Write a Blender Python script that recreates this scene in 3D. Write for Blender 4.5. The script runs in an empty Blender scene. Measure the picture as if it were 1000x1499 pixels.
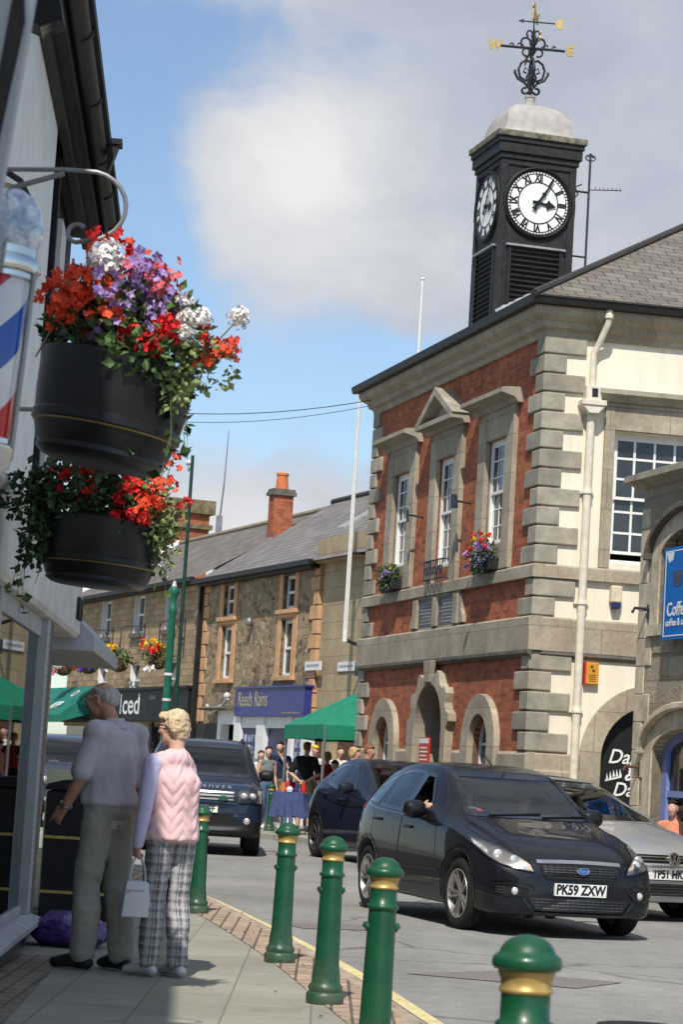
import bpy, bmesh, math, random
import numpy as np
from mathutils import Vector, Matrix
from mathutils.bvhtree import BVHTree
from mathutils.geometry import delaunay_2d_cdt
R = math.radians
PI = math.pi
scene = bpy.context.scene
COL = scene.collection
ROAD_Z, PAVE_Z = -0.05, 0.05

# ------------------------------------------------------------------ objects
def tag(o, label=None, cat=None, group=None, kind=None):
    if label: o['label'] = label
    if cat: o['category'] = cat
    if group: o['group'] = group
    if kind: o['kind'] = kind
    return o

def empty(name, loc=(0, 0, 0), rz=0.0, label=None, cat=None, group=None):
    o = bpy.data.objects.new(name, None)
    COL.objects.link(o)
    o.location = loc
    o.rotation_euler = (0, 0, rz)
    o.empty_display_size = 0.2
    return tag(o, label, cat, group)

def link_mesh(name, me, mat, parent=None, smooth=False):
    o = bpy.data.objects.new(name, me)
    COL.objects.link(o)
    if mat is not None:
        for m in (mat if isinstance(mat, (list, tuple)) else [mat]):
            me.materials.append(m)
    if parent is not None:
        o.parent = parent
    if smooth:
        me.polygons.foreach_set('use_smooth', [True] * len(me.polygons))
    return o

def children(o):
    return [c for c in bpy.data.objects if c.parent == o]

def copy_tree(o, parent=None):
    c = o.copy()
    COL.objects.link(c)
    c.parent = parent
    for ch in children(o):
        copy_tree(ch, c)
    return c

class MB:
    """collects simple shapes, then links them as one mesh object"""
    def __init__(s):
        s.v = []; s.f = []; s.mi = []; s.cur = 0
    def add(s, vs, fs, mi=None):
        n = len(s.v)
        s.v += [tuple(p) for p in vs]
        s.f += [tuple(i + n for i in f) for f in fs]
        s.mi += [s.cur if mi is None else mi] * len(fs)
        return s
    def box(s, x0, x1, y0, y1, z0, z1):
        vs = [(x0, y0, z0), (x1, y0, z0), (x1, y1, z0), (x0, y1, z0), (x0, y0, z1), (x1, y0, z1), (x1, y1, z1), (x0, y1, z1)]
        return s.add(vs, [(0, 3, 2, 1), (4, 5, 6, 7), (0, 1, 5, 4), (1, 2, 6, 5), (2, 3, 7, 6), (3, 0, 4, 7)])
    def obox(s, c, size, M=None):
        hx, hy, hz = size[0] / 2, size[1] / 2, size[2] / 2
        vs = []
        for z in (-hz, hz):
            for x, y in ((-hx, -hy), (hx, -hy), (hx, hy), (-hx, hy)):
                p = Vector((x, y, z))
                if M is not None: p = M @ p
                vs.append(p + Vector(c))
        return s.add(vs, [(0, 3, 2, 1), (4, 5, 6, 7), (0, 1, 5, 4), (1, 2, 6, 5), (2, 3, 7, 6), (3, 0, 4, 7)])
    def tube(s, pts, r, n=8, cap=True):
        pts = [Vector(p) for p in pts]
        rs = r if isinstance(r, (list, tuple)) else [r] * len(pts)
        N = len(pts)
        vs = []
        up = None
        for i, p in enumerate(pts):
            t = (pts[min(i + 1, N - 1)] - pts[max(i - 1, 0)])
            if t.length < 1e-9: t = Vector((0, 0, 1))
            t.normalize()
            if up is None:
                up = Vector((0, 0, 1)) if abs(t.z) < 0.9 else Vector((1, 0, 0))
            a = t.cross(up)
            if a.length < 1e-6: a = t.cross(Vector((0, 1, 0.3)))
            a.normalize()
            b = a.cross(t).normalized()
            up = b
            for k in range(n):
                an = 2 * PI * k / n
                vs.append(p + a * (math.cos(an) * rs[i]) + b * (math.sin(an) * rs[i]))
        fs = []
        for i in range(N - 1):
            for k in range(n):
                k2 = (k + 1) % n
                fs.append((i * n + k, i * n + k2, (i + 1) * n + k2, (i + 1) * n + k))
        if cap:
            fs.append(tuple(range(n - 1, -1, -1)))
            fs.append(tuple((N - 1) * n + k for k in range(n)))
        return s.add(vs, fs)
    def lathe(s, prof, n=24, c=(0, 0, 0), a0=0.0, a1=2 * PI, axis='z', cap=False):
        full = abs(a1 - a0 - 2 * PI) < 1e-6
        m = n if full else n + 1
        vs = []
        for r, z in prof:
            for k in range(m):
                an = a0 + (a1 - a0) * k / n
                x, y = r * math.cos(an), r * math.sin(an)
                if axis == 'z': p = (c[0] + x, c[1] + y, c[2] + z)
                elif axis == 'x': p = (c[0] + z, c[1] + x, c[2] + y)
                else: p = (c[0] + x, c[1] + z, c[2] + y)
                vs.append(p)
        fs = []
        for i in range(len(prof) - 1):
            for k in range(n):
                k2 = (k + 1) % m
                q = (i * m + k, i * m + k2, (i + 1) * m + k2, (i + 1) * m + k)
                fs.append(q if axis != 'y' else q[::-1])
        if cap:
            fs.append(tuple(range(m - 1, -1, -1)))
            fs.append(tuple((len(prof) - 1) * m + k for k in range(m)))
        return s.add(vs, fs)
    def prism(s, poly, y0, y1, plane='xz'):
        """extrude a 2D polygon; xz -> along y, xy -> along z, yz -> along x"""
        n = len(poly)
        def P(u, w, d):
            return (u, d, w) if plane == 'xz' else ((u, w, d) if plane == 'xy' else (d, u, w))
        vs = [P(u, w, y0) for u, w in poly] + [P(u, w, y1) for u, w in poly]
        fs = [tuple(range(n)), tuple(range(2 * n - 1, n - 1, -1))]
        for i in range(n):
            j = (i + 1) % n
            fs.append((i, i + n, j + n, j))
        return s.add(vs, fs)
    def ring(s, outer, inner, y0, y1):
        """band between two equally long xz outlines (open or closed chain), extruded y0..y1"""
        n = len(outer)
        vs = [(u, y0, w) for u, w in outer] + [(u, y0, w) for u, w in inner] + [(u, y1, w) for u, w in outer] + [(u, y1, w) for u, w in inner]
        fs = []
        for i in range(n - 1):
            j = i + 1
            fs += [(i, j, n + j, n + i), (2 * n + j, 2 * n + i, 3 * n + i, 3 * n + j), (j, i, 2 * n + i, 2 * n + j), (n + i, n + j, 3 * n + j, 3 * n + i)]
        fs += [(0, n, 3 * n, 2 * n), (n - 1, 3 * n - 1, 4 * n - 1, 2 * n - 1)]
        return s.add(vs, fs)
    def ball(s, c, r, n=12, m=8, sc=(1, 1, 1)):
        prof = [(max(1e-4, math.sin(PI * i / m)) , -math.cos(PI * i / m)) for i in range(m + 1)]
        vs = []
        for a, z in prof:
            for k in range(n):
                an = 2 * PI * k / n
                vs.append((c[0] + r * sc[0] * a * math.cos(an), c[1] + r * sc[1] * a * math.sin(an), c[2] + r * sc[2] * z))
        fs = [(i * n + k, i * n + (k + 1) % n, (i + 1) * n + (k + 1) % n, (i + 1) * n + k) for i in range(m) for k in range(n)]
        return s.add(vs, fs)
    def build(s, name, mat, parent=None, smooth=False, bevel=0.0, seg=2, angle=40, loc=None):
        me = bpy.data.meshes.new(name)
        me.from_pydata(s.v, [], s.f)
        bm = bmesh.new(); bm.from_mesh(me)
        bmesh.ops.recalc_face_normals(bm, faces=bm.faces)
        if bevel > 0:
            es = [e for e in bm.edges if len(e.link_faces) == 2 and e.calc_face_angle(0) > R(35)]
            bmesh.ops.bevel(bm, geom=es, offset=bevel, segments=seg, affect='EDGES', profile=0.5, clamp_overlap=True)
        bm.to_mesh(me); bm.free()
        if bevel == 0:
            me.polygons.foreach_set('material_index', s.mi)
        o = link_mesh(name, me, mat, parent)
        if smooth:
            me.polygons.foreach_set('use_smooth', [True] * len(me.polygons))
            try:
                me.set_sharp_from_angle(angle=R(angle))
            except Exception:
                pass
        if loc is not None: o.location = loc
        return o

def arc(cx, cz, r, a0, a1, n, rz=None):
    rz = r if rz is None else rz
    return [(cx + r * math.cos(R(a0 + (a1 - a0) * i / n)), cz + rz * math.sin(R(a0 + (a1 - a0) * i / n))) for i in range(n + 1)]

def wall_with_holes(name, outline, holes, y0, y1, mat, parent, bridge=True):
    """xz wall slab with polygonal holes (reveals included)"""
    vs2 = list(outline); edges = []
    n = len(outline)
    edges += [(i, (i + 1) % n) for i in range(n)]
    for h in holes:
        b = len(vs2); vs2 += list(h)
        edges += [(b + i, b + (i + 1) % len(h)) for i in range(len(h))]
    V, E_, F_, _, _, _ = delaunay_2d_cdt([Vector(p) for p in vs2], edges, [], 0, 1e-5)
    def inside(p, poly):
        c = False; j = len(poly) - 1
        for i in range(len(poly)):
            if (poly[i][1] > p[1]) != (poly[j][1] > p[1]) and p[0] < (poly[j][0] - poly[i][0]) * (p[1] - poly[i][1]) / (poly[j][1] - poly[i][1]) + poly[i][0]:
                c = not c
            j = i
        return c
    mb = MB()
    keep = []
    for f in F_:
        cx = sum(V[i][0] for i in f) / len(f); cz = sum(V[i][1] for i in f) / len(f)
        if inside((cx, cz), outline) and not any(inside((cx, cz), h) for h in holes):
            keep.append(f)
    k = len(V)
    vs = [(p[0], y0, p[1]) for p in V] + [(p[0], y1, p[1]) for p in V]
    fs = [tuple(f) for f in keep] + [tuple(i + k for i in f[::-1]) for f in keep]
    cnt = {}
    for f in keep:
        for i in range(len(f)):
            a, b = f[i], f[(i + 1) % len(f)]
            cnt.setdefault((min(a, b), max(a, b)), []).append((a, b))
    for e, l in cnt.items():
        if len(l) == 1:
            a, b = l[0]
            fs.append((b, a, a + k, b + k))
    mb.add(vs, fs)
    return mb.build(name, mat, parent)

_evalcache = None
def text_mesh(txt, size=1.0, shear=0.0, bold=0.0, sx=1.0, depth=0.0, align='CENTER'):
    cu = bpy.data.curves.new('txt', 'FONT')
    cu.body = txt; cu.size = size; cu.shear = shear; cu.offset = bold; cu.extrude = depth
    cu.align_x = align; cu.align_y = 'CENTER'; cu.resolution_u = 3
    o = bpy.data.objects.new('txt', cu)
    COL.objects.link(o)
    dg = bpy.context.evaluated_depsgraph_get(); dg.update()
    me = bpy.data.meshes.new_from_object(o.evaluated_get(dg))
    bpy.data.objects.remove(o)
    me.transform(Matrix.Diagonal((sx, 1, 1, 1)))
    me.materials.clear()
    return me

def text(name, txt, size, M, mat, parent, shear=0.0, bold=0.0, sx=1.0, depth=0.002, align='CENTER'):
    """lettering whose plane is xz facing -y before M"""
    me = text_mesh(txt, size, shear, bold, sx, depth, align)
    me.transform(M @ Matrix.Rotation(R(90), 4, 'X'))
    me.name = name
    return link_mesh(name, me, mat, parent)

def T(x, y, z): return Matrix.Translation((x, y, z))
def RZ(a): return Matrix.Rotation(a, 4, 'Z')
def RX(a): return Matrix.Rotation(a, 4, 'X')
def RY(a): return Matrix.Rotation(a, 4, 'Y')

# ------------------------------------------------------------------ materials
class NT:
    def __init__(s, name):
        s.m = bpy.data.materials.new(name); s.m.use_nodes = True
        s.t = s.m.node_tree; s.n = s.t.nodes; s.l = s.t.links
        s.b = s.n['Principled BSDF']
    def node(s, typ, **kw):
        nd = s.n.new(typ)
        for k, v in kw.items(): setattr(nd, k, v)
        return nd
    def link(s, a, b): s.l.new(a, b)
    def coord(s, uv='obj'):
        tc = s.node('ShaderNodeTexCoord')
        if uv == 'obj': return tc.outputs['Object']
        sep = s.node('ShaderNodeSeparateXYZ'); s.link(tc.outputs['Object'], sep.inputs[0])
        cb = s.node('ShaderNodeCombineXYZ')
        if uv == 'wall':        # u = x + y, v = z
            ad = s.node('ShaderNodeMath', operation='ADD'); s.link(sep.outputs[0], ad.inputs[0]); s.link(sep.outputs[1], ad.inputs[1])
            s.link(ad.outputs[0], cb.inputs[0]); s.link(sep.outputs[2], cb.inputs[1])
        elif uv == 'yx':
            s.link(sep.outputs[1], cb.inputs[0]); s.link(sep.outputs[0], cb.inputs[1])
        return cb.outputs[0]
    def noise(s, vec, scale, detail=4, rough=0.55, dist=0.0):
        nd = s.node('ShaderNodeTexNoise'); nd.inputs['Scale'].default_value = scale; nd.inputs['Detail'].default_value = detail
        nd.inputs['Roughness'].default_value = rough; nd.inputs['Distortion'].default_value = dist
        if vec is not None: s.link(vec, nd.inputs['Vector'])
        return nd.outputs['Fac']
    def ramp(s, fac, stops):
        nd = s.node('ShaderNodeValToRGB')
        e = nd.color_ramp.elements
        while len(e) < len(stops): e.new(0.5)
        for i, (p, c) in enumerate(stops):
            e[i].position = p; e[i].color = (c[0], c[1], c[2], 1) if not isinstance(c, (int, float)) else (c, c, c, 1)
        s.link(fac, nd.inputs[0])
        return nd.outputs[0]
    def mix(s, fac, a, b, mode='MIX'):
        nd = s.node('ShaderNodeMix', data_type='RGBA', blend_type=mode)
        for sock, val in ((nd.inputs[0], fac), (nd.inputs[6], a), (nd.inputs[7], b)):
            if isinstance(val, (int, float)): sock.default_value = val
            elif isinstance(val, (tuple, list)): sock.default_value = (val[0], val[1], val[2], 1)
            else: s.link(val, sock)
        return nd.outputs[2]
    def mapv(s, vec, scale=(1, 1, 1), rot=(0, 0, 0), loc=(0, 0, 0)):
        nd = s.node('ShaderNodeMapping'); nd.inputs['Scale'].default_value = scale; nd.inputs['Rotation'].default_value = rot; nd.inputs['Location'].default_value = loc
        s.link(vec, nd.inputs['Vector']); return nd.outputs[0]
    def bump(s, h, strength=0.3, dist=0.01):
        nd = s.node('ShaderNodeBump'); nd.inputs['Strength'].default_value = strength; nd.inputs['Distance'].default_value = dist
        s.link(h, nd.inputs['Height']); s.link(nd.outputs[0], s.b.inputs['Normal']); return nd
    def col(s, c):
        if isinstance(c, (tuple, list)): s.b.inputs['Base Color'].default_value = (c[0], c[1], c[2], 1)
        else: s.link(c, s.b.inputs['Base Color'])
    def set(s, rough=0.6, metal=0.0, spec=0.5, coat=0.0):
        s.b.inputs['Roughness'].default_value = rough; s.b.inputs['Metallic'].default_value = metal
        s.b.inputs['Specular IOR Level'].default_value = spec; s.b.inputs['Coat Weight'].default_value = coat
        s.b.inputs['Coat Roughness'].default_value = 0.03

def plain(name, c, rough=0.6, metal=0.0, spec=0.3, coat=0.0, var=0.18, scale=6.0, bump=0.0, bscale=60):
    n = NT(name); v = n.coord()
    f = n.noise(v, scale, 5)
    d = tuple(max(0, x * (1 - var)) for x in c); u = tuple(min(1, x * (1 + var)) for x in c)
    n.col(n.ramp(f, [(0.3, d), (0.7, u)])); n.set(rough, metal, spec, coat)
    if bump > 0: n.bump(n.noise(v, bscale, 3), bump, 0.004)
    return n.m

def stone_ashlar(name, c1, c2, mortar, bw=0.6, bh=0.28, ms=0.012, uv='wall', stain=0.5, bump=0.5, off=(0, 0, 0), dist=0.0, rough_face=30):
    n = NT(name); v = n.coord(uv)
    o = n.coord()
    vv = n.mapv(v, loc=off)
    if dist > 0:
        nz = n.node('ShaderNodeTexNoise'); nz.inputs['Scale'].default_value = 3.0; n.link(o, nz.inputs['Vector'])
        ma = n.node('ShaderNodeVectorMath', operation='MULTIPLY_ADD'); n.link(nz.outputs['Color'], ma.inputs[0]); ma.inputs[1].default_value = (dist, dist, 0); n.link(vv, ma.inputs[2])
        vv = ma.outputs[0]
    br = n.node('ShaderNodeTexBrick'); n.link(vv, br.inputs['Vector'])
    br.inputs['Scale'].default_value = 1.0; br.inputs['Brick Width'].default_value = bw; br.inputs['Row Height'].default_value = bh
    br.inputs['Mortar Size'].default_value = ms; br.inputs['Mortar Smooth'].default_value = 0.25; br.inputs['Bias'].default_value = 0.0
    br.inputs['Color1'].default_value = (*c1, 1); br.inputs['Color2'].default_value = (*c2, 1); br.inputs['Mortar'].default_value = (*mortar, 1)
    f1 = n.noise(o, 1.3, 6, 0.65); f2 = n.noise(o, 14, 5, 0.65)
    c = n.mix(stain, br.outputs['Color'], n.ramp(f1, [(0.3, (0.45, 0.43, 0.40)), (0.7, (1.0, 1.0, 1.0))]), 'MULTIPLY')
    c = n.mix(0.55, c, n.ramp(f2, [(0.3, (0.6, 0.6, 0.6)), (0.7, (1.1, 1.1, 1.1))]), 'MULTIPLY')
    n.col(c); n.set(0.9, spec=0.25)
    h = n.mix(0.4, br.outputs['Fac'], n.noise(o, rough_face, 4), 'MIX')
    inv = n.node('ShaderNodeMath', operation='MULTIPLY_ADD'); n.link(br.outputs['Fac'], inv.inputs[0]); inv.inputs[1].default_value = -1.0
    n.link(n.noise(o, rough_face, 5, 0.6), inv.inputs[2])
    n.bump(inv.outputs[0], bump, 0.02)
    return n.m

def rubble(name, stops, scale=4.0, mortar=(0.30, 0.25, 0.18), stretch=(1, 1.8, 1), edge=0.06):
    n = NT(name); v = n.coord('wall')
    vv = n.mapv(v, scale=stretch)
    vo = n.node('ShaderNodeTexVoronoi', feature='F1'); vo.inputs['Scale'].default_value = scale; n.link(vv, vo.inputs['Vector']); vo.inputs['Randomness'].default_value = 0.75
    ve = n.node('ShaderNodeTexVoronoi', feature='DISTANCE_TO_EDGE'); ve.inputs['Scale'].default_value = scale; n.link(vv, ve.inputs['Vector']); ve.inputs['Randomness'].default_value = 0.75
    sp = n.node('ShaderNodeSeparateColor'); n.link(vo.outputs['Color'], sp.inputs[0])
    c = n.ramp(sp.outputs[0], stops)
    o = n.coord()
    c = n.mix(0.6, c, n.ramp(n.noise(o, 12, 5), [(0.3, (0.55, 0.55, 0.55)), (0.7, (1.15, 1.15, 1.15))]), 'MULTIPLY')
    em = n.ramp(ve.outputs['Distance'], [(edge * 0.4, 0.0), (edge, 1.0)])
    c = n.mix(em, mortar, c)
    n.col(c); n.set(0.92, spec=0.2)
    n.bump(em, 0.6, 0.02)
    return n.m

M = {}
M['asphalt'] = None
def make_materials():
    # road
    n = NT('asphalt'); v = n.coord()
    f = n.noise(v, 0.35, 5, 0.6); g = n.noise(v, 90, 3, 0.7); pch = n.noise(v, 9, 4, 0.6)
    c = n.ramp(f, [(0.3, (0.235, 0.228, 0.212)), (0.7, (0.325, 0.316, 0.296))])
    c = n.mix(0.5, c, n.ramp(g, [(0.25, (0.35, 0.35, 0.35)), (0.75, (1.5, 1.5, 1.5))]), 'MULTIPLY')
    c = n.mix(0.3, c, n.ramp(pch, [(0.35, (0.6, 0.6, 0.6)), (0.65, (1.15, 1.15, 1.15))]), 'MULTIPLY')
    # oil spots, tar seams and darker wheel tracks
    vo = n.node('ShaderNodeTexVoronoi'); vo.inputs['Scale'].default_value = 0.55; n.link(n.mapv(v, scale=(1, 0.55, 1)), vo.inputs['Vector'])
    c = n.mix(n.ramp(vo.outputs['Distance'], [(0.05, 0.3), (0.2, 0.0)]), c, (0.11, 0.105, 0.10))
    ve = n.node('ShaderNodeTexVoronoi', feature='DISTANCE_TO_EDGE'); ve.inputs['Scale'].default_value = 0.28
    ds = n.node('ShaderNodeVectorMath', operation='MULTIPLY_ADD'); nn = n.node('ShaderNodeTexNoise'); nn.inputs['Scale'].default_value = 1.2; nn.inputs['Detail'].default_value = 5; n.link(v, nn.inputs['Vector'])
    n.link(nn.outputs['Color'], ds.inputs[0]); ds.inputs[1].default_value = (0.7, 0.7, 0); n.link(v, ds.inputs[2]); n.link(ds.outputs[0], ve.inputs['Vector'])
    c = n.mix(n.ramp(ve.outputs['Distance'], [(0.004, 0.6), (0.010, 0.0)]), c, (0.09, 0.088, 0.085))
    c = n.mix(0.45, c, n.ramp(n.noise(n.mapv(v, scale=(1.1, 0.09, 1), rot=(0, 0, R(-14))), 1.0, 4, 0.6), [(0.35, (0.72, 0.72, 0.72)), (0.65, (1.1, 1.1, 1.1))]), 'MULTIPLY')
    n.col(c); n.set(0.9, spec=0.25); n.bump(g, 0.5, 0.006); M['asphalt'] = n.m
    M['patch'] = plain('asphalt_patch', (0.19, 0.17, 0.162), 0.9, spec=0.2, var=0.3, scale=40, bump=0.4, bscale=110)
    # pavement slabs
    n = NT('paving'); v = n.coord('yx')
    br = n.node('ShaderNodeTexBrick'); n.link(v, br.inputs['Vector']); br.inputs['Scale'].default_value = 1; br.inputs['Brick Width'].default_value = 0.62; br.inputs['Row Height'].default_value = 0.44
    br.inputs['Mortar Size'].default_value = 0.006; br.inputs['Color1'].default_value = (0.30, 0.29, 0.235, 1); br.inputs['Color2'].default_value = (0.345, 0.33, 0.27, 1); br.inputs['Mortar'].default_value = (0.205, 0.195, 0.16, 1)
    o = n.coord()
    c = n.mix(0.6, br.outputs['Color'], n.ramp(n.noise(o, 1.2, 6, 0.65), [(0.3, (0.68, 0.68, 0.66)), (0.7, (1.08, 1.08, 1.08))]), 'MULTIPLY')
    c = n.mix(0.5, c, n.ramp(n.noise(o, 70, 3), [(0.3, (0.7, 0.7, 0.7)), (0.7, (1.15, 1.15, 1.15))]), 'MULTIPLY')
    # old chewing gum spots
    vo = n.node('ShaderNodeTexVoronoi'); vo.inputs['Scale'].default_value = 3.2; n.link(o, vo.inputs['Vector'])
    c = n.mix(n.ramp(vo.outputs['Distance'], [(0.05, 0.45), (0.075, 0.0)]), c, (0.12, 0.115, 0.10))
    c = n.mix(n.ramp(n.noise(o, 2.6, 7, 0.7, 0.6), [(0.56, 0.0), (0.72, 0.55)]), c, (0.17, 0.155, 0.12))
    c = n.mix(n.ramp(n.noise(n.mapv(o, loc=(7, 3, 0)), 0.7, 5), [(0.5, 0.0), (0.7, 0.35)]), c, (0.24, 0.22, 0.17))
    n.col(c); n.set(0.88, spec=0.25); n.bump(br.outputs['Fac'], -0.3, 0.006); M['paving'] = n.m
    def setts(name, a, b, bw, bh):
        n = NT(name); v = n.coord('yx')
        br = n.node('ShaderNodeTexBrick'); n.link(v, br.inputs['Vector']); br.inputs['Scale'].default_value = 1; br.inputs['Brick Width'].default_value = bw; br.inputs['Row Height'].default_value = bh
        br.inputs['Mortar Size'].default_value = 0.009; br.inputs['Color1'].default_value = (*a, 1); br.inputs['Color2'].default_value = (*b, 1); br.inputs['Mortar'].default_value = (0.13, 0.10, 0.075, 1)
        o = n.coord()
        c = n.mix(0.7, br.outputs['Color'], n.ramp(n.noise(o, 6, 5), [(0.3, (0.6, 0.6, 0.6)), (0.7, (1.2, 1.2, 1.2))]), 'MULTIPLY')
        n.col(c); n.set(0.88, spec=0.25); n.bump(br.outputs['Fac'], -0.6, 0.01); return n.m
    M['setts'] = setts('brick_setts', (0.46, 0.335, 0.24), (0.34, 0.26, 0.195), 0.21, 0.105)
    M['setts_dark'] = setts('dark_setts', (0.20, 0.165, 0.13), (0.27, 0.225, 0.18), 0.2, 0.1)
    M['kerb'] = plain('kerb_stone', (0.36, 0.29, 0.22), 0.85, var=0.3, scale=5, bump=0.3)
    n = NT('yellow_paint'); o = n.coord()
    wear = n.ramp(n.noise(o, 24, 6, 0.7), [(0.34, 0.0), (0.46, 1.0)])
    n.col(n.mix(wear, (0.22, 0.2, 0.15), n.ramp(n.noise(o, 3, 4), [(0.3, (0.60, 0.49, 0.22)), (0.7, (0.70, 0.60, 0.32))]))); n.set(0.8); M['yellow'] = n.m
    M['white_paint'] = plain('white_road_paint', (0.6, 0.6, 0.57), 0.8, var=0.25, scale=20)
    # town hall
    n = NT('red_brick'); v = n.coord('wall')
    br = n.node('ShaderNodeTexBrick'); n.link(v, br.inputs['Vector']); br.inputs['Scale'].default_value = 1; br.inputs['Brick Width'].default_value = 0.225; br.inputs['Row Height'].default_value = 0.075
    br.inputs['Mortar Size'].default_value = 0.007; br.inputs['Color1'].default_value = (0.48, 0.145, 0.065, 1); br.inputs['Color2'].default_value = (0.26, 0.07, 0.04, 1); br.inputs['Mortar'].default_value = (0.30, 0.17, 0.11, 1); br.inputs['Bias'].default_value = -0.15
    o = n.coord()
    c = n.mix(0.75, br.outputs['Color'], n.ramp(n.noise(o, 2.2, 6, 0.7), [(0.3, (0.55, 0.5, 0.5)), (0.72, (1.25, 1.2, 1.15))]), 'MULTIPLY')
    c = n.mix(n.ramp(n.noise(o, 5.5, 6, 0.7), [(0.50, 0.0), (0.72, 0.85)]), c, (0.11, 0.06, 0.045))
    n.col(c); n.set(0.9, spec=0.2); n.bump(br.outputs['Fac'], -0.7, 0.012); M['red_brick'] = n.m
    M['chimney_brick'] = n.m
    M['th_stone'] = stone_ashlar('buff_sandstone', (0.520, 0.448, 0.332), (0.429, 0.370, 0.280), (0.260, 0.221, 0.169), 0.95, 0.6, 0.006, stain=0.75, bump=0.15, rough_face=60)
    # quoin stones: darker, sooty, each block its own tone
    n = NT('quoin_stone'); o = n.coord()
    geo = n.node('ShaderNodeNewGeometry')
    base = n.ramp(geo.outputs['Random Per Island'], [(0.0, (0.30, 0.275, 0.225)), (0.5, (0.37, 0.34, 0.275)), (1.0, (0.44, 0.40, 0.32))])
    c = n.mix(0.8, base, n.ramp(n.noise(o, 2.6, 6, 0.7), [(0.3, (0.5, 0.49, 0.47)), (0.7, (1.15, 1.13, 1.08))]), 'MULTIPLY')
    c = n.mix(n.ramp(n.noise(o, 1.9, 5), [(0.62, 0.0), (0.75, 0.6)]), c, (0.34, 0.19, 0.06))
    n.col(c); n.set(0.92, spec=0.2); n.bump(n.noise(o, 45, 4), 0.35, 0.008); M['quoin'] = n.m
    n = NT('cream_render'); o = n.coord(); v = n.coord('wall')
    br = n.node('ShaderNodeTexBrick'); n.link(v, br.inputs['Vector']); br.inputs['Scale'].default_value = 1; br.inputs['Brick Width'].default_value = 0.55; br.inputs['Row Height'].default_value = 0.3; br.inputs['Mortar Size'].default_value = 0.01
    st = n.mapv(o, scale=(3, 3, 0.35))
    c = n.mix(0.55, (0.84, 0.765, 0.62), n.ramp(n.noise(st, 1.4, 6, 0.65), [(0.3, (0.72, 0.69, 0.64)), (0.7, (1.05, 1.05, 1.05))]), 'MULTIPLY')
    c = n.mix(n.ramp(n.noise(o, 9, 5), [(0.66, 0.0), (0.8, 0.35)]), c, (0.42, 0.36, 0.27))
    n.col(c); n.set(0.88, spec=0.25); n.bump(br.outputs['Fac'], -0.35, 0.008); M['cream'] = n.m
    M['cream_pipe'] = plain('cream_painted_iron', (0.66, 0.60, 0.48), 0.55, var=0.12, scale=9, bump=0.1)
    # slates
    def slate(name, c1, c2, bw, bh, moss):
        n = NT(name); tc = n.node('ShaderNodeTexCoord')
        v = tc.outputs['UV']; o = n.coord()
        br = n.node('ShaderNodeTexBrick'); n.link(v, br.inputs['Vector']); br.inputs['Scale'].default_value = 1; br.inputs['Brick Width'].default_value = bw; br.inputs['Row Height'].default_value = bh; br.inputs['Mortar Size'].default_value = 0.012
        br.inputs['Color1'].default_value = (*c1, 1); br.inputs['Color2'].default_value = (*c2, 1); br.inputs['Mortar'].default_value = (0.05, 0.045, 0.04, 1)
        c = n.mix(0.7, br.outputs['Color'], n.ramp(n.noise(o, 1.6, 6, 0.7), [(0.3, (0.6, 0.57, 0.56)), (0.7, (1.2, 1.18, 1.12))]), 'MULTIPLY')
        c = n.mix(n.ramp(n.noise(o, 4, 6, 0.7), [(0.62, 0.0), (0.75, 0.5)]), c, moss)
        n.col(c); n.set(0.75, spec=0.35); n.bump(br.outputs['Fac'], -0.8, 0.015); return n.m
    M['slate'] = slate('grey_slate', (0.17, 0.16, 0.155), (0.235, 0.215, 0.21), 0.4, 0.22, (0.20, 0.18, 0.14))
    M['slate_th'] = slate('brown_slate', (0.15, 0.13, 0.11), (0.21, 0.185, 0.16), 0.36, 0.2, (0.25, 0.22, 0.17))
    M['black_wood'] = plain('black_painted_wood', (0.028, 0.026, 0.026), 0.6, spec=0.25, var=0.3, scale=8, bump=0.12, bscale=40)
    M['gutter_black'] = plain('black_gutter', (0.016, 0.014, 0.013), 0.5, spec=0.25, var=0.3, scale=5)
    M['louvre'] = plain('louvre_black', (0.022, 0.02, 0.02), 0.5, var=0.3)
    M['dome'] = plain('lead_dome', (0.37, 0.345, 0.32), 0.75, var=0.14, scale=7, bump=0.2, bscale=22)
    M['lead'] = plain('lead_sheet', (0.30, 0.30, 0.30), 0.6, var=0.25, scale=7)
    M['white'] = plain('white_paint', (0.74, 0.73, 0.69), 0.45, var=0.07, scale=9, bump=0.05)
    M['white_dirty'] = plain('white_weathered', (0.60, 0.59, 0.56), 0.6, var=0.2, scale=3, bump=0.1)
    M['dial'] = plain('dial_white', (0.82, 0.81, 0.77), 0.4, var=0.05)
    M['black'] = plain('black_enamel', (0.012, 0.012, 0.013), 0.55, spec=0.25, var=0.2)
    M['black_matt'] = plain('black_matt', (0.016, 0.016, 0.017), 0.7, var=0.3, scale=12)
    M['iron'] = plain('wrought_iron', (0.03, 0.032, 0.038), 0.5, var=0.4, scale=30)
    M['gold'] = plain('gold_leaf', (0.52, 0.36, 0.12), 0.42, 0.45, var=0.25, scale=25)
    M['gold_pale'] = plain('pale_gold', (0.66, 0.56, 0.40), 0.5, 0.2, var=0.25, scale=25)
    n = NT('window_glass'); o = n.coord()
    n.col(n.ramp(n.noise(o, 1.1, 3), [(0.35, (0.012, 0.014, 0.016)), (0.7, (0.05, 0.055, 0.06))])); n.set(0.04, spec=0.65); n.bump(n.noise(o, 2.5, 2), 0.06, 0.02); M['glass'] = n.m
    n = NT('clear_glass'); tr = n.node('ShaderNodeBsdfTransparent'); tr.inputs[0].default_value = (0.55, 0.62, 0.60, 1); gl = n.node('ShaderNodeBsdfGlossy'); gl.inputs['Roughness'].default_value = 0.01
    fr = n.node('ShaderNodeFresnel'); fr.inputs[0].default_value = 1.55
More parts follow.
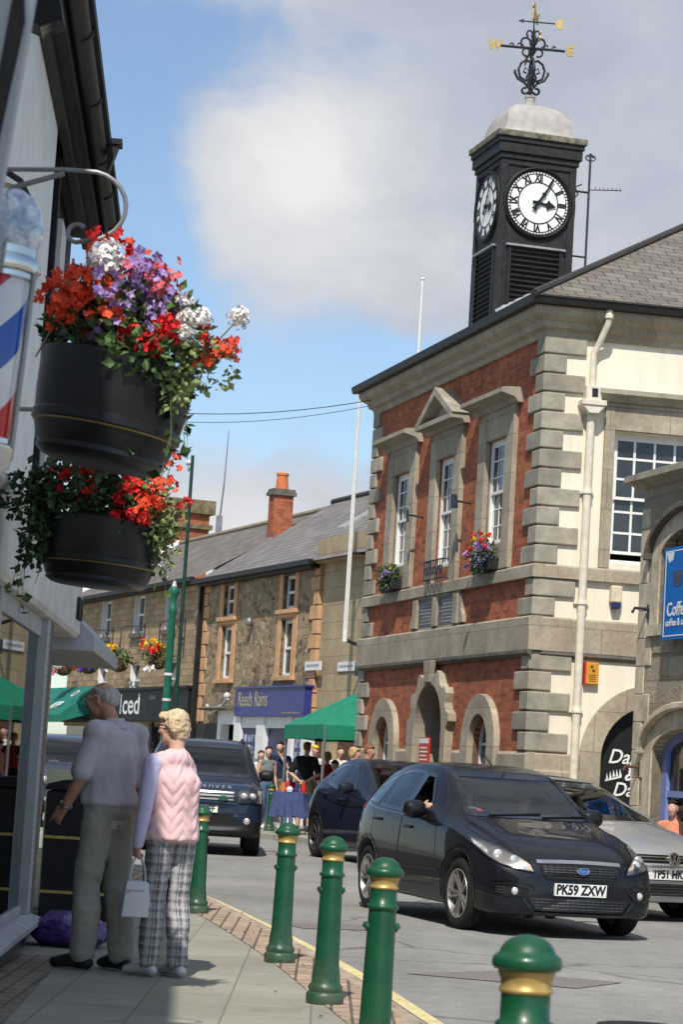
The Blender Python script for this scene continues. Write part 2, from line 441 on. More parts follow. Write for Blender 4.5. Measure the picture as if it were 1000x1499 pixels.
    mx = n.node('ShaderNodeMixShader'); n.link(fr.outputs[0], mx.inputs[0]); n.link(tr.outputs[0], mx.inputs[1]); n.link(gl.outputs[0], mx.inputs[2])
    n.link(mx.outputs[0], n.n['Material Output'].inputs[0]); M['clear'] = n.m
    n = NT('car_glass'); tr = n.node('ShaderNodeBsdfTransparent'); tr.inputs[0].default_value = (0.86, 0.93, 0.90, 1); gl = n.node('ShaderNodeBsdfGlossy'); gl.inputs['Roughness'].default_value = 0.01; gl.inputs[0].default_value = (0.95, 0.97, 1, 1)
    fr = n.node('ShaderNodeFresnel'); fr.inputs[0].default_value = 1.6
    mx = n.node('ShaderNodeMixShader'); n.link(fr.outputs[0], mx.inputs[0]); n.link(tr.outputs[0], mx.inputs[1]); n.link(gl.outputs[0], mx.inputs[2])
    n.link(mx.outputs[0], n.n['Material Output'].inputs[0]); M['car_glass'] = n.m
    # far street
    M['rubble'] = rubble('rubble_stone', [(0.0, (0.125, 0.094, 0.062)), (0.3, (0.300, 0.206, 0.112)), (0.6, (0.413, 0.294, 0.169)), (0.8, (0.213, 0.156, 0.106)), (1.0, (0.525, 0.388, 0.237))], 4.2, stretch=(1, 1.7, 1))
    M['coursed'] = stone_ashlar('coursed_buff_stone', (0.574, 0.412, 0.248), (0.373, 0.271, 0.171), (0.310, 0.233, 0.155), 0.42, 0.17, 0.014, stain=0.6, bump=0.6, dist=0.05, rough_face=18)
    M['ashlar_far'] = stone_ashlar('pale_ashlar', (0.540, 0.431, 0.265), (0.460, 0.362, 0.230), (0.287, 0.218, 0.138), 0.8, 0.38, 0.008, stain=0.55, bump=0.3)
    M['cafe_stone'] = stone_ashlar('cafe_stone', (0.518, 0.441, 0.315), (0.364, 0.315, 0.231), (0.378, 0.315, 0.224), 0.72, 0.30, 0.015, stain=0.5, bump=0.9, dist=0.03, rough_face=22)
    M['cafe_dressed'] = plain('dressed_stone', (0.513, 0.439, 0.317), 0.9, spec=0.2, var=0.3, scale=4, bump=0.25)
    M['orange_stone'] = plain('orange_sandstone', (0.540, 0.316, 0.167), 0.9, spec=0.2, var=0.2, scale=4, bump=0.3)
    M['dark_ledge'] = plain('dark_stone', (0.13, 0.115, 0.095), 0.9, var=0.3)  # darker stone tone for ledges, sills and the moulding under the bands
    M['shop_white'] = plain('shop_white', (0.72, 0.71, 0.69), 0.5, var=0.08)
    M['navy'] = plain('navy_fascia', (0.035, 0.04, 0.19), 0.4, var=0.1)
    M['navy_dark'] = plain('navy_paint', (0.02, 0.025, 0.10), 0.4, var=0.15)
    M['green_canopy'] = plain('green_canvas', (0.012, 0.20, 0.115), 0.75, var=0.12, scale=4, bump=0.15, bscale=7)
    M['awning_green'] = plain('awning_green', (0.012, 0.15, 0.11), 0.8, var=0.15, scale=4, bump=0.15, bscale=9)
    M['bollard_green'] = plain('bollard_green', (0.008, 0.085, 0.032), 0.27, spec=0.5, coat=0.35, var=0.25, scale=7, bump=0.06, bscale=30)
    # enamel with chips, drips and grime at the foot
    n = NT('bollard_enamel'); o = n.coord(); sp = n.node('ShaderNodeSeparateXYZ'); n.link(o, sp.inputs[0])
    c = n.ramp(n.noise(o, 7, 5), [(0.3, (0.004, 0.052, 0.021)), (0.7, (0.008, 0.082, 0.034))])
    c = n.mix(n.ramp(n.noise(n.mapv(o, scale=(9, 9, 1.2)), 1.0, 4), [(0.55, 0.0), (0.75, 0.45)]), c, (0.03, 0.13, 0.07))
    oi = n.node('ShaderNodeObjectInfo'); ad = n.node('ShaderNodeVectorMath', operation='ADD'); n.link(o, ad.inputs[0]); n.link(oi.outputs['Location'], ad.inputs[1])
    c = n.mix(n.ramp(n.noise(ad.outputs[0], 26, 6, 0.7), [(0.665, 0.0), (0.69, 0.9)]), c, (0.055, 0.035, 0.022))
    g = n.node('ShaderNodeMapRange'); n.link(sp.outputs[2], g.inputs[0]); g.inputs[1].default_value = 0.28; g.inputs[2].default_value = 0.0; g.inputs[4].default_value = 0.75
    gm = n.node('ShaderNodeMath', operation='MULTIPLY'); n.link(g.outputs[0], gm.inputs[0]); n.link(n.ramp(n.noise(ad.outputs[0], 14, 5), [(0.35, 0.2), (0.65, 1.0)]), gm.inputs[1])
    c = n.mix(gm.outputs[0], c, (0.10, 0.10, 0.075)); n.col(c); n.set(0.34, spec=0.4, coat=0.2)
    n.link(n.ramp(n.noise(o, 18, 4), [(0.3, 0.25), (0.7, 0.5)]), n.b.inputs['Roughness']); n.bump(n.noise(o, 22, 4), 0.12, 0.004); M['bollard_green'] = n.m
    M['lamp_green'] = plain('lamp_green', (0.015, 0.125, 0.075), 0.4, var=0.2)
    M['rod_green'] = plain('rod_green', (0.01, 0.045, 0.035), 0.5, var=0.2)
    M['bollard_gold'] = plain('bollard_gold', (0.48, 0.32, 0.11), 0.42, 0.35, var=0.25, scale=18)
    M['terracotta'] = plain('terracotta', (0.55, 0.16, 0.06), 0.8, var=0.15)
    M['render_white'] = plain('grey_white_render', (0.78, 0.775, 0.75), 0.85, var=0.08, scale=3, bump=0.15)
    M['grey_fascia'] = plain('grey_fascia', (0.40, 0.41, 0.43), 0.6, var=0.08)
    M['frame_grey'] = plain('grey_white_frame', (0.37, 0.38, 0.39), 0.5, var=0.12, scale=6)
    M['grey_post'] = plain('grey_post', (0.10, 0.105, 0.105), 0.6, var=0.2)
    M['pot_black'] = plain('planter_black', (0.013, 0.013, 0.014), 0.33, var=0.3, scale=6, bump=0.08, bscale=18)
    M['pot_gold'] = plain('planter_gold_band', (0.30, 0.22, 0.085), 0.5, 0.2, var=0.3)
    M['blue_sign'] = plain('blue_sign', (0.008, 0.14, 0.46), 0.6, spec=0.12, var=0.08)
    M['blue_frame'] = plain('lilac_blue_paint', (0.20, 0.25, 0.52), 0.5, var=0.12)
    M['red_alarm'] = plain('red_plastic', (0.5, 0.03, 0.02), 0.45, var=0.1)
    M['orange_alarm'] = plain('orange_plastic', (0.62, 0.27, 0.03), 0.5, var=0.12)
    M['plaque'] = plain('slate_plaque', (0.10, 0.10, 0.10), 0.6, var=0.3, scale=16)
    M['purple_bag'] = plain('purple_plastic', (0.075, 0.03, 0.20), 0.22, spec=0.6, var=0.5, scale=14, bump=0.9, bscale=16)
    M['barber_white'] = plain('barber_white', (0.72, 0.73, 0.75), 0.25, var=0.04, coat=0.4)
    M['chrome'] = plain('chrome', (0.60, 0.60, 0.60), 0.16, 0.95, var=0.08)
    M['steel'] = plain('grey_steel', (0.28, 0.28, 0.28), 0.4, 0.6, var=0.15)
    M['bracket_grey'] = plain('bracket_grey', (0.22, 0.22, 0.22), 0.45, 0.4, var=0.2)
    M['concrete'] = plain('concrete', (0.3, 0.29, 0.27), 0.9, var=0.2)
    M['aerial'] = plain('aerial_grey', (0.22, 0.22, 0.23), 0.5, 0.4)
    M['wood_brown'] = plain('brown_wood', (0.10, 0.045, 0.025), 0.6, var=0.3)
    M['table_blue'] = plain('blue_cloth', (0.05, 0.07, 0.17), 0.8, var=0.25, bump=0.3, bscale=9)
    M['poster'] = plain('poster_mix', (0.3, 0.33, 0.42), 0.5, var=0.9, scale=7)
    M['curtain'] = plain('pale_blind', (0.62, 0.60, 0.54), 0.8, var=0.1)

make_materials()
# ================================================================== SETTING
def sheet(name, poly, z, mat, thick=0.0, kind='structure'):
    mb = MB()
    if thick > 0: mb.prism(poly, z - thick, z, 'xy')
    else: mb.add([(x, y, z) for x, y in poly], [tuple(range(len(poly)))])
    o = mb.build(name, mat)
    o['kind'] = kind
    return o

def smooth_line(pts, n=10):
    out = []
    P = [Vector(p) for p in pts]
    for i in range(len(P) - 1):
        a, b, c, d = P[max(i - 1, 0)], P[i], P[i + 1], P[min(i + 2, len(P) - 1)]
        for k in range(n):
            t = k / n
            out.append(0.5 * ((2 * b) + (c - a) * t + (2 * a - 5 * b + 4 * c - d) * t * t + (3 * b - a - 3 * c + d) * t ** 3))
    out.append(P[-1])
    return out

def offset_line(pts, d):
    out = []
    for i, p in enumerate(pts):
        t = (pts[min(i + 1, len(pts) - 1)] - pts[max(i - 1, 0)]).normalized()
        out.append(p + Vector((t.y, -t.x)) * d)
    return out

ground = sheet('ground', [(-400, -400), (400, -400), (400, 600), (-400, 600)], -0.09, plain('far_ground', (0.2, 0.19, 0.17), 0.9))
road = sheet('road', [(-45, -40), (45, -40), (45, 120), (-45, 120)], ROAD_Z, M['asphalt'])
# outer edge of the near pavement, going away from the camera
kerb_pts = smooth_line([(2.2, -30), (1.9, -4), (1.43, 4), (0.93, 9), (0.48, 12.6), (-0.02, 16.2), (-0.74, 20.3), (-1.55, 24.3), (-2.6, 27.6), (-4.4, 30.4), (-7.0, 32.6), (-16, 38.0), (-30, 46)])
def strip(name, line, d0, d1, z, mat, thick=0.0):
    a = offset_line(line, d0); b = offset_line(line, d1)
    mb = MB(); n = len(a)
    vs = [(p.x, p.y, z) for p in a] + [(p.x, p.y, z) for p in b]
    fs = [(i, i + 1, n + i + 1, n + i) for i in range(n - 1)]
    mb.add(vs, fs)
    if thick > 0:
        mb.add([(p.x, p.y, z) for p in b] + [(p.x, p.y, z - thick) for p in b], [(i, i + 1, n + i + 1, n + i) for i in range(n - 1)])
    o = mb.build(name, mat); o['kind'] = 'structure'
    return o
strip('kerb', kerb_pts, -0.08, 0.0, PAVE_Z, M['kerb'], 0.16)
strip('brick_verge', kerb_pts, -0.42, -0.08, PAVE_Z, M['setts'])
inner = offset_line(kerb_pts, -0.42)
poly = [(p.x, p.y) for p in inner] + [(-30, 40), (-30, -30)]
pave = sheet('pavement', poly, PAVE_Z - 0.004, M['paving'])
strip('yellow_line', kerb_pts, 0.18, 0.275, ROAD_Z + 0.004, M['yellow'])
# dark sett strip along the shop fronts
SH = RZ(R(92.19)); SO = Vector((-1.32, 0, 0))
def shop_pt(x, y): p = SH @ Vector((x, y, 0)) + SO; return (p.x, p.y)
sheet('sett_strip', [shop_pt(-5, -0.02), shop_pt(14.45, -0.02), shop_pt(14.45, -0.33), shop_pt(-5, -0.33)], PAVE_Z + 0.001, M['setts_dark'])
# reinstated trench patches in the road
sheet('road_patch', [(0.62, 15.9), (1.25, 16.55), (2.15, 16.25), (1.75, 15.55)], ROAD_Z + 0.005, M['patch'])
sheet('road_patch', [(-0.35, 20.3), (0.55, 20.75), (0.62, 20.1), (-0.1, 19.75)], ROAD_Z + 0.005, M['patch'])
mb = MB(); mb.lathe([(0.28, 0), (0.28, 0.006), (0.0, 0.006)], 24); o = mb.build('manhole_cover', M['black_matt']); o.location = (1.9, 13.3, ROAD_Z + 0.001); o['kind'] = 'structure'
sheet('far_pavement', [(-30, 66), (-9, 56.5), (-4.0, 49.0), (-1.75, 44.6), (-0.6, 43.0), (0.25, 41.3), (2.25, 34.2), (3.6, 29.6), (10, 6), (14, -8), (30, -8), (30, 90), (-30, 90)], PAVE_Z, M['paving'], 0.14)

# ================================================================== LEFT SHOPS
SHOP = empty('shop_building', (SO.x, SO.y, 0), R(92.19), 'white rendered corner shop on the left with black gutter and big display window', 'building')
def build_shop():
    r = SHOP
    mb = MB()
    mb.box(-6, 15.2, 0.9, 3.0, 0.0, 2.62)
    mb.build('wall', M['render_white'], r)
    def upper(o): o.rotation_euler = (0, 0, R(1.28)); o.location = (0, -0.10, 0); return o
    mb = MB(); mb.box(-6, 19.37, 0.24, 3.5, 2.645, 6.72); w_ = upper(mb.build('upper_wall', M['render_white'], r))
    mb = MB(); mb.box(19.38, 24.1, 0.36, 3.5, 2.645, 6.72); mb.box(20.35, 20.5, 0.26, 0.355, 2.645, 6.7); upper(mb.build('side_wall', M['black_matt'], r))
    mb = MB(); mb.box(20.55, 21.2, 0.22, 0.354, 2.645, 6.1); upper(mb.build('white_panel', M['white_dirty'], r))
    mb = MB(); mb.box(-6, 24.05, 0.06, 0.5, 6.723, 6.76); mb.box(-6, 24.05, 0.04, 0.06, 6.69, 6.86); mb.box(-6, 24.05, 0.16, 0.235, 6.60, 6.72)
    upper(mb.build('soffit', M['black_wood'], r))
    mb = MB(); g_ = 6.80
    prof = [(0.08 * math.cos(R(a)), 0.08 * math.sin(R(a))) for a in range(180, 361, 15)]
    n = len(prof); xs = (-6, 24.1)
    vs = [(x, -0.045 + p[0], g_ + p[1]) for x in xs for p in prof] + [(x, -0.045 + p[0] * 0.9, g_ + p[1] * 0.9) for x in xs for p in prof]
    mb.add(vs, [(i, i + 1, n + i + 1, n + i) for i in range(n - 1)] + [(2 * n + i + 1, 2 * n + i, 3 * n + i, 3 * n + i + 1) for i in range(n - 1)])
    mb.tube([(24.1, -0.045, g_ - .005), (24.12, -0.045, g_ - .005)], 0.082, 14)
    g = upper(mb.build('gutter', M['gutter_black'], r, smooth=True))
    mb = MB()
    for x in [2, 5, 8, 11, 13.6, 16.2, 17.2, 19.0, 20.9, 22.2, 23.5]:
        mb.lathe([(0.084, 0), (0.093, 0.005), (0.093, 0.055), (0.084, 0.06)], 14, (x, -0.045, g_), R(90), R(270), axis='x')
    mb.build('gutter_joint', M['black'], g)
    mb = MB(); mb.prism([(-0.16, 6.90), (4.4, 9.6), (4.4, 9.5), (-0.16, 6.82)], -6, 24.1, 'yz'); upper(mb.build('roof', M['slate'], r))
    mb = MB(); mb.prism([(-0.24, 6.86), (-0.13, 6.86), (-0.13, 6.60), (-0.16, 6.60)], 20.6, 20.75, 'yz'); mb.box(20.58, 20.77, -0.26, -0.12, 6.84, 6.89); upper(mb.build('rainwater_head', M['gutter_black'], r))
    # fascia with soffit
    mb = MB()
    mb.prism([(-0.03, 2.17), (-0.055, 2.20), (-0.055, 2.56), (-0.09, 2.60), (-0.09, 2.64), (0.9, 2.64), (0.9, 2.17)], -6, 17.6, 'yz')
    mb.build('fascia', M['white_dirty'], r, bevel=0.004)
    # window: sill, mullions, panes
    mb = MB(); mb.prism([(-0.10, 0.17), (-0.10, 0.205), (0.0, 0.235), (0.12, 0.235), (0.12, 0.17)], -6, 15.52, 'yz'); mb.build('sill', M['frame_grey'], r, bevel=0.004)
    mb = MB(); mb.box(-6, 15.4, 0.0, 0.3, PAVE_Z - 0.01, 0.169); mb.build('plinth', M['grey_post'], r)
    mb = MB()
    for x in (-2.2, 0.8, 3.8, 6.8, 9.6, 12.55):
        mb.box(x - 0.05, x + 0.05, 0.015, 0.12, 0.235, 2.17)
    mb.box(15.28, 15.46, -0.015, 0.12, 0.235, 2.17)
    mb.box(-6, 15.28, 0.03, 0.11, 2.05, 2.169); mb.box(-6, 15.28, 0.03, 0.11, 0.2352, 0.29)
    mb.build('window_frame', M['frame_grey'], r, bevel=0.006)
    mb = MB()
    for i in range(46): mb.box(15.37 - 0.012 + 0.004 * (i % 3), 15.37 + 0.008 + 0.003 * (i % 2), -0.0162, -0.0153, 0.3 + i * 0.04, 0.3 + i * 0.04 + 0.012 + 0.012 * ((i * 7) % 5 > 2))
    mb.build('torn_tape', M['black_matt'], r)
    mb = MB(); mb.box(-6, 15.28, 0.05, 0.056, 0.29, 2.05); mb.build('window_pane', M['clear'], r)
    mb = MB(); mb.box(15.47, 15.80, 0.0, 0.3, PAVE_Z, 2.169); mb.box(15.80, 16.1, 0.02, 0.3, PAVE_Z, 2.168); mb.build('corner_post', M['grey_post'], r)
    # dark interior
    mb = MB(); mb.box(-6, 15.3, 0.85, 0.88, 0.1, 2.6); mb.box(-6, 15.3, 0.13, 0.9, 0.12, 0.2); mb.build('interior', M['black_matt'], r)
    for i, ch in enumerate('RS'):
        text('letter', ch, 0.22, T(17.15 + i * 0.22, -0.07, 2.36), M['iron'], r, bold=0.006, depth=0.012)
build_shop()

NB = empty('shop_building', (SO.x, SO.y, 0), R(92.19), 'darker shop beyond the white corner shop, with a grey wedge canopy over its front', 'building')
def build_neighbour():
    r = NB
    mb = MB(); mb.box(18.0, 24.0, 0.66, 3.4, 0, 2.6); mb.build('wall', M['coursed'], r)
    mb = MB(); mb.prism([(-0.17, 2.08), (-0.17, 2.19), (0.06, 2.42), (0.655, 2.6), (0.655, 2.08)], 17.65, 21.0, 'yz'); mb.build('canopy', M['grey_fascia'], r, bevel=0.005)
    mb = MB(); mb.box(18.3, 20.9, 0.62, 0.659, 0.4, 1.95); mb.build('shop_window', M['glass'], r)
    mb = MB(); mb.box(18.2, 21.0, 0.60, 0.658, 1.951, 2.079); mb.box(18.2, 21.0, 0.6, 0.658, 0.05, 0.399); mb.build('shop_front', M['black_wood'], r)
build_neighbour()

CB = empty('unseen_terrace', (0, 0, 0), 0, 'stone terrace rounding the left corner beyond the wedge canopy shop', 'terrace')  # out-of-view block added so the black car's side reflects something dark
mb = MB(); mb.prism([(-3.15, 24.7), (-4.0, 27.2), (-8.0, 30.6), (-24, 40.0), (-27, 35), (-9, 24.7)], PAVE_Z, 6.2, 'xy'); mb.build('wall', M['coursed'], CB)
mb = MB(); mb.prism([(-3.1, 24.6), (-3.85, 27.4), (-7.9, 30.95), (-24, 40.4), (-27, 34.9), (-9, 24.6)], 6.203, 6.4, 'xy'); mb.build('eaves', M['gutter_black'], CB)
for q in range(6):
    a_ = Vector((-8.0, 30.6, 0)).lerp(Vector((-24, 40.0, 0)), (q + .3) / 6); mb = MB(); mb.obox(a_ + Vector((0, 0, 4.6)), (1.0, 0.1, 1.4), RZ(R(-30)).to_3x3()); mb.build('window', M['glass'], CB)
    mb = MB(); mb.obox(a_ + Vector((0, 0, 1.35)), (1.9, 0.12, 2.2), RZ(R(-30)).to_3x3()); mb.build('shop_front', M['black_wood'], CB)

def shopw(x, y, z): p = SH @ Vector((x, y, z)) + SO; return p

# flood light on the wall
fl = empty('flood_light', shopw(14.6, 0.38, 5.98), R(92.19), 'black wedge-shaped flood light high on the white rendered wall', 'light')
mb = MB(); mb.prism([(-0.20, 0.02), (-0.17, 0.16), (-0.03, 0.13), (0.0, 0.0), (-0.08, -0.03)], -0.11, 0.11, 'yz'); mb.build('housing', M['black'], fl, bevel=0.008)
mb = MB(); mb.prism([(-0.196, 0.018), (-0.085, -0.03), (-0.09, -0.042), (-0.20, 0.006)], -0.09, 0.09, 'yz'); mb.build('lens', M['glass'], fl)
mb = MB(); mb.ball((0.02, -0.16, 0.175), 0.018); mb.build('sensor', M['white'], fl, smooth=True); fl.scale = (1.3, 1.3, 1.3)

# small ochre board behind the barber globe
hb = empty('hanging_board', (-1.40, 9.6, 3.42), 0, 'small ochre board with black edge behind the barber pole globe', 'sign')
mb = MB(); mb.prism([(-0.16, 0.0), (0.03, 0.0), (0.0, 0.17), (-0.03, 0.24), (-0.16, 0.27)], -0.01, 0.01, 'xz'); mb.build('panel', plain('ochre_board', (0.42, 0.28, 0.10), 0.7, var=0.3), hb)
mb = MB(); mb.tube([(0.035, 0, -0.02), (0.0, 0, 0.18), (-0.05, 0, 0.27), (-0.12, 0, 0.31)], 0.014); mb.build('edge', M['black_wood'], hb)
mb = MB(); mb.tube([(-0.12, 0, 0.29), (-0.72, 0, 0.29)], 0.012); mb.build('arm', M['iron'], hb)

# projecting sign nearest the camera (only its edge is in the picture)
ps = empty('projecting_sign', (-0.735, 4.6, 2.3), 0, 'pale grey projecting sign edge at the top left, nearest the camera', 'sign')
mb = MB(); mb.prism([(-0.7, 0.02), (-0.005, 0.02), (0.045, 0.55), (0.075, 1.6), (-0.7, 1.6)], -0.02, 0.02, 'xz'); mb.build('board', M['grey_fascia'], ps)
mb = MB(); mb.prism([(-0.04, 0.14), (-0.018, 0.12), (0.028, 0.46), (0.022, 0.52), (0.0, 0.52)], -0.0245, -0.0215, 'xz'); mb.build('dark_mark', M['black_wood'], ps)
mb = MB(); mb.tube([(-0.01, 0, -0.36), (0.0, 0, 0.04)], 0.014); mb.build('lower_rod', M['steel'], ps, smooth=True)

# barber pole
bp = empty('barber_pole', (-0.972, 6.05, 1.95), 0, 'red white and blue striped barber pole with glass globe on the left', 'barber pole')
bp.rotation_euler = (0, R(3), 0); bp.scale = (1, 1, 1.05)
n = NT('barber_stripes'); tc = n.node('ShaderNodeTexCoord'); sp = n.node('ShaderNodeSeparateXYZ'); n.link(tc.outputs['Object'], sp.inputs[0])
at = n.node('ShaderNodeMath', operation='ARCTAN2'); n.link(sp.outputs[1], at.inputs[0]); n.link(sp.outputs[0], at.inputs[1])
m1 = n.node('ShaderNodeMath', operation='MULTIPLY_ADD'); n.link(sp.outputs[2], m1.inputs[0]); m1.inputs[1].default_value = 2.1; m1.inputs[2].default_value = 0.42
m2 = n.node('ShaderNodeMath', operation='MULTIPLY_ADD'); n.link(at.outputs[0], m2.inputs[0]); m2.inputs[1].default_value = -1 / (2 * PI); n.link(m1.outputs[0], m2.inputs[2])
fr = n.node('ShaderNodeMath', operation='FRACT'); n.link(m2.outputs[0], fr.inputs[0])
rp = n.ramp(fr.outputs[0], [(0.0, (0.72, 0.72, 0.74)), (0.24, (0.015, 0.085, 0.42)), (0.5, (0.72, 0.72, 0.74)), (0.74, (0.55, 0.02, 0.03))])
n.n['Color Ramp'].color_ramp.interpolation = 'CONSTANT'
n.col(rp); n.set(0.15, spec=0.5, coat=0.5)
STRIPES = n.m
n = NT('globe_glass'); v = n.coord(); f = n.noise(v, 14, 4, 0.6, 1.5)
n.col(n.ramp(f, [(0.35, (0.20, 0.28, 0.42)), (0.5, (0.5, 0.58, 0.68)), (0.65, (0.8, 0.83, 0.86))])); n.set(0.06, spec=0.7, coat=0.8); GLOBE = n.m  # blue and white reflections painted into the opaque globe colour
mb = MB(); mb.lathe([(0.072, 0.14), (0.074, 0.145), (0.074, 0.545), (0.072, 0.55)], 40); mb.build('striped_cylinder', STRIPES, bp, smooth=True)
mb = MB(); mb.lathe([(0.02, 0.0), (0.035, 0.005), (0.055, 0.03), (0.066, 0.06), (0.083, 0.075), (0.086, 0.095), (0.09, 0.1), (0.09, 0.125), (0.084, 0.13), (0.084, 0.142), (0.073, 0.146)], 32)
mb.build('chrome_base', M['chrome'], bp, smooth=True); mb = MB()
mb.lathe([(0.073, 0.548), (0.086, 0.552), (0.086, 0.565), (0.094, 0.57), (0.098, 0.59), (0.094, 0.605), (0.084, 0.61), (0.084, 0.63), (0.076, 0.633)], 32)
mb.build('chrome_cap', M['chrome'], bp, smooth=True)
mb = MB(); mb.tube([(0.086, -0.02, 0.12), (0.086, -0.02, 0.58)], 0.008); mb.tube([(-0.086, 0.02, 0.12), (-0.086, 0.02, 0.58)], 0.008); mb.build('side_rod', M['steel'], bp, smooth=True)
mb = MB(); mb.lathe([(0.078, 0.625), (0.088, 0.65), (0.092, 0.685), (0.084, 0.73), (0.06, 0.765), (0.03, 0.782), (0.001, 0.786)], 32); mb.build('globe', GLOBE, bp, smooth=True)
mb = MB(); mb.tube([(-0.05, 0, 0.09), (-0.62, 0, 0.09)], 0.018); mb.tube([(-0.05, 0, 0.60), (-0.62, 0, 0.60)], 0.018); mb.build('wall_arm', M['steel'], bp, smooth=True)

# ================================================================== FLOWERS
def leafmat(name, c, var=0.5):
    n = NT(name); geo = n.node('ShaderNodeNewGeometry')
    n.col(n.ramp(geo.outputs['Random Per Island'], [(0.0, tuple(x * (1 - var) for x in c)), (0.6, c), (1.0, tuple(min(1, x * (1 + var)) for x in c))]))
    n.set(0.6, spec=0.3); n.b.inputs['Subsurface Weight'].default_value = 0.0
    n.b.inputs['Transmission Weight'].default_value = 0.0
    return n.m
LEAF = leafmat('leaf_green', (0.055, 0.10, 0.028), 0.75)
LEAF_LIGHT = leafmat('leaf_pale_green', (0.22, 0.27, 0.10), 0.5)
LEAF_DARK = leafmat('leaf_dark_green', (0.03, 0.06, 0.022), 0.6)
PET = {'red': leafmat('petal_red', (0.60, 0.012, 0.015), 0.35), 'orange': leafmat('petal_scarlet', (0.75, 0.075, 0.025), 0.3),
       'white': leafmat('petal_white', (0.80, 0.76, 0.74), 0.12), 'purple': leafmat('petal_purple', (0.36, 0.23, 0.50), 0.35),
       'blue': leafmat('petal_blue', (0.05, 0.05, 0.40), 0.4), 'yellow': leafmat('petal_yellow', (0.72, 0.46, 0.02), 0.25), 'pink': leafmat('petal_pink', (0.62, 0.13, 0.15), 0.35)}

def leaf(mb, p, d, size, rng, wide=0.7):
    """one bent pointed leaf of four faces"""
    d = Vector(d).normalized()
    u = Vector((rng.gauss(0, 1), rng.gauss(0, 1), rng.gauss(0, 1)))
    s = d.cross(u)
    if s.length < 1e-3: return
    s.normalize(); nrm = s.cross(d)
    w = size * wide * 0.5
    p = Vector(p)
    vs = [p, p + d * size * 0.45 + s * w - nrm * size * 0.08, p + d * size * 0.5 + nrm * size * 0.06, p + d * size * 0.45 - s * w - nrm * size * 0.08, p + d * size - nrm * size * 0.15]
    mb.add(vs, [(0, 1, 2), (0, 2, 3), (1, 4, 2), (2, 4, 3)])

def flower_head(mb, c, r, n, petal, rng):
    """ball of small petals"""
    c = Vector(c); mb.ball(c, r * 0.66, 8, 6)
    for _ in range(n):
        d = Vector((rng.gauss(0, 1), rng.gauss(0, 1), rng.gauss(0.25, 1))).normalized()
        p = c + d * r * rng.uniform(0.55, 1.0)
        u = d.cross(Vector((rng.gauss(0, 1), rng.gauss(0, 1), rng.gauss(0, 1)))).normalized()
        v = d.cross(u)
        s = petal * rng.uniform(0.7, 1.2)
        k = d * s * 0.35
        mb.add([p, p + u * s + k, p + (u + v) * s * 0.75 + k * 1.2, p + v * s + k], [(0, 1, 2, 3)])

def bloom(mb, c, r, rng, k=5):
    """open five petalled flower facing a random way"""
    c = Vector(c)
    d = Vector((rng.gauss(0, 1), rng.gauss(-0.8, 0.6), rng.gauss(0.1, 0.8))).normalized()
    u = d.cross(Vector((0.3, 0.2, 1))).normalized(); v = d.cross(u)
    for i in range(k):
        a = 2 * PI * i / k + rng.uniform(-0.2, 0.2)
        q = u * math.cos(a) + v * math.sin(a); t = u * math.cos(a + PI / 2) + v * math.sin(a + PI / 2)
        mb.add([c, c + q * r * 0.6 + t * r * 0.42 + d * r * 0.2, c + q * r + d * r * 0.1, c + q * r * 0.6 - t * r * 0.42 + d * r * 0.2], [(0, 1, 2, 3)])

def foliage_blob(mb, c, rad, n, size, rng, out=0.7):
    c = Vector(c)
    for _ in range(n):
        d = Vector((rng.gauss(0, 1), rng.gauss(0, 1), rng.gauss(0, 1))).normalized()
        rr = rng.random() ** 0.45
        p = c + Vector((d.x * rad[0], d.y * rad[1], d.z * rad[2])) * rr
        dd = d * out + Vector((rng.gauss(0, 0.6), rng.gauss(0, 0.6), rng.gauss(0.15, 0.6)))
        leaf(mb, p, dd, size * rng.uniform(0.6, 1.25), rng)

def stems(mb, a, b, rng, r=0.002, sag=0.0):
    a = Vector(a); b = Vector(b)
    mid = (a + b) / 2 + Vector((rng.uniform(-0.02, 0.02), rng.uniform(-0.02, 0.02), sag))
    mb.tube([a, mid, b], r, 4, cap=False)

def trail(mbl, mbs, start, length, drift, rng, size=0.032, step=0.035):
    p = Vector(start); pts = [p.copy()]
    d = Vector((drift[0], drift[1], -0.2))
    L = 0
    while L < length:
        d = (d * 0.72 + Vector((drift[0] * 0.25 + rng.gauss(0, 0.12), drift[1] * 0.25 + rng.gauss(0, 0.12), -0.32))).normalized()
        p = p + d * step; L += step; pts.append(p.copy())
        if rng.random() < 0.85:
            leaf(mbl, p, Vector((rng.gauss(0, 1), rng.gauss(0, 1), rng.gauss(-0.2, 0.7))), size * rng.uniform(0.7, 1.3), rng, 0.95)
    mbs.tube(pts, 0.0016, 4, cap=False)

def pot_shape(rt, h):
    return [(rt - 0.012, h - 0.004), (rt - 0.006, h), (rt, h - 0.004), (rt, h - 0.03), (rt - 0.008, h * 0.62), (rt - 0.018, h * 0.42), (rt - 0.012, h * 0.40), (rt - 0.012, h * 0.33),
            (rt - 0.026, h * 0.30), (rt - 0.045, h * 0.14), (rt - 0.052, h * 0.12), (rt - 0.05, h * 0.07), (rt - 0.075, h * 0.02), (rt - 0.10, 0.0), (0.0, -0.002)]

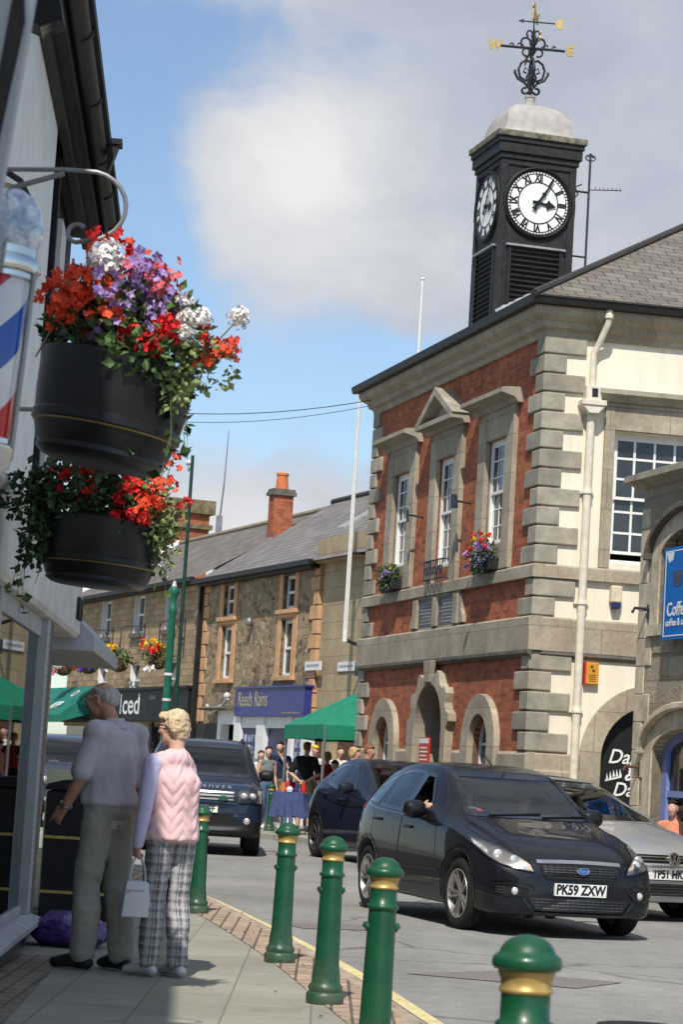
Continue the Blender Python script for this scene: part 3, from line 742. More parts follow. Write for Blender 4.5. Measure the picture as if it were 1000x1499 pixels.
def hanging_planter(loc, tilt, rt, h, label, seed, spec):
    rng = random.Random(seed)
    r = empty('hanging_planter', loc, 0, label, 'hanging planter', 'black hanging planters over the pavement')
    r.rotation_euler = (0, tilt, 0)
    mb = MB(); mb.lathe(pot_shape(rt, h), 48); mb.lathe([(rt - 0.012, h - 0.004), (rt - 0.02, h - 0.03), (0.0, h - 0.03)], 48)
    mb.build('pot', M['pot_black'], r, smooth=True, angle=30)
    mb = MB(); mb.lathe([(rt - 0.0255, h * 0.30), (rt - 0.021, h * 0.305), (rt - 0.017, h * 0.325), (rt - 0.0125, h * 0.332)], 48); mb.build('gold_band', M['pot_gold'], r, smooth=True)
    fo, fl, st, fd = MB(), MB(), MB(), MB()
    heads = {}
    for (kind, c, rad, n, size) in spec['leaves']:
        foliage_blob({'mid': fo, 'light': fl, 'dark': fd}[kind], c, rad, n, size, rng)
    for (col, shape, c, r0, cnt, spread) in spec['flowers']:
        m = heads.setdefault(col, MB())
        for i in range(cnt):
            p = (c[0] + rng.gauss(0, spread[0]), c[1] + rng.gauss(0, spread[1]), c[2] + rng.gauss(0, spread[2]))
            if shape == 'head': flower_head(m, p, r0 * rng.uniform(0.8, 1.15), 90, r0 * 0.36, rng)
            elif shape == 'star': bloom(m, p, r0 * rng.uniform(0.8, 1.3), rng, 5)
            else:
                for _ in range(10):
                    q = (p[0] + rng.gauss(0, r0 * 0.55), p[1] + rng.gauss(0, r0 * 0.55), p[2] + rng.gauss(0, r0 * 0.55))
                    bloom(m, q, r0 * 0.44, rng, 5)
            if rng.random() < 0.6: stems(st, (c[0] * 0.6, c[1] * 0.6, h), p, rng)
    for (a, b) in spec.get('stems', []): stems(st, a, b, rng, 0.003)
    for (s0, L, dr, size) in spec['trails']: trail(fo, st, s0, L, dr, rng, size)
    if fo.v: fo.build('foliage', LEAF, r)
    if fl.v: fl.build('pale_foliage', LEAF_LIGHT, r)
    if fd.v: fd.build('dark_foliage', LEAF_DARK, r)
    if st.v: st.build('stems', LEAF_LIGHT, r)
    for k, m in heads.items(): m.build('flowers', PET[k], r)
    # three chains
    return r

P1 = hanging_planter((-0.93, 8.65, 2.375), R(8), 0.298, 0.40, 'larger black planter with red, purple and white flowers, upper of the two', 3, dict(
    leaves=[('mid', (-0.12, 0, 0.48), (0.2, 0.24, 0.14), 420, 0.05), ('mid', (0.08, -0.05, 0.56), (0.24, 0.24, 0.16), 520, 0.045), ('light', (0.12, -0.12, 0.50), (0.22, 0.2, 0.15), 420, 0.04),
            ('dark', (-0.14, -0.02, 0.55), (0.15, 0.2, 0.20), 380, 0.045), ('light', (0.30, -0.08, 0.44), (0.14, 0.14, 0.12), 260, 0.035), ('mid', (-0.1, 0, 0.68), (0.1, 0.12, 0.12), 160, 0.035),
            ('light', (0.24, -0.20, 0.32), (0.07, 0.06, 0.10), 90, 0.04), ('mid', (0.1, -0.28, 0.40), (0.16, 0.06, 0.07), 130, 0.05)],
    flowers=[('orange', 'spray', (-0.20, -0.12, 0.64), 0.06, 10, (0.05, 0.08, 0.06)), ('orange', 'spray', (-0.14, -0.12, 0.55), 0.06, 8, (0.06, 0.08, 0.05)), ('red', 'spray', (-0.10, -0.02, 0.84), 0.045, 3, (0.05, 0.04, 0.02)),
             ('white', 'head', (-0.10, -0.14, 0.78), 0.055, 3, (0.02, 0.02, 0.02)), ('white', 'head', (0.22, -0.22, 0.56), 0.04, 3, (0.04, 0.03, 0.03)), ('pink', 'spray', (0.10, -0.16, 0.68), 0.05, 4, (0.07, 0.05, 0.03)), ('orange', 'spray', (-0.24, -0.2, 0.54), 0.055, 5, (0.04, 0.05, 0.05)), ('orange', 'spray', (-0.02, -0.08, 0.80), 0.04, 2, (0.02, 0.02, 0.02)), ('purple', 'spray', (0.03, -0.12, 0.66), 0.06, 11, (0.05, 0.06, 0.05)),
             ('purple', 'spray', (-0.02, -0.2, 0.55), 0.04, 5, (0.06, 0.05, 0.04)), ('purple', 'spray', (0.15, -0.12, 0.60), 0.05, 6, (0.04, 0.05, 0.04)), ('pink', 'spray', (0.04, -0.05, 0.73), 0.05, 5, (0.05, 0.05, 0.02)),
             ('red', 'head', (0.16, -0.2, 0.52), 0.055, 3, (0.02, 0.03, 0.02)), ('red', 'head', (0.03, -0.24, 0.45), 0.055, 2, (0.03, 0.02, 0.02)), ('red', 'head', (0.14, -0.26, 0.44), 0.05, 2, (0.02, 0.02, 0.01)),
             ('red', 'spray', (0.18, -0.1, 0.68), 0.035, 2, (0.015, 0.03, 0.02)), ('white', 'head', (0.21, -0.1, 0.62), 0.04, 2, (0.02, 0.02, 0.015)), ('red', 'head', (0.29, -0.12, 0.57), 0.028, 2, (0.01, 0.02, 0.015)),
             ('white', 'head', (0.408, -0.08, 0.64), 0.042, 1, (0.004, 0.01, 0.004)), ('orange', 'spray', (0.36, -0.12, 0.50), 0.045, 4, (0.04, 0.03, 0.025)), ('orange', 'spray', (0.42, -0.12, 0.51), 0.035, 2, (0.015, 0.02, 0.015))],
    stems=[((0.22, -0.06, 0.40), (0.40, -0.08, 0.62)), ((0.25, -0.06, 0.40), (0.36, -0.1, 0.5))],
    trails=[((0.19, -0.24, 0.40), 0.34, (0.0, -0.05), 0.055), ((0.27, -0.12, 0.36), 0.30, (0.1, 0.0), 0.045), ((0.28, -0.05, 0.34), 0.36, (0.12, -0.02), 0.04), ((0.24, -0.16, 0.36), 0.44, (0.1, -0.03), 0.05), ((0.26, -0.1, 0.30), 0.28, (0.22, 0.0), 0.038), ((0.22, -0.2, 0.36), 0.30, (0.03, -0.05), 0.05)]))
P2 = hanging_planter((-1.205, 11.5, 2.125), R(3), 0.305, 0.33, 'smaller black planter with red and scarlet flowers, lower of the two', 8, dict(
    leaves=[('dark', (-0.16, -0.05, 0.42), (0.24, 0.25, 0.20), 620, 0.055), ('dark', (-0.36, -0.1, 0.42), (0.15, 0.12, 0.16), 300, 0.05), ('mid', (0.05, -0.05, 0.48), (0.2, 0.22, 0.12), 360, 0.05), ('light', (0.28, -0.12, 0.34), (0.09, 0.12, 0.15), 330, 0.034),
            ('dark', (0.0, -0.2, 0.36), (0.26, 0.1, 0.12), 320, 0.05), ('light', (0.32, -0.08, 0.22), (0.07, 0.08, 0.14), 180, 0.03), ('light', (0.36, -0.05, 0.36), (0.05, 0.06, 0.08), 80, 0.03), ('dark', (-0.30, -0.16, 0.2), (0.10, 0.08, 0.16), 240, 0.045)],
    flowers=[('red', 'spray', (-0.13, -0.12, 0.56), 0.06, 7, (0.05, 0.06, 0.04)), ('red', 'spray', (-0.06, -0.15, 0.44), 0.05, 4, (0.07, 0.05, 0.03)), ('orange', 'spray', (0.24, -0.12, 0.56), 0.05, 6, (0.04, 0.05, 0.04)), ('orange', 'spray', (0.25, -0.14, 0.42), 0.06, 7, (0.03, 0.05, 0.04)),
             ('red', 'spray', (0.13, -0.18, 0.50), 0.05, 5, (0.04, 0.04, 0.04)), ('red', 'head', (0.09, -0.27, 0.34), 0.036, 1, (0.005, 0.01, 0.005)), ('red', 'head', (0.15, -0.27, 0.36), 0.036, 1, (0.005, 0.01, 0.005)), ('red', 'head', (0.21, -0.26, 0.34), 0.034, 1, (0.005, 0.01, 0.005)), ('red', 'head', (0.08, -0.26, 0.42), 0.04, 1, (0.01, 0.01, 0.01)),
             ('red', 'spray', (0.40, -0.05, 0.46), 0.03, 2, (0.02, 0.02, 0.01)), ('white', 'head', (0.34, -0.1, 0.14), 0.022, 3, (0.02, 0.02, 0.05)), ('red', 'spray', (0.0, -0.1, 0.60), 0.04, 3, (0.08, 0.05, 0.02))],
    trails=[((-0.30, -0.15, 0.28), 0.36, (-0.06, -0.03), 0.05), ((-0.36, -0.12, 0.30), 0.46, (-0.05, -0.03), 0.05), ((-0.33, -0.1, 0.3), 0.42, (-0.02, -0.03), 0.05), ((-0.26, -0.18, 0.28), 0.30, (-0.03, -0.03), 0.045), ((0.28, -0.12, 0.28), 0.28, (0.08, 0), 0.032), ((0.30, -0.05, 0.28), 0.30, (0.05, 0), 0.032)]))

# scroll bracket that carries the upper planter, and the chain hooks
br = empty('planter_bracket', (-1.66, 8.65, 3.46), 0, 'curled grey iron bracket holding the upper planter', 'bracket')
mb = MB()
pts = [(0.0, 0, 0.03), (0.25, 0, 0.03), (0.52, 0, 0.045)]
pts += [(0.62 + 0.145 * math.cos(R(a)), 0, -0.09 + 0.135 * math.sin(R(a))) for a in range(95, -100, -15)]
pts += [(0.585 + 0.035 * math.cos(R(a)), 0, -0.20 + 0.035 * math.sin(R(a))) for a in range(270, 40, -25)]
mb.tube(pts, 0.009, 8)
mb.tube([(0.05, 0, -0.13), (0.26, 0, -0.06), (0.52, 0, 0.03)], 0.011, 8)
mb.build('scroll_arm', M['bracket_grey'], br, smooth=True)
mb = MB(); mb.tube([(-0.42, 0, 0.03), (0.02, 0, 0.03)], 0.012, 8); mb.tube([(-0.42, 0, -0.2), (0.06, 0, -0.13)], 0.011, 8); mb.build('wall_plate', M['bracket_grey'], br)
mb = MB()
for sx, sy in ((-0.26, -0.08), (0.26, -0.08), (0.0, 0.27)):
    mb.tube([(0.70, 0, -0.20), (0.735 + sx, sy, -0.70)], 0.004, 5)
mb.build('chain', M['steel'], br, smooth=True)
br2 = empty('planter_bracket', (-1.77, 11.5, 2.98), 0, 'grey iron bracket hidden above the lower planter', 'bracket')
mb = MB(); mb.tube([(-0.42, 0, 0), (0.3, 0, 0.02), (0.555, 0, 0.0), (0.57, 0, -0.06)], 0.012, 8); mb.build('arm', M['bracket_grey'], br2, smooth=True)
mb = MB()
for sx, sy in ((-0.26, -0.08), (0.26, -0.08), (0.0, 0.27)):
    mb.tube([(0.565, 0, -0.06), (0.555 + sx, sy, -0.54)], 0.004, 5)
mb.build('chain', M['steel'], br2, smooth=True)

# ================================================================== BOLLARDS
def make_bollard(h=0.89):
    r = empty('bollard', (0, 0, 0), 0, 'x', 'bollard', 'green cast iron bollards along the kerb')
    k = h / 0.89
    prof = [(0.098, 0.0), (0.102, 0.012), (0.102, 0.052), (0.094, 0.062), (0.088, 0.066), (0.093, 0.078), (0.093, 0.092), (0.083, 0.104), (0.077, 0.115), (0.075, 0.155), (0.069, 0.19), (0.0665, 0.215),
            (0.0585, 0.66), (0.058, 0.672), (0.0665, 0.677), (0.069, 0.685), (0.0665, 0.693), (0.058, 0.698), (0.057, 0.75), (0.0575, 0.76)]
    mb = MB(); mb.lathe([(a, z * k) for a, z in prof], 40); mb.build('shaft', M['bollard_green'], r, smooth=True, angle=60)
    mb = MB(); mb.lathe([(0.0575, 0.758 * k), (0.063, 0.763 * k), (0.063, 0.768 * k), (0.058, 0.772 * k), (0.060, 0.790 * k), (0.066, 0.804 * k), (0.066, 0.809 * k)], 40); mb.build('gold_band', M['bollard_gold'], r, smooth=True, angle=60)
    mb = MB(); mb.lathe([(0.060, 0.808 * k), (0.076, 0.812 * k), (0.0805, 0.82 * k), (0.0815, 0.829 * k), (0.079, 0.839 * k), (0.070, 0.847 * k), (0.066, 0.849 * k), (0.062, 0.859 * k), (0.053, 0.872 * k), (0.038, 0.883 * k), (0.02, 0.889 * k), (0.0005, 0.891 * k)], 40)
    mb.build('cap', M['bollard_green'], r, smooth=True, angle=70)
    for a in (0, 180):
        mb = MB()
        mb.tube([(0.055, 0, 0.60), (0.070, 0, 0.60), (0.074, 0, 0.595)], [0.02, 0.02, 0.012], 12)
        pass
        o = mb.build('chain_lug', M['bollard_green'], r, smooth=True); o.rotation_euler = (0, 0, R(a))
    return r
bol0 = make_bollard()
spots = [(0.492, 5.36, 0, 'nearest green bollard, cut off by the bottom edge at the right'), (0.268, 9.82, 12, 'tall green bollard in front of the black car, second nearest'),
         (0.069, 12.58, 20, 'green bollard overlapping the rear wheel of the black car'), (-0.222, 15.04, 25, 'green bollard left of the dark blue hatchback, beside the yellow line'),
         (-1.003, 19.44, 30, 'green bollard just right of the woman in the pink gilet'), (-1.05, 45.9, 0, 'distant green bollard beside the people by the stall')]
for i, (x, y, a, lab) in enumerate(spots):
    o = bol0 if i == 0 else copy_tree(bol0)
    o.location = (x, y, PAVE_Z - 0.004); o.rotation_euler = (R(0.7) * ((i % 3) - 1), R(0.8) * ((i % 2) - 0.3), R(a)); o['label'] = lab
o.scale = (1.05, 1.05, 1.05)

# ================================================================== SMALL THINGS ON THE PAVEMENT
lb = empty('litter_bin', (-1.83, 18.0, PAVE_Z), R(2), 'square black litter bin with gold bands behind the man', 'bin')
mb = MB(); mb.box(-0.29, 0.29, -0.29, 0.29, 0.0, 0.96); mb.build('body', M['black'], lb, bevel=0.02)
mb = MB(); mb.prism([(-0.31, 0.965), (0.31, 0.965), (0.29, 1.01), (0.16, 1.045), (0.0, 1.055), (-0.16, 1.045), (-0.29, 1.01)], -0.31, 0.31, 'xz'); mb.build('lid', M['black'], lb, bevel=0.012)
for z in (0.19, 0.60):
    mb = MB(); mb.box(-0.294, 0.294, -0.294, 0.294, z, z + 0.022); mb.build('gold_band', M['gold'], lb)
ab = empty('pavement_sign', (-2.07, 18.75, PAVE_Z), R(8), 'narrow cream pavement sign leaning beside the litter bin', 'sign')
mb = MB(); mb.obox((0, 0, 0.56), (0.34, 0.025, 1.12), RX(R(-8))); mb.build('board', plain('cream_board', (0.62, 0.60, 0.38), 0.6, var=0.1), ab)
mb = MB(); mb.obox((0, 0.2, 0.54), (0.30, 0.02, 1.08), RX(R(10))); mb.build('rear_leg', M['grey_post'], ab)
mb = MB()
for i in range(5): mb.obox((0, -0.016 + 0.001 * i - 0.15 * (0.9 - i * 0.14 - 0.56) * -0.94, 0.9 - i * 0.14), (0.2 - 0.03 * (i % 2), 0.003, 0.05), RX(R(-8)))
mb.build('print', M['black_matt'], ab)

def crumpled_bag(name, loc, size, label, seed):
    rng = random.Random(seed)
    bm = bmesh.new(); bmesh.ops.create_icosphere(bm, subdivisions=5, radius=1.0)
    from mathutils import noise as mn
    for v in bm.verts:
        p = v.co.copy()
        k = 1 + 0.16 * mn.noise(p * 1.6 + Vector((seed, 0, 0))) + 0.14 * (0.5 - abs(mn.noise(p * 2.6 + Vector((0, seed, 3))))) + 0.09 * (0.4 - abs(mn.noise(p * 6 + Vector((3, 1, seed)))))
        z = p.z
        v.co = Vector((p.x * k * size[0], p.y * k * size[1], (p.z * k) * size[2]))
        if v.co.z < -size[2] * 0.75: v.co.z = -size[2] * 0.75
    me = bpy.data.meshes.new(name); bm.to_mesh(me); bm.free()
    o = link_mesh(name, me, M['purple_bag'], None, True)
    o.location = (loc[0], loc[1], loc[2] + size[2] * 0.75)
    return tag(o, label, 'bag')
crumpled_bag('plastic_bag', (-1.60, 15.3, PAVE_Z), (0.235, 0.20, 0.125), 'crumpled purple plastic bag lying on the pavement by the man\'s foot', 5)

# grit, leaves and fag ends gathered along the kerb and the bollard feet
rng = random.Random(77); mb = MB()
for _ in range(420):
    q = kerb_pts[rng.randrange(24, len(kerb_pts) - 24)]; nx = kerb_pts[kerb_pts.index(q) + 1]; t = (nx - q).normalized(); nrm = Vector((t.y, -t.x)); p = q.lerp(nx, rng.random()) + nrm * (rng.uniform(0.02, 0.12) if rng.random() < .5 else -abs(rng.gauss(0.1, 0.25)))
    z = ROAD_Z + 0.006 if (p - q).dot(nrm) > 0 else PAVE_Z + 0.004; s_ = rng.uniform(0.006, 0.02); a = rng.uniform(0, 6.3)
    u = Vector((math.cos(a), math.sin(a), 0)) * s_; w = Vector((-math.sin(a), math.cos(a), 0)) * s_ * rng.uniform(.3, .9); c_ = Vector((p.x, p.y, z))
    mb.add([c_ - u, c_ - w, c_ + u, c_ + w, c_ + Vector((0, 0, s_ * .5))], [(0, 1, 4), (1, 2, 4), (2, 3, 4), (3, 0, 4)])
g_ = mb.build('kerb_grit', leafmat('grit', (0.16, 0.12, 0.08), 0.7)); g_['kind'] = 'stuff'
# ================================================================== TOWN HALL
TA = R(15.3)
THX = Vector((math.sin(TA), -math.cos(TA), 0)); THY = Vector((math.cos(TA), math.sin(TA), 0)); THO = Vector((2.927, 34.0, 0))
def thw(x, y, z=0.0): return THO + THX * x + THY * y + Vector((0, 0, z))
TH = empty('town_hall', THO, TA - R(90), 'red brick and cream town hall with stone quoins, clock tower and gilded weather vane', 'town hall')
SIDE = R(84.7)

def slope_faces(name, quads, mat, parent, thick=0.0):
    """roof faces with metric UVs (u along the eave, v up the slope)"""
    me = bpy.data.meshes.new(name)
    vs, fs = [], []
    for q in quads:
        b = len(vs); vs += [tuple(p) for p in q]; fs.append(tuple(range(b, b + len(q))))
    me.from_pydata(vs, [], fs)
    uv = me.uv_layers.new(name='UVMap')
    for poly, q in zip(me.polygons, quads):
        a = Vector(q[0]); u = (Vector(q[1]) - a).normalized()
        nn = Vector(poly.normal)
        v = nn.cross(u)
        if v.z < 0: v = -v
        for li in poly.loop_indices:
            d = me.vertices[me.loops[li].vertex_index].co - a
            uv.data[li].uv = (d.dot(u), d.dot(v))
    return link_mesh(name, me, mat, parent)

def sash(parent, x0, x1, z0, z1, y, cols, rows, open_bottom=0.0, bar=0.022, fr=0.06, name='sash_window', rot=None):
    """white sash window in an opening; panes are one sub-part"""
    mb = MB()
    mb.box(x0, x0 + fr, y, y + 0.09, z0, z1); mb.box(x1 - fr, x1, y, y + 0.09, z0, z1)
    mb.box(x0 + fr, x1 - fr, y, y + 0.09, z1 - fr, z1); mb.box(x0 + fr, x1 - fr, y - 0.02, y + 0.09, z0, z0 + fr * 0.8)
    zm = (z0 + z1) / 2
    a0, a1 = x0 + fr, x1 - fr
    def leaf_(b, t, yy):
        r = 0.045
        mb.box(a0, a0 + r, yy, yy + 0.04, b, t); mb.box(a1 - r, a1, yy, yy + 0.04, b, t)
        mb.box(a0 + r, a1 - r, yy, yy + 0.04, t - r, t); mb.box(a0 + r, a1 - r, yy, yy + 0.04, b, b + r)
        for i in range(1, cols):
            xx = a0 + (a1 - a0) * i / cols; mb.box(xx - bar / 2, xx + bar / 2, yy + 0.003, yy + 0.037, b + r, t - r)
        for j in range(1, rows):
            zz = b + (t - b) * j / rows
            for i in range(cols):
                xa = a0 + (a1 - a0) * i / cols + (r if i == 0 else bar / 2); xb = a0 + (a1 - a0) * (i + 1) / cols - (r if i == cols - 1 else bar / 2)
                mb.box(xa, xb, yy + 0.004, yy + 0.036, zz - bar / 2, zz + bar / 2)
    leaf_(zm - 0.02, z1 - fr, y + 0.005)
    leaf_(z0 + fr * 0.8 + open_bottom, zm + 0.02 + open_bottom, y + 0.048)
    w = mb.build(name, M['white'], parent)
    g = MB()
    g.box(a0 + 0.03, a1 - 0.03, y + 0.02, y + 0.026, zm, z1 - fr - 0.03)
    g.box(a0 + 0.03, a1 - 0.03, y + 0.064, y + 0.07, z0 + fr * 0.8 + open_bottom + 0.03, zm)
    g.build('pane', M['glass'], w)
    if rot is not None: w.rotation_euler = (0, 0, rot)
    return w

def build_town_hall():
    r = TH
    W = 8.98
    # ---- front brick wall with openings
    def arch_hole(c, hw, spring, apex, base):
        return [(c - hw, base), (c + hw, base)] + [(c + hw * math.cos(R(a)), spring + (apex - spring) * math.sin(R(a))) for a in range(0, 181, 12)]
    holes = []
    wins = [(-6.97, 4.95, 6.62), (-4.45, 4.78, 6.62), (-1.93, 4.95, 6.62)]
    for c, z0, z1 in wins: holes.append([(c - 0.47, z0), (c + 0.47, z0), (c + 0.47, z1), (c - 0.47, z1)])
    holes.append(arch_hole(-4.45, 0.75, 2.08, 2.83, 0.12)); holes.append(arch_hole(-7.2, 0.45, 1.85, 2.3, 0.85)); holes.append(arch_hole(-2.0, 0.45, 1.85, 2.3, 0.85))
    wall_with_holes('front_wall', [(-W, 0.0), (0, 0.0), (0, 8.0), (-W, 8.0)], holes, 0.0, 0.45, M['red_brick'], r)
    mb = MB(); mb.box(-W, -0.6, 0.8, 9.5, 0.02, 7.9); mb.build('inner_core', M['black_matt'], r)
    mb = MB(); mb.box(-W, -W + 0.3, 0.45, 9.5, 0, 8.0); mb.build('end_wall', M['red_brick'], r)
    # ---- stone bands
    def band(x0, x1, z0, z1, p, mat=M['th_stone'], nm='stone_band', top=0.03, rot=None, inset=0.12):
        mb = MB(); mb.prism([(-p, z0), (-p, z1 - top), (-p * 0.6, z1), (inset, z1), (inset, z0)], x0, x1, 'yz')
        o = mb.build(nm, mat, r)
        if rot is not None: o.rotation_euler = (0, 0, rot)
        return o
    band(-W - 0.05, 0.088, 4.32, 4.52, 0.09); band(-W - 0.08, 0.108, 3.24, 3.745, 0.11)
    mb = MB(); mb.prism([(-0.115, 3.19), (-0.04, 3.14), (-0.04, 3.24), (-0.115, 3.24)], -W, 0.1, 'yz'); mb.build('band_moulding', M['dark_ledge'], r)
    # plinth in pieces between the openings
    for x0, x1 in ((-W - 0.06, -8.02), (-6.4, -5.55), (-3.35, -2.82), (-1.18, 0.078)):
        mb = MB(); mb.prism([(-0.08, 0.0), (-0.08, 1.47), (-0.055, 1.5), (-0.055, 1.70), (-0.02, 1.745), (0.1, 1.745), (0.1, 0.0)], x0, x1, 'yz'); mb.build('plinth', M['th_stone'], r)
    # ---- upper windows: surround, frieze, hood
    for i, (c, z0, z1) in enumerate(wins):
        mb = MB()
        mb.box(c - 0.83, c - 0.47, -0.075, 0.44, z0 - 0.42, z1 + 0.34); mb.box(c + 0.47, c + 0.83, -0.075, 0.44, z0 - 0.42, z1 + 0.34)
        mb.box(c - 0.47, c + 0.47, -0.065, 0.44, z1 + 0.002, z1 + 0.34)
        mb.box(c - 0.80, c + 0.80, -0.055, 0.1, z1 + 0.342, z1 + 0.52)
        if i != 1: mb.box(c - 0.47, c + 0.47, -0.06, 0.44, z0 - 0.42, z0 - 0.002)
        mb.build('window_surround', M['th_stone'], r, bevel=0.012)
        mb = MB()
        if i == 1:
            mb.prism([(-0.34, z1 + 0.52), (-0.34, z1 + 0.60), (-0.28, z1 + 0.62), (0.1, z1 + 0.62), (0.1, z1 + 0.46), (-0.1, z1 + 0.46), (-0.14, z1 + 0.52)], c - 1.0, c + 1.0, 'yz')
            mb.prism([(c - 0.80, z1 + 0.622), (c + 0.80, z1 + 0.622), (c, z1 + 1.05)], -0.10, 0.1, 'xz')
            for s in (-1, 1):
                a = [(c + s * 1.03, z1 + 0.61), (c, z1 + 1.155), (c, z1 + 1.02), (c + s * 0.80, z1 + 0.61)]
                mb.prism(a if s > 0 else a[::-1], -0.33, 0.1, 'xz')
            mb.build('pediment', M['quoin'], r)
        else:
            mb.prism([(-0.36, z1 + 0.58), (-0.36, z1 + 0.65), (-0.30, z1 + 0.665), (0.1, z1 + 0.69), (0.1, z1 + 0.45), (-0.08, z1 + 0.45), (-0.14, z1 + 0.52), (-0.22, z1 + 0.545)], c - 1.0, c + 1.0, 'yz')
            mb.build('window_hood', M['quoin'], r)
        sash(r, c - 0.47, c + 0.47, z0, z1, 0.035, 3, 3)
    # iron balcony at the middle window
    mb = MB()
    for i in range(9):
        x = -4.45 - 0.48 + i * 0.12
        mb.tube([(x, -0.18, 4.53), (x, -0.18, 4.86)], 0.010, 6)
    for i in range(4):
        cx = -4.45 - 0.36 + i * 0.24
        mb.tube([(cx + 0.075 * math.cos(R(a)), -0.18, 4.70 + 0.075 * math.sin(R(a))) for a in range(0, 361, 30)], 0.009, 5)
    mb.tube([(-4.95, -0.0, 4.87), (-4.95, -0.18, 4.87), (-3.95, -0.18, 4.87), (-3.95, 0.0, 4.87)], 0.014, 6); mb.tube([(-4.95, -0.0, 4.56), (-4.95, -0.18, 4.56), (-3.95, -0.18, 4.56), (-3.95, 0, 4.56)], 0.012, 6)
    mb.build('iron_balcony', M['iron'], r)
    # plaques under the middle window
    mb = MB(); mb.box(-5.75, -3.35, -0.05, 0.05, 3.746, 3.78); mb.box(-5.75, -3.35, -0.05, 0.05, 4.27, 4.319)
    for x in (-5.75, -4.66, -3.57):
        mb.box(x, x + 0.22, -0.10, 0.05, 3.781, 4.268)
    for s, x in ((-1, -5.75), (1, -3.35)):
        mb.prism([(x, 3.79), (x + s * 0.24, 3.79), (x + s * 0.2, 3.92), (x + s * 0.1, 4.02), (x + s * 0.08, 4.26), (x, 4.26)][::s], -0.06, 0.05, 'xz')
    mb.build('plaque_frame', M['th_stone'], r, bevel=0.01)
    for x0, x1 in ((-5.53, -4.66), (-4.44, -3.57)):
        mb = MB(); mb.box(x0, x1, -0.045, 0.02, 3.781, 4.268); p = mb.build('plaque', M['plaque'], r)
        mb = MB()
        for k in range(7): 
            w = 0.36 - 0.06 * ((k * 5) % 3)
            mb.box((x0 + x1) / 2 - w, (x0 + x1) / 2 + w, -0.048, -0.044, 4.19 - k * 0.058, 4.19 - k * 0.058 + 0.018)
        mb.build('inscription', M['lead'], p)
    # ---- arches of the ground floor
    def arch_trim(name, c, hw, spring, apex, ow, oapex, base, proud, jag=False, mat=M['th_stone']):
        inn, out = [], []
        N = 26
        for k in range(N + 1):
            a = 180 - 180 * k / N
            inn.append((c + hw * math.cos(R(a)), spring + (apex - spring) * math.sin(R(a))))
            f = 1.0
            if jag: f = 1.0 if (k // 2) % 2 == 0 else 0.88
            out.append((c + ow * f * math.cos(R(a)), spring + (oapex - spring) * f * math.sin(R(a))))
        inn = [(c - hw, base)] + inn + [(c + hw, base)]
        out = [(c - ow * (0.86 if jag else 1), base)] + out + [(c + ow * (0.86 if jag else 1), base)]
        mb = MB(); mb.ring(out, inn, -proud, 0.44)
        return mb.build(name, mat, r, bevel=0.008)
    arch_trim('door_arch', -4.45, 0.74, 2.08, 2.82, 1.12, 3.10, 0.0, 0.14, True)
    mb = MB(); mb.prism([(-4.58, 2.84), (-4.32, 2.84), (-4.24, 3.20), (-4.66, 3.20)], -0.19, -0.1, 'xz'); mb.build('keystone', M['th_stone'], r, bevel=0.01)
    for c in (-7.2, -2.0):
        arch_trim('window_arch', c, 0.45, 1.85, 2.3, 0.80, 2.62, 0.0, 0.10)
        mb = MB(); mb.box(c - 0.5, c + 0.5, -0.13, 0.44, 0.68, 0.85); mb.box(c - 0.44, c + 0.44, -0.04, 0.4, 0.0, 0.679); mb.build('window_sill', M['th_stone'], r)
        mb = MB()
        inn = [(c - 0.39, 0.9)] + arc(c, 1.85, 0.39, 180, 0, 16) + [(c + 0.39, 0.9)]; out = [(c - 0.449, 0.852)] + arc(c, 1.85, 0.449, 180, 0, 16) + [(c + 0.449, 0.852)]
        mb.ring(out, inn, 0.10, 0.18); mb.box(c - 0.02, c + 0.02, 0.11, 0.16, 0.9, 2.23); mb.box(c - 0.39, c + 0.39, 0.115, 0.155, 1.83, 1.87)
        w = mb.build('arched_window', M['white'], r)
        g = MB(); g.prism([(c - 0.4, 0.9)] + arc(c, 1.85, 0.4, 180, 0, 16) + [(c + 0.4, 0.9)], 0.135, 0.141, 'xz'); g.build('pane', M['glass'], w)
    # doorway: dark double door with fan light grille
    c = -4.45
    mb = MB(); mb.prism([(c - 0.74, 0.1)] + arc(c, 2.08, 0.74, 180, 0, 20) + [(c + 0.74, 0.1)], 0.36, 0.42, 'xz'); d = mb.build('door', M['black_wood'], r)
    mb = MB()
    for k in range(11):
        x = c - 0.65 + 0.13 * k; h = math.sqrt(max(0.0, 0.72 ** 2 - (x - c) ** 2)) + 2.06
        mb.tube([(x, 0.33, 0.12), (x, 0.33, h)], 0.012, 6)
    for z in (1.0, 2.05): mb.tube([(c - 0.72, 0.33, z), (c + 0.72, 0.33, z)], 0.014, 6)
    mb.build('iron_gate', M['iron'], d)
    # ---- quoins on the near corner (both faces) and far corner
    q = MB(); qs = MB(); qf = MB()
    zs = [(1.75 + k * 0.298, 0.285) for k in range(5)] + [(3.75 + k * 0.285, 0.275) for k in range(2)] + [(4.525 + k * 0.286, 0.275) for k in range(12)]
    for k, (z, h) in enumerate(zs):
        lf, ls = (0.30, 0.60) if k % 2 == 0 else (0.58, 0.30)
        # one L-shaped block
        e = 0.055
        sx, sy = math.sin(R(5.3)), math.cos(R(5.3))
        poly = [(-lf, -e), (e, -e), (e + sx * ls, sy * ls), (sx * ls - 0.15, sy * ls), (-0.1, 0.12), (-lf, 0.12)]
        q.prism(poly, z + 0.012, z + h, 'xy')
        qf.box(-W - e, -W + lf, -e, 0.2, z + 0.012, z + h)
    q.build('quoins', M['quoin'], r, bevel=0.018); qf.build('quoins', M['quoin'], r, bevel=0.018)
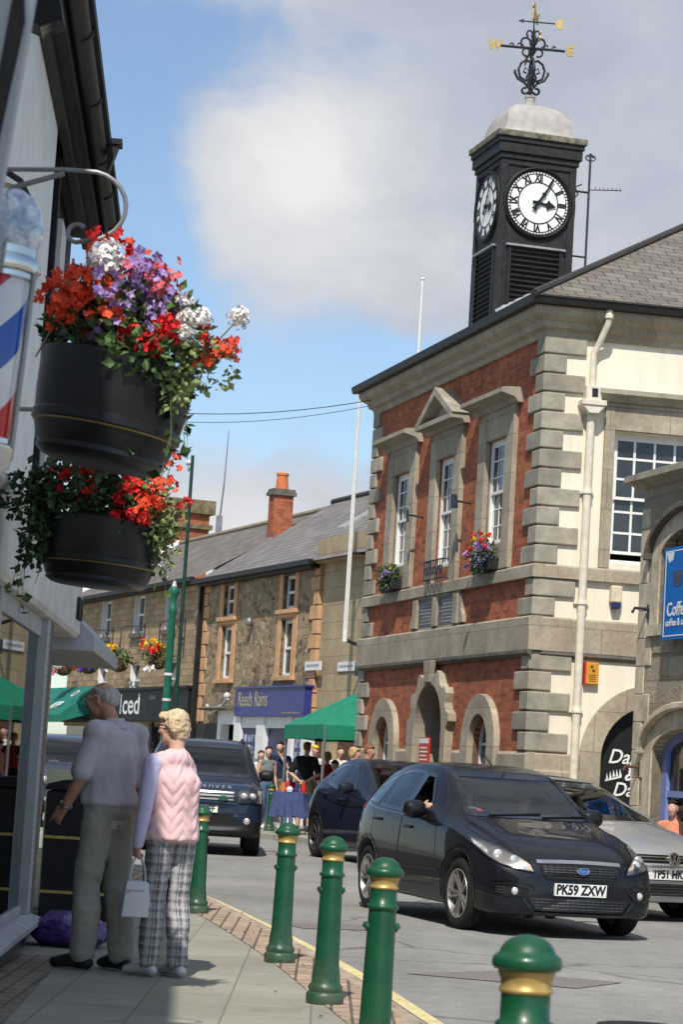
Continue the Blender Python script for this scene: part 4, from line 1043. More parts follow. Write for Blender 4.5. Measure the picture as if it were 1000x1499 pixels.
    # ---- cornice (front and side) and gutter
    prof = [(0.1, 7.93), (-0.05, 7.93), (-0.07, 8.02), (-0.14, 8.06), (-0.16, 8.14), (-0.27, 8.22), (-0.30, 8.30), (-0.30, 8.345), (0.1, 8.345)]
    gprof = [(0.1, 8.348), (-0.38, 8.348), (-0.40, 8.36), (-0.42, 8.47), (-0.40, 8.49), (-0.34, 8.50), (0.1, 8.50)]
    def mitred(name, prof, mat):
        mb = MB(); n = len(prof)
        A = []; B = []; Cc = []
        t2 = math.tan((R(90) - R(5.3)) / 2)
        for (y, z) in prof:
            d = -y
            A.append((-W - max(d, 0), y, z))
            # corner point: offset both faces by d
            # front line y=-d ; side line offset outward by d
            sx, sy = math.sin(R(5.3)), math.cos(R(5.3)); nx, ny = sy, -sx
            yy = -d; xx = (d - ny * yy) / nx
            B.append((xx, yy, z))
            Cc.append((xx + sx * 9 , yy + sy * 9, z))
        vs = A + B + Cc
        fs = []
        for i in range(n):
            j = (i + 1) % n
            fs += [(i, j, n + j, n + i), (n + i, n + j, 2 * n + j, 2 * n + i)]
        fs += [tuple(range(n - 1, -1, -1)), tuple(2 * n + i for i in range(n))]
        mb.add(vs, fs)
        return mb.build(name, mat, r)
    mitred('cornice', prof, M['th_stone']); mitred('gutter', gprof, M['gutter_black'])
    # ---- roof: hipped slates
    ov = 0.40; z0 = 8.46; p = math.tan(R(30))
    sx, sy = math.sin(R(5.3)), math.cos(R(5.3))
    Br = Vector((ov, -ov, z0)); Bl = Vector((-W - ov, -ov, z0)); half = (W + 2 * ov) / 2
    ridge0 = Vector((-W / 2 + 0.2, -ov + half, z0 + half * p)); ridge1 = ridge0 + Vector((sx * 3, 9, 0))
    Fr = Br + Vector((sx, sy, 0)) * 14; Fl = Bl + Vector((0, 14, 0))
    slope_faces('roof', [(Bl, Br, ridge0), (Br, Fr, ridge1, ridge0), (Fl, Bl, ridge0, ridge1)], M['slate_th'], r)
    mb = MB(); mb.tube([Br + Vector((0, 0, 0.02)), ridge0 + Vector((0, 0, 0.03))], 0.06, 8); mb.build('hip_tiles', M['slate_th'], r)
    # ---- cream side wall
    def side(o): o.rotation_euler = (0, 0, SIDE); return o
    hole_w = [(1.10, 4.62), (2.50, 4.62), (2.50, 6.60), (1.10, 6.60)]
    c, hw, spring, apex = 1.92, 0.80, 1.72, 2.52
    hole_d = [(c - hw, 0.12), (c + hw, 0.12)] + [(c + hw * math.cos(R(a)), spring + (apex - spring) * math.sin(R(a))) for a in range(0, 181, 12)]
    o = wall_with_holes('side_wall', [(0.02, 0.0), (9.0, 0.0), (9.0, 8.0), (0.02, 8.0)], [hole_w, hole_d], 0.0, 0.4, M['cream'], r); side(o)
    mb = MB(); mb.box(0.94, 1.098, -0.06, 0.3, 4.525, 6.95); mb.box(2.502, 2.66, -0.06, 0.3, 4.525, 6.95); mb.box(1.098, 2.502, -0.055, 0.3, 6.602, 6.95); mb.box(0.9, 2.7, -0.05, 0.1, 6.952, 7.02)
    side(mb.build('window_surround', M['th_stone'], r, bevel=0.01))
    mb = MB(); mb.prism([(-0.24, 7.12), (-0.24, 7.19), (-0.2, 7.2), (0.1, 7.24), (0.1, 7.02), (-0.08, 7.02), (-0.14, 7.08)], 0.8, 2.8, 'yz'); side(mb.build('window_hood', M['quoin'], r))
    sash(r, 1.10, 2.50, 4.62, 6.60, 0.16, 4, 3, open_bottom=0.10, bar=0.035, fr=0.07, rot=SIDE)
    band(0.11, 9.0, 4.32, 4.52, 0.085, rot=SIDE); band(0.12, 9.0, 3.24, 3.742, 0.08, rot=SIDE)
    mb = MB(); mb.prism([(-0.075, 3.19), (-0.03, 3.14), (-0.03, 3.239), (-0.075, 3.239)], 0.1, 9.0, 'yz'); side(mb.build('band_moulding', M['dark_ledge'], r))
    inn = [(c - hw, 0.1)] + [(c + hw * math.cos(R(a)), spring + (apex - spring) * math.sin(R(a))) for a in range(180, -1, -6)] + [(c + hw, 0.1)]
    out = [(c - 1.12, 0.1)] + [(c + 1.12 * math.cos(R(a)), spring + 1.12 * math.sin(R(a))) for a in range(180, -1, -6)] + [(c + 1.12, 0.1)]
    mb = MB(); mb.ring(out, inn, -0.05, 0.38); side(mb.build('side_arch', M['th_stone'], r, bevel=0.008))
    for x0, x1 in ((0.09, 0.79), (3.05, 9.0)):
        mb = MB(); mb.prism([(-0.07, 0.0), (-0.07, 1.47), (-0.05, 1.5), (-0.05, 1.72), (-0.02, 1.745), (0.1, 1.745), (0.1, 0.0)], x0, x1, 'yz'); side(mb.build('plinth', M['th_stone'], r))
    mb = MB(); mb.prism([(c - hw, 0.1)] + [(c + hw * math.cos(R(a)), spring + (apex - spring) * math.sin(R(a))) for a in range(180, -1, -12)] + [(c + hw, 0.1)], 0.12, 0.16, 'xz')
    sh = side(mb.build('shop_panel', M['black'], r))
    def sub(o, par): o.parent = par; return o
    text('lettering', 'Dapper', 0.30, T(1.27, 0.113, 1.75), M['white'], sh, shear=0.30, bold=0.003, sx=0.95, align='LEFT')
    text('lettering', '&', 0.27, T(1.62, 0.113, 1.50), M['white'], sh, shear=0.30, bold=0.006)
    text('lettering', 'Dandy', 0.29, T(1.36, 0.113, 1.27), M['white'], sh, shear=0.30, bold=0.003, sx=0.95, align='LEFT')
    mb = MB()
    for k in range(5):
        a = R(200 - 0) ; x = 1.28 + k * 0.05; z = 1.40 + 0.018 * k + 0.02 * (1 - abs(k - 2) / 2)
        mb.prism([(x - 0.02, z), (x + 0.02, z + 0.006), (x - 0.012, z + 0.11)], 0.111, 0.115, 'xz')
    mb.prism([(1.25, 1.385), (1.50, 1.455), (1.495, 1.48), (1.245, 1.41)], 0.111, 0.115, 'xz')
    mb.build('crown', M['white'], sh)
    mb = MB(); mb.prism([(0.0, 0.1), (0.0, 1.9), (0.05, 2.0), (0.1, 0.1)], 0, 0.01, 'yz')
    # ---- clock tower
    h = 0.66; xc, yc = -5.5, 0.8 + 0.66
    tw = MB()
    tw.box(xc - h, xc + h, yc - h, yc + h, 8.6, 11.95)
    tower = tw.build('clock_tower', M['black_wood'], r)
    def twp(name, mb, mat, **kw):
        return mb.build(name, mat, tower, **kw)
    mb = MB()
    for sx_ in (-1, 1):
        for sy_ in (-1, 1):
            x, y = xc + sx_ * (h - 0.03), yc + sy_ * (h - 0.03); mb.box(x - 0.06, x + 0.06, y - 0.06, y + 0.06, 8.7, 11.9)
    twp('corner_post', mb, M['black_wood'], bevel=0.01)
    mb = MB()
    for k, (e, z0_, z1_) in enumerate(((0.03, 11.86, 11.96), (0.06, 11.962, 12.06), (0.10, 12.062, 12.24), (0.125, 12.242, 12.33))):
        mb.box(xc - h - e, xc + h + e, yc - h - e, yc + h + e, z0_, z1_)
    twp('cornice', mb, M['black_wood'], bevel=0.012)
    mb = MB(); mb.box(xc - h - 0.16, xc + h + 0.16, yc - h - 0.16, yc + h + 0.16, 12.333, 12.44)
    twp('cap', mb, plain('mossy_cap', (0.15, 0.14, 0.10), 0.85, var=0.7, scale=9, bump=0.4), bevel=0.012)
    # square-plan dome with rounded profile
    mb = MB(); prof_ = [(0.80, 12.443), (0.70, 12.49), (0.675, 12.55), (0.66, 12.66), (0.63, 12.78), (0.565, 12.90), (0.46, 13.0), (0.33, 13.07), (0.16, 13.11), (0.10, 13.12)]
    N = 32; vs = []; fs = []
    for (a, z) in prof_:
        for k in range(N):
            an = 2 * PI * k / N + PI / 4; t = max(abs(math.cos(an)), abs(math.sin(an)))
            f = 1.0 / t if z < 12.45 else (1.0 / t) * 0.65 + 0.35 * 1.08
            vs.append((xc + a * f * math.cos(an) , yc + a * f * math.sin(an), z))
    for i in range(len(prof_) - 1):
        for k in range(N): fs.append((i * N + k, i * N + (k + 1) % N, (i + 1) * N + (k + 1) % N, (i + 1) * N + k))
    mb.add(vs, fs); mb.lathe([(0.12, 13.1), (0.12, 13.16), (0.09, 13.18), (0.085, 13.28), (0.1, 13.29), (0.1, 13.32), (0.001, 13.32)], 20, (xc, yc, 0))
    twp('dome', mb, M['dome'], smooth=True, angle=50)
    # dials on the two visible faces and the others
    def dial(rot, lit):
        Mx = T(xc, yc, 11.24) @ RZ(rot) @ T(0, -h, 0)
        def add(name, mb, mat, **kw):
            o = mb.build(name, mat, tower, **kw); o.matrix_local = Mx; return o
        mb = MB(); mb.lathe([(0.0, -0.035), (0.575, -0.035), (0.575, 0.0)], 64, axis='y'); add('dial', mb, M['dial'])
        mb = MB(); mb.lathe([(0.575, 0.0), (0.575, -0.05), (0.60, -0.07), (0.63, -0.05), (0.64, 0.0)], 64, axis='y'); 
        mb.lathe([(0.353, -0.036), (0.353, -0.042), (0.372, -0.042), (0.372, -0.036)], 64, axis='y')
        mb.lathe([(0.508, -0.036), (0.508, -0.042), (0.52, -0.042), (0.52, -0.036)], 64, axis='y'); mb.lathe([(0.55, -0.036), (0.55, -0.042), (0.575, -0.042), (0.575, -0.036)], 64, axis='y')
        for k in range(60):
            a = 2 * PI * k / 60; Mm = RY(a)
            mb.obox(Mm @ Vector((0, -0.039, 0.535)), (0.014, 0.005, 0.032), Mm.to_3x3())
        add('dial_ring', mb, M['black'])
        for k, s in enumerate(['XII', 'I', 'II', 'III', 'IV', 'V', 'VI', 'VII', 'VIII', 'IX', 'X', 'XI']):
            a = 2 * PI * k / 12
            o = text('numeral', s, 0.185, RY(a) @ T(0, -0.037, 0.44), M['black'], tower, bold=0.010, sx=0.62 if len(s) > 2 else 0.75)
            o.matrix_local = Mx
        mb = MB()
        def hand(a, L, w):
            Mm = RY(a)
            pts = [(-w * 0.5, -0.10), (w * 0.5, -0.10), (w * 0.45, L * 0.45), (w * 1.9, L * 0.55), (w * 1.0, L * 0.68), (w * 0.9, L * 0.74), (0, L), (-w * 0.9, L * 0.74), (-w * 1.0, L * 0.68), (-w * 1.9, L * 0.55), (-w * 0.45, L * 0.45)]
            vs = []
            for yy in (-0.06, -0.052):
                for (u, z) in pts: vs.append(Mm @ Vector((u, yy, z)))
            n_ = len(pts)
            mb.add(vs, [tuple(range(n_)), tuple(range(2 * n_ - 1, n_ - 1, -1))] + [(i, i + n_, (i + 1) % n_ + n_, (i + 1) % n_) for i in range(n_)])
        def hand_min(a, L, w):
            Mm = RY(a)
            pts = [(-w * 1.6, -0.15), (w * 1.6, -0.15), (w * 0.8, -0.05), (w * 0.7, L * 0.3), (w * 1.5, L * 0.36), (w * 0.6, L * 0.45), (w * 0.35, L), (-w * 0.35, L), (-w * 0.6, L * 0.45), (-w * 1.5, L * 0.36), (-w * 0.7, L * 0.3), (-w * 0.8, -0.05)]
            vs = []
            for yy in (-0.075, -0.066):
                for (u, z) in pts: vs.append(Mm @ Vector((u, yy, z)))
            n_ = len(pts)
            mb.add(vs, [tuple(range(n_)), tuple(range(2 * n_ - 1, n_ - 1, -1))] + [(i, i + n_, (i + 1) % n_ + n_, (i + 1) % n_) for i in range(n_)])
        hand(R(97), 0.33, 0.05); hand_min(R(32), 0.50, 0.03)
        mb.lathe([(0.0, -0.085), (0.04, -0.085), (0.04, -0.04)], 16, axis='y')
        add('clock_hands', mb, M['black'])
        # louvred opening below
        mb = MB(); mb.box(-0.50, -0.44, -0.04, 0.0, -2.3, -0.80); mb.box(0.44, 0.50, -0.04, 0.0, -2.3, -0.80)
        for k in range(17):
            z = -0.86 - k * 0.088
            mb.obox((0, -0.012, z), (0.88, 0.07, 0.012), RX(R(38)).to_3x3())
        add('louvres', mb, M['louvre'])
        mb = MB(); mb.box(-0.54, 0.54, -0.075, 0.0, -0.80, -0.765); add('louvre_sill', mb, M['lead'])
        mb = MB(); mb.box(-0.44, 0.44, -0.004, 0.0, -2.3, -0.80); add('louvre_back', mb, M['black_matt'])
    dial(0, True); dial(R(90), True); dial(R(180), False)
    # lead flashing along the tower foot
    mb = MB()
    p0 = Vector((xc + h + 0.02, yc - h - 0.02, z0 + (yc - h + ov) * p + 0.03)); p1 = Vector((xc + h + 0.02, yc + h, z0 + (yc + h + ov) * p + 0.03))
    mb.add([p0 + Vector((0, 0, 0.12)), p1 + Vector((0, 0, 0.12)), p1 + Vector((0.14, 0, -0.01)), p0 + Vector((0.14, 0, -0.01))], [(0, 1, 2, 3)])
    twp('flashing', mb, M['lead'])
    # pole with aerial on the right side of the tower
    mb = MB(); X_ = xc + h + 0.0; Yp = yc + h + 0.28
    mb.tube([(X_, Yp, 10.15), (X_, Yp, 12.25)], 0.022, 8); mb.tube([(X_, yc + h, 10.4), (X_, Yp + 0.02, 10.4)], 0.018, 8); mb.tube([(X_, yc + h - 0.02, 11.55), (X_, Yp, 11.55)], 0.02, 8)
    mb.tube([(X_, yc + h, 11.4), (X_, yc + h + 0.08, 11.5), (X_, yc + h + 0.02, 11.62), (X_, yc + h + 0.14, 11.68)], 0.016, 6)
    for s in (-1, 1): mb.tube([(X_, Yp + s * (0.02 + 0.07 * math.sin(R(a))), 12.12 + 0.05 * (1 - math.cos(R(a)))) for a in range(0, 271, 30)], 0.012, 6)
    mb.tube([(X_, Yp, 11.6), (X_ - 0.05, Yp + 0.62, 11.68)], 0.009, 6)
    for k in range(7):
        t = 0.12 + 0.08 * k; mb.tube([(X_ - 0.004 * k, Yp + t, 11.60 + 0.08 * t), (X_ - 0.004 * k, Yp + t, 11.66 + 0.08 * t)], 0.006, 4)
    twp('aerial_pole', mb, M['iron'])
    # ---- weather vane
    vb = 13.32
    mb = MB(); V = lambda x, y, z: (xc + x, yc + y, vb + z)
    mb.tube([V(0, 0, 0), V(0, 0, 1.62)], [0.022, 0.012], 8)
    for k in range(4):
        a = k * PI / 2
        def sp(pts, r_=0.013): mb.tube([V(u * math.cos(a), u * math.sin(a), z) for u, z in pts], r_ * 1.6, 6)
        sp([(0.02, 0.08)] + [(0.10 + 0.055 * math.cos(R(t)), 0.10 + 0.055 * math.sin(R(t))) for t in range(210, 500, 30)], 0.014)
        sp([(0.02, 0.14), (0.12, 0.25), (0.24, 0.31), (0.30, 0.42), (0.29, 0.46)], 0.016)
        sp([(0.02, 0.62), (0.10, 0.66), (0.19, 0.60), (0.235, 0.48), (0.20, 0.34), (0.10, 0.28), (0.04, 0.33)], 0.015)
        sp([(0.03, 0.2), (0.09, 0.34), (0.04, 0.46), (0.12, 0.52), (0.14, 0.44), (0.09, 0.42)], 0.012)
        sp([(0.13 + 0.085 * math.cos(R(t)), 0.98 + 0.085 * math.sin(R(t))) for t in range(200, -100, -30)], 0.013)
        sp([(0.11 + 0.07 * math.cos(R(t)), 0.80 + 0.07 * math.sin(R(t))) for t in range(180, -150, -30)], 0.012)
        sp([(0.07 + 0.05 * math.cos(R(t)), 1.14 + 0.06 * math.sin(R(t))) for t in range(230, -90, -30)], 0.011)
        sp([(0.0, 0.88), (0.58, 0.88)], 0.016)
        sp([(0.24 + 0.03 * math.cos(R(t)), 0.92 + 0.035 * math.sin(R(t))) for t in range(250, 0, -30)], 0.009); sp([(0.38 + 0.03 * math.cos(R(t)), 0.915 + 0.03 * math.sin(R(t))) for t in range(250, 0, -30)], 0.009)
    mb.ball(V(0, 0, 0.88), 0.05, 10, 6); mb.ball(V(0, 0, 0.18), 0.04, 10, 6); mb.ball(V(0, 0, 0.66), 0.035, 10, 6)
    # the arms are turned so that W lies left and E right of the camera
    va = twp('weather_vane', mb, M['iron'])
    rotv = R(80)
    def turned(o): o.matrix_local = T(xc, yc, 0) @ RZ(rotv) @ T(-xc, -yc, 0); return o
    turned(va)
    for s, a in (('E', 0), ('W', 180), ('N', 90), ('S', 270)):
        Mx = T(xc, yc, vb + 0.88) @ RZ(rotv + R(a)) @ T(0.67, 0, 0) @ (RZ(R(180)) if s in 'W' else Matrix.Identity(4))
        o = text('letter', s, 0.24, Matrix.Identity(4), M['gold'], tower, bold=0.012, depth=0.014); o.matrix_local = Mx
    mb = MB(); mb.tube([(-0.30, 0, 1.36), (0.34, 0, 1.36)], 0.013, 6); mb.prism([(-0.38, 1.36), (-0.28, 1.32), (-0.28, 1.40)], -0.01, 0.01)
    Mv = T(xc, yc, vb) @ RZ(rotv - R(12)) @ RY(R(4))
    o = twp('wind_arrow', mb, M['iron']); o.matrix_local = Mv
    mb = MB(); mb.prism([(0.28, 1.36), (0.34, 1.44), (0.43, 1.44), (0.39, 1.36), (0.43, 1.27), (0.34, 1.27)], -0.012, 0.012); o = twp('arrow_tail', mb, M['gold']); o.matrix_local = Mv
    mb = MB(); mb.prism([(-0.19, 1.385), (-0.12, 1.385), (-0.09, 1.45), (0.02, 1.45), (0.05, 1.385), (0.12, 1.39), (0.10, 1.5), (0.16, 1.6), (0.12, 1.61), (0.06, 1.54), (-0.04, 1.55), (-0.10, 1.62), (-0.12, 1.70), (-0.2, 1.69), (-0.22, 1.62), (-0.18, 1.58), (-0.19, 1.5)], -0.014, 0.014)
    o = twp('gilded_beast', mb, M['gold']); o.matrix_local = T(xc, yc, vb) @ RZ(rotv + R(62)) @ RY(R(4))
build_town_hall()

def sidew(t, y, z):   # point on the cream side wall (t along, y outwards negative)
    p = RZ(SIDE) @ Vector((t, y, z)); return thw(p.x, p.y, p.z)
SROT = TA - R(90) + SIDE
# downpipe on the cream wall
dp = empty('downpipe', sidew(0.70, 0, 0), SROT, 'cream painted downpipe with hopper head on the corner of the town hall', 'downpipe')
mb = MB(); mb.tube([(0, -0.09, 0.0), (0, -0.09, 6.84)], 0.062, 14)
mb.tube([(0.14, -0.32, 8.36), (0.14, -0.30, 8.16), (0.06, -0.12, 7.86), (-0.0, -0.09, 7.72), (0.0, -0.09, 7.0)], 0.05, 12)
mb.build('pipe', M['cream_pipe'], dp, smooth=True)
mb = MB()
for z in (0.8, 2.35, 3.95, 5.6): mb.lathe([(0.062, 0), (0.078, 0.005), (0.078, 0.05), (0.07, 0.06), (0.07, 0.1), (0.062, 0.105)], 14, (0, -0.09, z)); mb.box(-0.11, 0.11, -0.05, 0.0, z + 0.01, z + 0.05)
mb.lathe([(0.05, 0), (0.065, 0.01), (0.065, 0.07), (0.05, 0.08)], 14, (0.14, -0.315, 8.22))
mb.build('collar', M['cream_pipe'], dp, smooth=True)
mb = MB(); mb.box(-0.19, 0.19, -0.26, 0.0, 6.92, 7.0); mb.prism([(-0.18, 6.92), (-0.07, 6.80), (0.07, 6.80), (0.18, 6.92)], -0.24, -0.01, 'xz'); mb.box(-0.12, 0.12, -0.2, -0.0, 7.001, 7.22); mb.build('hopper', M['cream_pipe'], dp, bevel=0.008)
mb = MB(); mb.box(-0.03, 0.06, -0.206, -0.2, 7.05, 7.18); mb.build('opening', M['black_matt'], dp)
# alarm box, bulkhead lamp
al = empty('alarm_box', sidew(0.90, 0, 2.79), SROT, 'red and orange alarm box on the cream wall beside the downpipe', 'alarm box')
mb = MB(); mb.box(-0.085, 0.11, -0.10, 0.0, 0.0, 0.32); mb.build('case', M['orange_alarm'], al, bevel=0.01)
mb = MB(); mb.box(-0.112, -0.087, -0.104, 0.0, -0.004, 0.324); mb.build('red_flank', M['red_alarm'], al, bevel=0.006)
mb = MB(); mb.lathe([(0.022, -0.104), (0.022, -0.10)], 12, (0.0, 0, 0.26), axis='y', cap=True); mb.lathe([(0.022, -0.104), (0.022, -0.10)], 12, (0.03, 0, 0.20), axis='y', cap=True)
for k in range(4): mb.box(-0.04, 0.07, -0.1035, -0.1, 0.04 + k * 0.03, 0.05 + k * 0.03)
mb.build('print', M['wood_brown'], al)
wl = empty('wall_lamp', sidew(1.22, 0, 3.93), SROT, 'small cream bulkhead lamp below the cream wall window', 'lamp')
mb = MB(); mb.box(-0.085, 0.085, -0.14, 0.0, 0.09, 0.34); mb.build('housing', plain('lamp_cream', (0.66, 0.57, 0.40), 0.5), wl, bevel=0.02)
mb = MB(); mb.prism([(-0.075, 0.088), (0.075, 0.088), (0.06, 0.0), (-0.06, 0.0)], -0.13, 0.0, 'xz'); mb.build('lens', M['navy_dark'], wl, bevel=0.01)
# red notice in the doorway
mb = MB(); nt = empty('notice_board', thw(-4.95, -0.06, 1.50), TA - R(90), 'small red and white notice in the dark town hall doorway', 'notice')
mb.box(-0.0, 0.52, -0.03, 0.0, 0.0, 0.44); mb.build('board', M['red_alarm'], nt)
mb = MB(); mb.box(0.02, 0.50, -0.035, -0.03, 0.34, 0.42)
for k in range(4): mb.box(0.06 + 0.03 * (k % 2), 0.46 - 0.05 * (k % 2), -0.034, -0.03, 0.06 + k * 0.065, 0.085 + k * 0.065)
mb.build('print', M['white'], nt)
mb = MB(); mb.tube([(0.1, -0.015, 0), (0.1, -0.015, -1.45)], 0.015); mb.tube([(0.42, -0.015, 0), (0.42, -0.015, -1.45)], 0.015); mb.build('legs', M['black'], nt)
# small lamp brackets on the brick
for i, (x, lab) in enumerate(((-3.18, 'small dark spotlight bracket on the brick between the middle and right windows'), (-5.72, 'small grey bracket on the brick between the left and middle windows'))):
    sb = empty('spot_bracket', thw(x, 0, 5.72), TA - R(90), lab, 'bracket', 'brackets on the brick front')
    mb = MB(); mb.tube([(0, 0, 0), (0, -0.28, 0.02)], 0.018); mb.build('arm', M['iron'], sb)
    mb = MB(); mb.tube([(0, -0.30, 0.12), (0, -0.28, -0.10)], [0.05, 0.06] if i == 0 else [0.02, 0.025], 10); mb.build('head', M['iron'], sb)
# window boxes on the sill band
def window_box(x, lab, seed, cols):
    rng = random.Random(seed)
    w = empty('window_box', thw(x, -0.13, 4.53), TA - R(90), lab, 'flower box', 'window boxes on the town hall front')
    mb = MB(); mb.box(-0.42, 0.42, -0.09, 0.07, 0.0, 0.16); mb.build('trough', M['black_matt'], w)
    fo, lt = MB(), MB()
    foliage_blob(fo, (0, -0.05, 0.26), (0.48, 0.20, 0.2), 420, 0.06, rng); foliage_blob(lt, (0.0, -0.06, 0.30), (0.42, 0.18, 0.16), 130, 0.05, rng); foliage_blob(fo, (0.1, -0.14, 0.10), (0.36, 0.10, 0.16), 160, 0.06, rng)
    fo.build('foliage', LEAF, w); lt.build('pale_foliage', LEAF_LIGHT, w)
    for col, cx, cz, n_ in cols:
        m = MB()
        for _ in range(n_): flower_head(m, (cx + rng.gauss(0, 0.12), -0.12 + rng.gauss(0, 0.07), cz + rng.gauss(0, 0.07)), 0.045, 16, 0.03, rng)
        m.build('flowers', PET[col], w)
window_box(-7.0, 'window box of green plants under the left town hall window', 21, [('orange', -0.35, 0.36, 3), ('yellow', -0.1, 0.38, 2), ('purple', 0.1, 0.16, 7), ('purple', 0.2, 0.3, 3)])
window_box(-1.95, 'overflowing window box with purple and red flowers under the right town hall window', 22, [('red', -0.35, 0.30, 6), ('purple', 0.05, 0.2, 13), ('purple', 0.3, 0.32, 6), ('red', 0.36, 0.48, 3), ('yellow', -0.1, 0.42, 3), ('red', -0.15, 0.5, 3), ('blue', 0.1, 0.1, 5)])
# white flag pole standing on the town hall roof
fp = empty('flag_pole', (1.30, 44.0, 8.75), 0, 'white flag pole standing on the town hall roof left of the clock tower', 'flag pole')
mb = MB(); mb.tube([(0, 0, -0.3), (0, 0, 2.1)], [0.035, 0.025], 10); mb.build('pole', M['white'], fp, smooth=True)
mb = MB(); mb.ball((0, 0, 2.12), 0.04); mb.build('finial', M['white'], fp, smooth=True)

# ================================================================== STONE CAFE on the right
CF = empty('stone_cafe', THO, TA - R(90), 'rough buff stone building at the right edge with arched openings and blue paintwork', 'building')
def build_cafe():
    r = CF; x0, x1 = 3.98, 13.0
    up = [(4.62, 3.55), (6.62, 3.55), (6.62, 4.25)] + arc(5.62, 4.25, 1.0, 0, 180, 16, 0.36)[1:-1] + [(4.62, 4.25)]
    lo = [(4.62, 0.3), (6.62, 0.3), (6.62, 1.75)] + arc(5.62, 1.75, 1.0, 0, 180, 16, 0.32)[1:-1] + [(4.62, 1.75)]
    wall_with_holes('wall', [(x0, 0), (x1, 0), (x1, 5.22), (x0, 5.22)], [up, lo], 0.0, 0.5, M['cafe_stone'], r)
    mb = MB(); mb.box(x0, x0 + 0.4, 0.5, 2.6, 0, 5.22); mb.build('end_wall', M['cafe_stone'], r)
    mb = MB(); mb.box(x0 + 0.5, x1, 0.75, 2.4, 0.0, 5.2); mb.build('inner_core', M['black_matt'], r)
    # dressed corner blocks
    mb = MB(); z = 0.0; k = 0
    while z < 4.9:
        h = 0.36; L = 0.46 if k % 2 == 0 else 0.26
        mb.box(x0 - 0.012, x0 + L, -0.014, 0.3, z + 0.004, min(z + h, 4.95) - 0.004); z += h; k += 1
    mb.build('quoins', M['cafe_dressed'], r, bevel=0.008)
    # opening surrounds with label mould
    for (zs, rise, base, nm) in ((4.25, 0.36, 3.4, 'upper_surround'), (1.75, 0.32, 0.0, 'lower_surround')):
        inn = [(4.62, base)] + arc(5.62, zs, 1.0, 180, 0, 20, rise) + [(6.62, base)]
        out = [(4.36, base)] + arc(5.62, zs, 1.26, 180, 0, 20, rise + 0.24) + [(6.88, base)]
        mb = MB(); mb.ring(out, inn, -0.02, 0.48); mb.build(nm, M['cafe_dressed'], r, bevel=0.008)
        inn = arc(5.62, zs, 1.265, 180, 0, 20, rise + 0.245); out = arc(5.62, zs, 1.36, 180, 0, 20, rise + 0.33)
        mb = MB(); mb.ring(out, inn, -0.11, 0.1); mb.build('hood_mould', M['dark_ledge'] if zs > 3 else M['cafe_dressed'], r, bevel=0.015)
    mb = MB(); mb.box(4.36, 6.88, -0.06, 0.4, 3.26, 3.4); mb.build('sill', M['cafe_dressed'], r)
    mb = MB(); mb.prism([(-0.22, 5.30), (-0.22, 5.38), (0.0, 5.46), (0.6, 5.46), (0.6, 5.22), (-0.02, 5.22), (-0.10, 5.27)], x0 - 0.2, x1, 'yz'); mb.build('coping', M['quoin'], r)
    # blue joinery below, dark glass
    inn = [(4.80, 0.3)] + arc(5.62, 1.75, 0.84, 180, 0, 16, 0.22) + [(6.44, 0.3)]; out = [(4.62, 0.3)] + arc(5.62, 1.75, 1.0, 180, 0, 16, 0.32) + [(6.62, 0.3)]
    mb = MB(); mb.ring(out, inn, 0.14, 0.24); mb.box(4.8, 6.44, 0.15, 0.23, 1.22, 1.30); mb.box(5.58, 5.66, 0.15, 0.23, 1.31, 1.95); mb.box(4.8, 6.44, 0.16, 0.22, 0.3, 0.52)
    f = mb.build('shop_window', M['blue_frame'], r)
    g = MB(); g.box(4.78, 6.46, 0.185, 0.192, 0.5, 2.0); g.build('pane', M['glass'], f)
    inn = [(4.74, 3.45)] + arc(5.62, 4.25, 0.88, 180, 0, 16, 0.28) + [(6.5, 3.45)]; out = [(4.62, 3.41)] + arc(5.62, 4.25, 1.0, 180, 0, 16, 0.36) + [(6.62, 3.41)]
    mb = MB(); mb.ring(out, inn, 0.2, 0.3); f = mb.build('upper_window', M['blue_frame'], r)
    g = MB(); g.box(4.7, 6.5, 0.245, 0.252, 3.42, 4.55); g.build('pane', M['glass'], f)
    mb = MB()
    for k in range(9): mb.tube([(4.62 + 0.25 * k, 0.1, 4.5), (4.75 + 0.2 * k, 0.05, 4.18)], 0.012, 5)
    mb.tube([(4.55, 0.06, 4.3), (6.7, 0.06, 4.36)], 0.015, 5); mb.build('iron_scroll', M['iron'], r)
    # rough-faced single stones standing out of the wall so the face is uneven
    rng = random.Random(4); mb = MB()
    z = 0.02; row = 0
    while z < 3.1:
        x = x0 + 0.5 + 0.3 * (row % 2)
        while x < x1 - 0.8:
            L = rng.uniform(0.4, 0.85)
            if not (4.2 < x + L and x < 7.1 and z < 2.45):
                mb.box(x + 0.012, x + L - 0.012, -rng.uniform(0.005, 0.04), 0.05, z + 0.012, z + 0.288)
            x += L
        z += 0.30; row += 1
    mb.build('rough_stones', M['cafe_stone'], r, bevel=0.01)
build_cafe()
def cafew(x, y, z): return thw(x, y, z)
sg = empty('cafe_sign', cafew(5.10, -0.11, 3.17), TA - R(90), 'bright blue cafe sign with white border and lettering at the right edge', 'sign')
mb = MB(); mb.box(0, 1.6, -0.05, 0.0, 0.0, 1.16); mb.build('board', M['blue_sign'], sg)
mb = MB()
for a in ((0.05, 1.55, 0.04, 0.055), (0.05, 1.55, 1.105, 1.12)): mb.box(a[0], a[1], -0.054, -0.05, a[2], a[3])
for a in ((0.05, 0.066), (1.534, 1.55)): mb.box(a[0], a[1], -0.054, -0.05, 0.056, 1.104)
mb.build('border', M['white'], sg)
text('lettering', 'Coffee', 0.24, T(0.14, -0.053, 0.37), M['white'], sg, bold=0.004, align='LEFT')
text('lettering', 'coffee & cakes', 0.13, T(0.12, -0.053, 0.21), M['white'], sg, bold=0.002, align='LEFT')
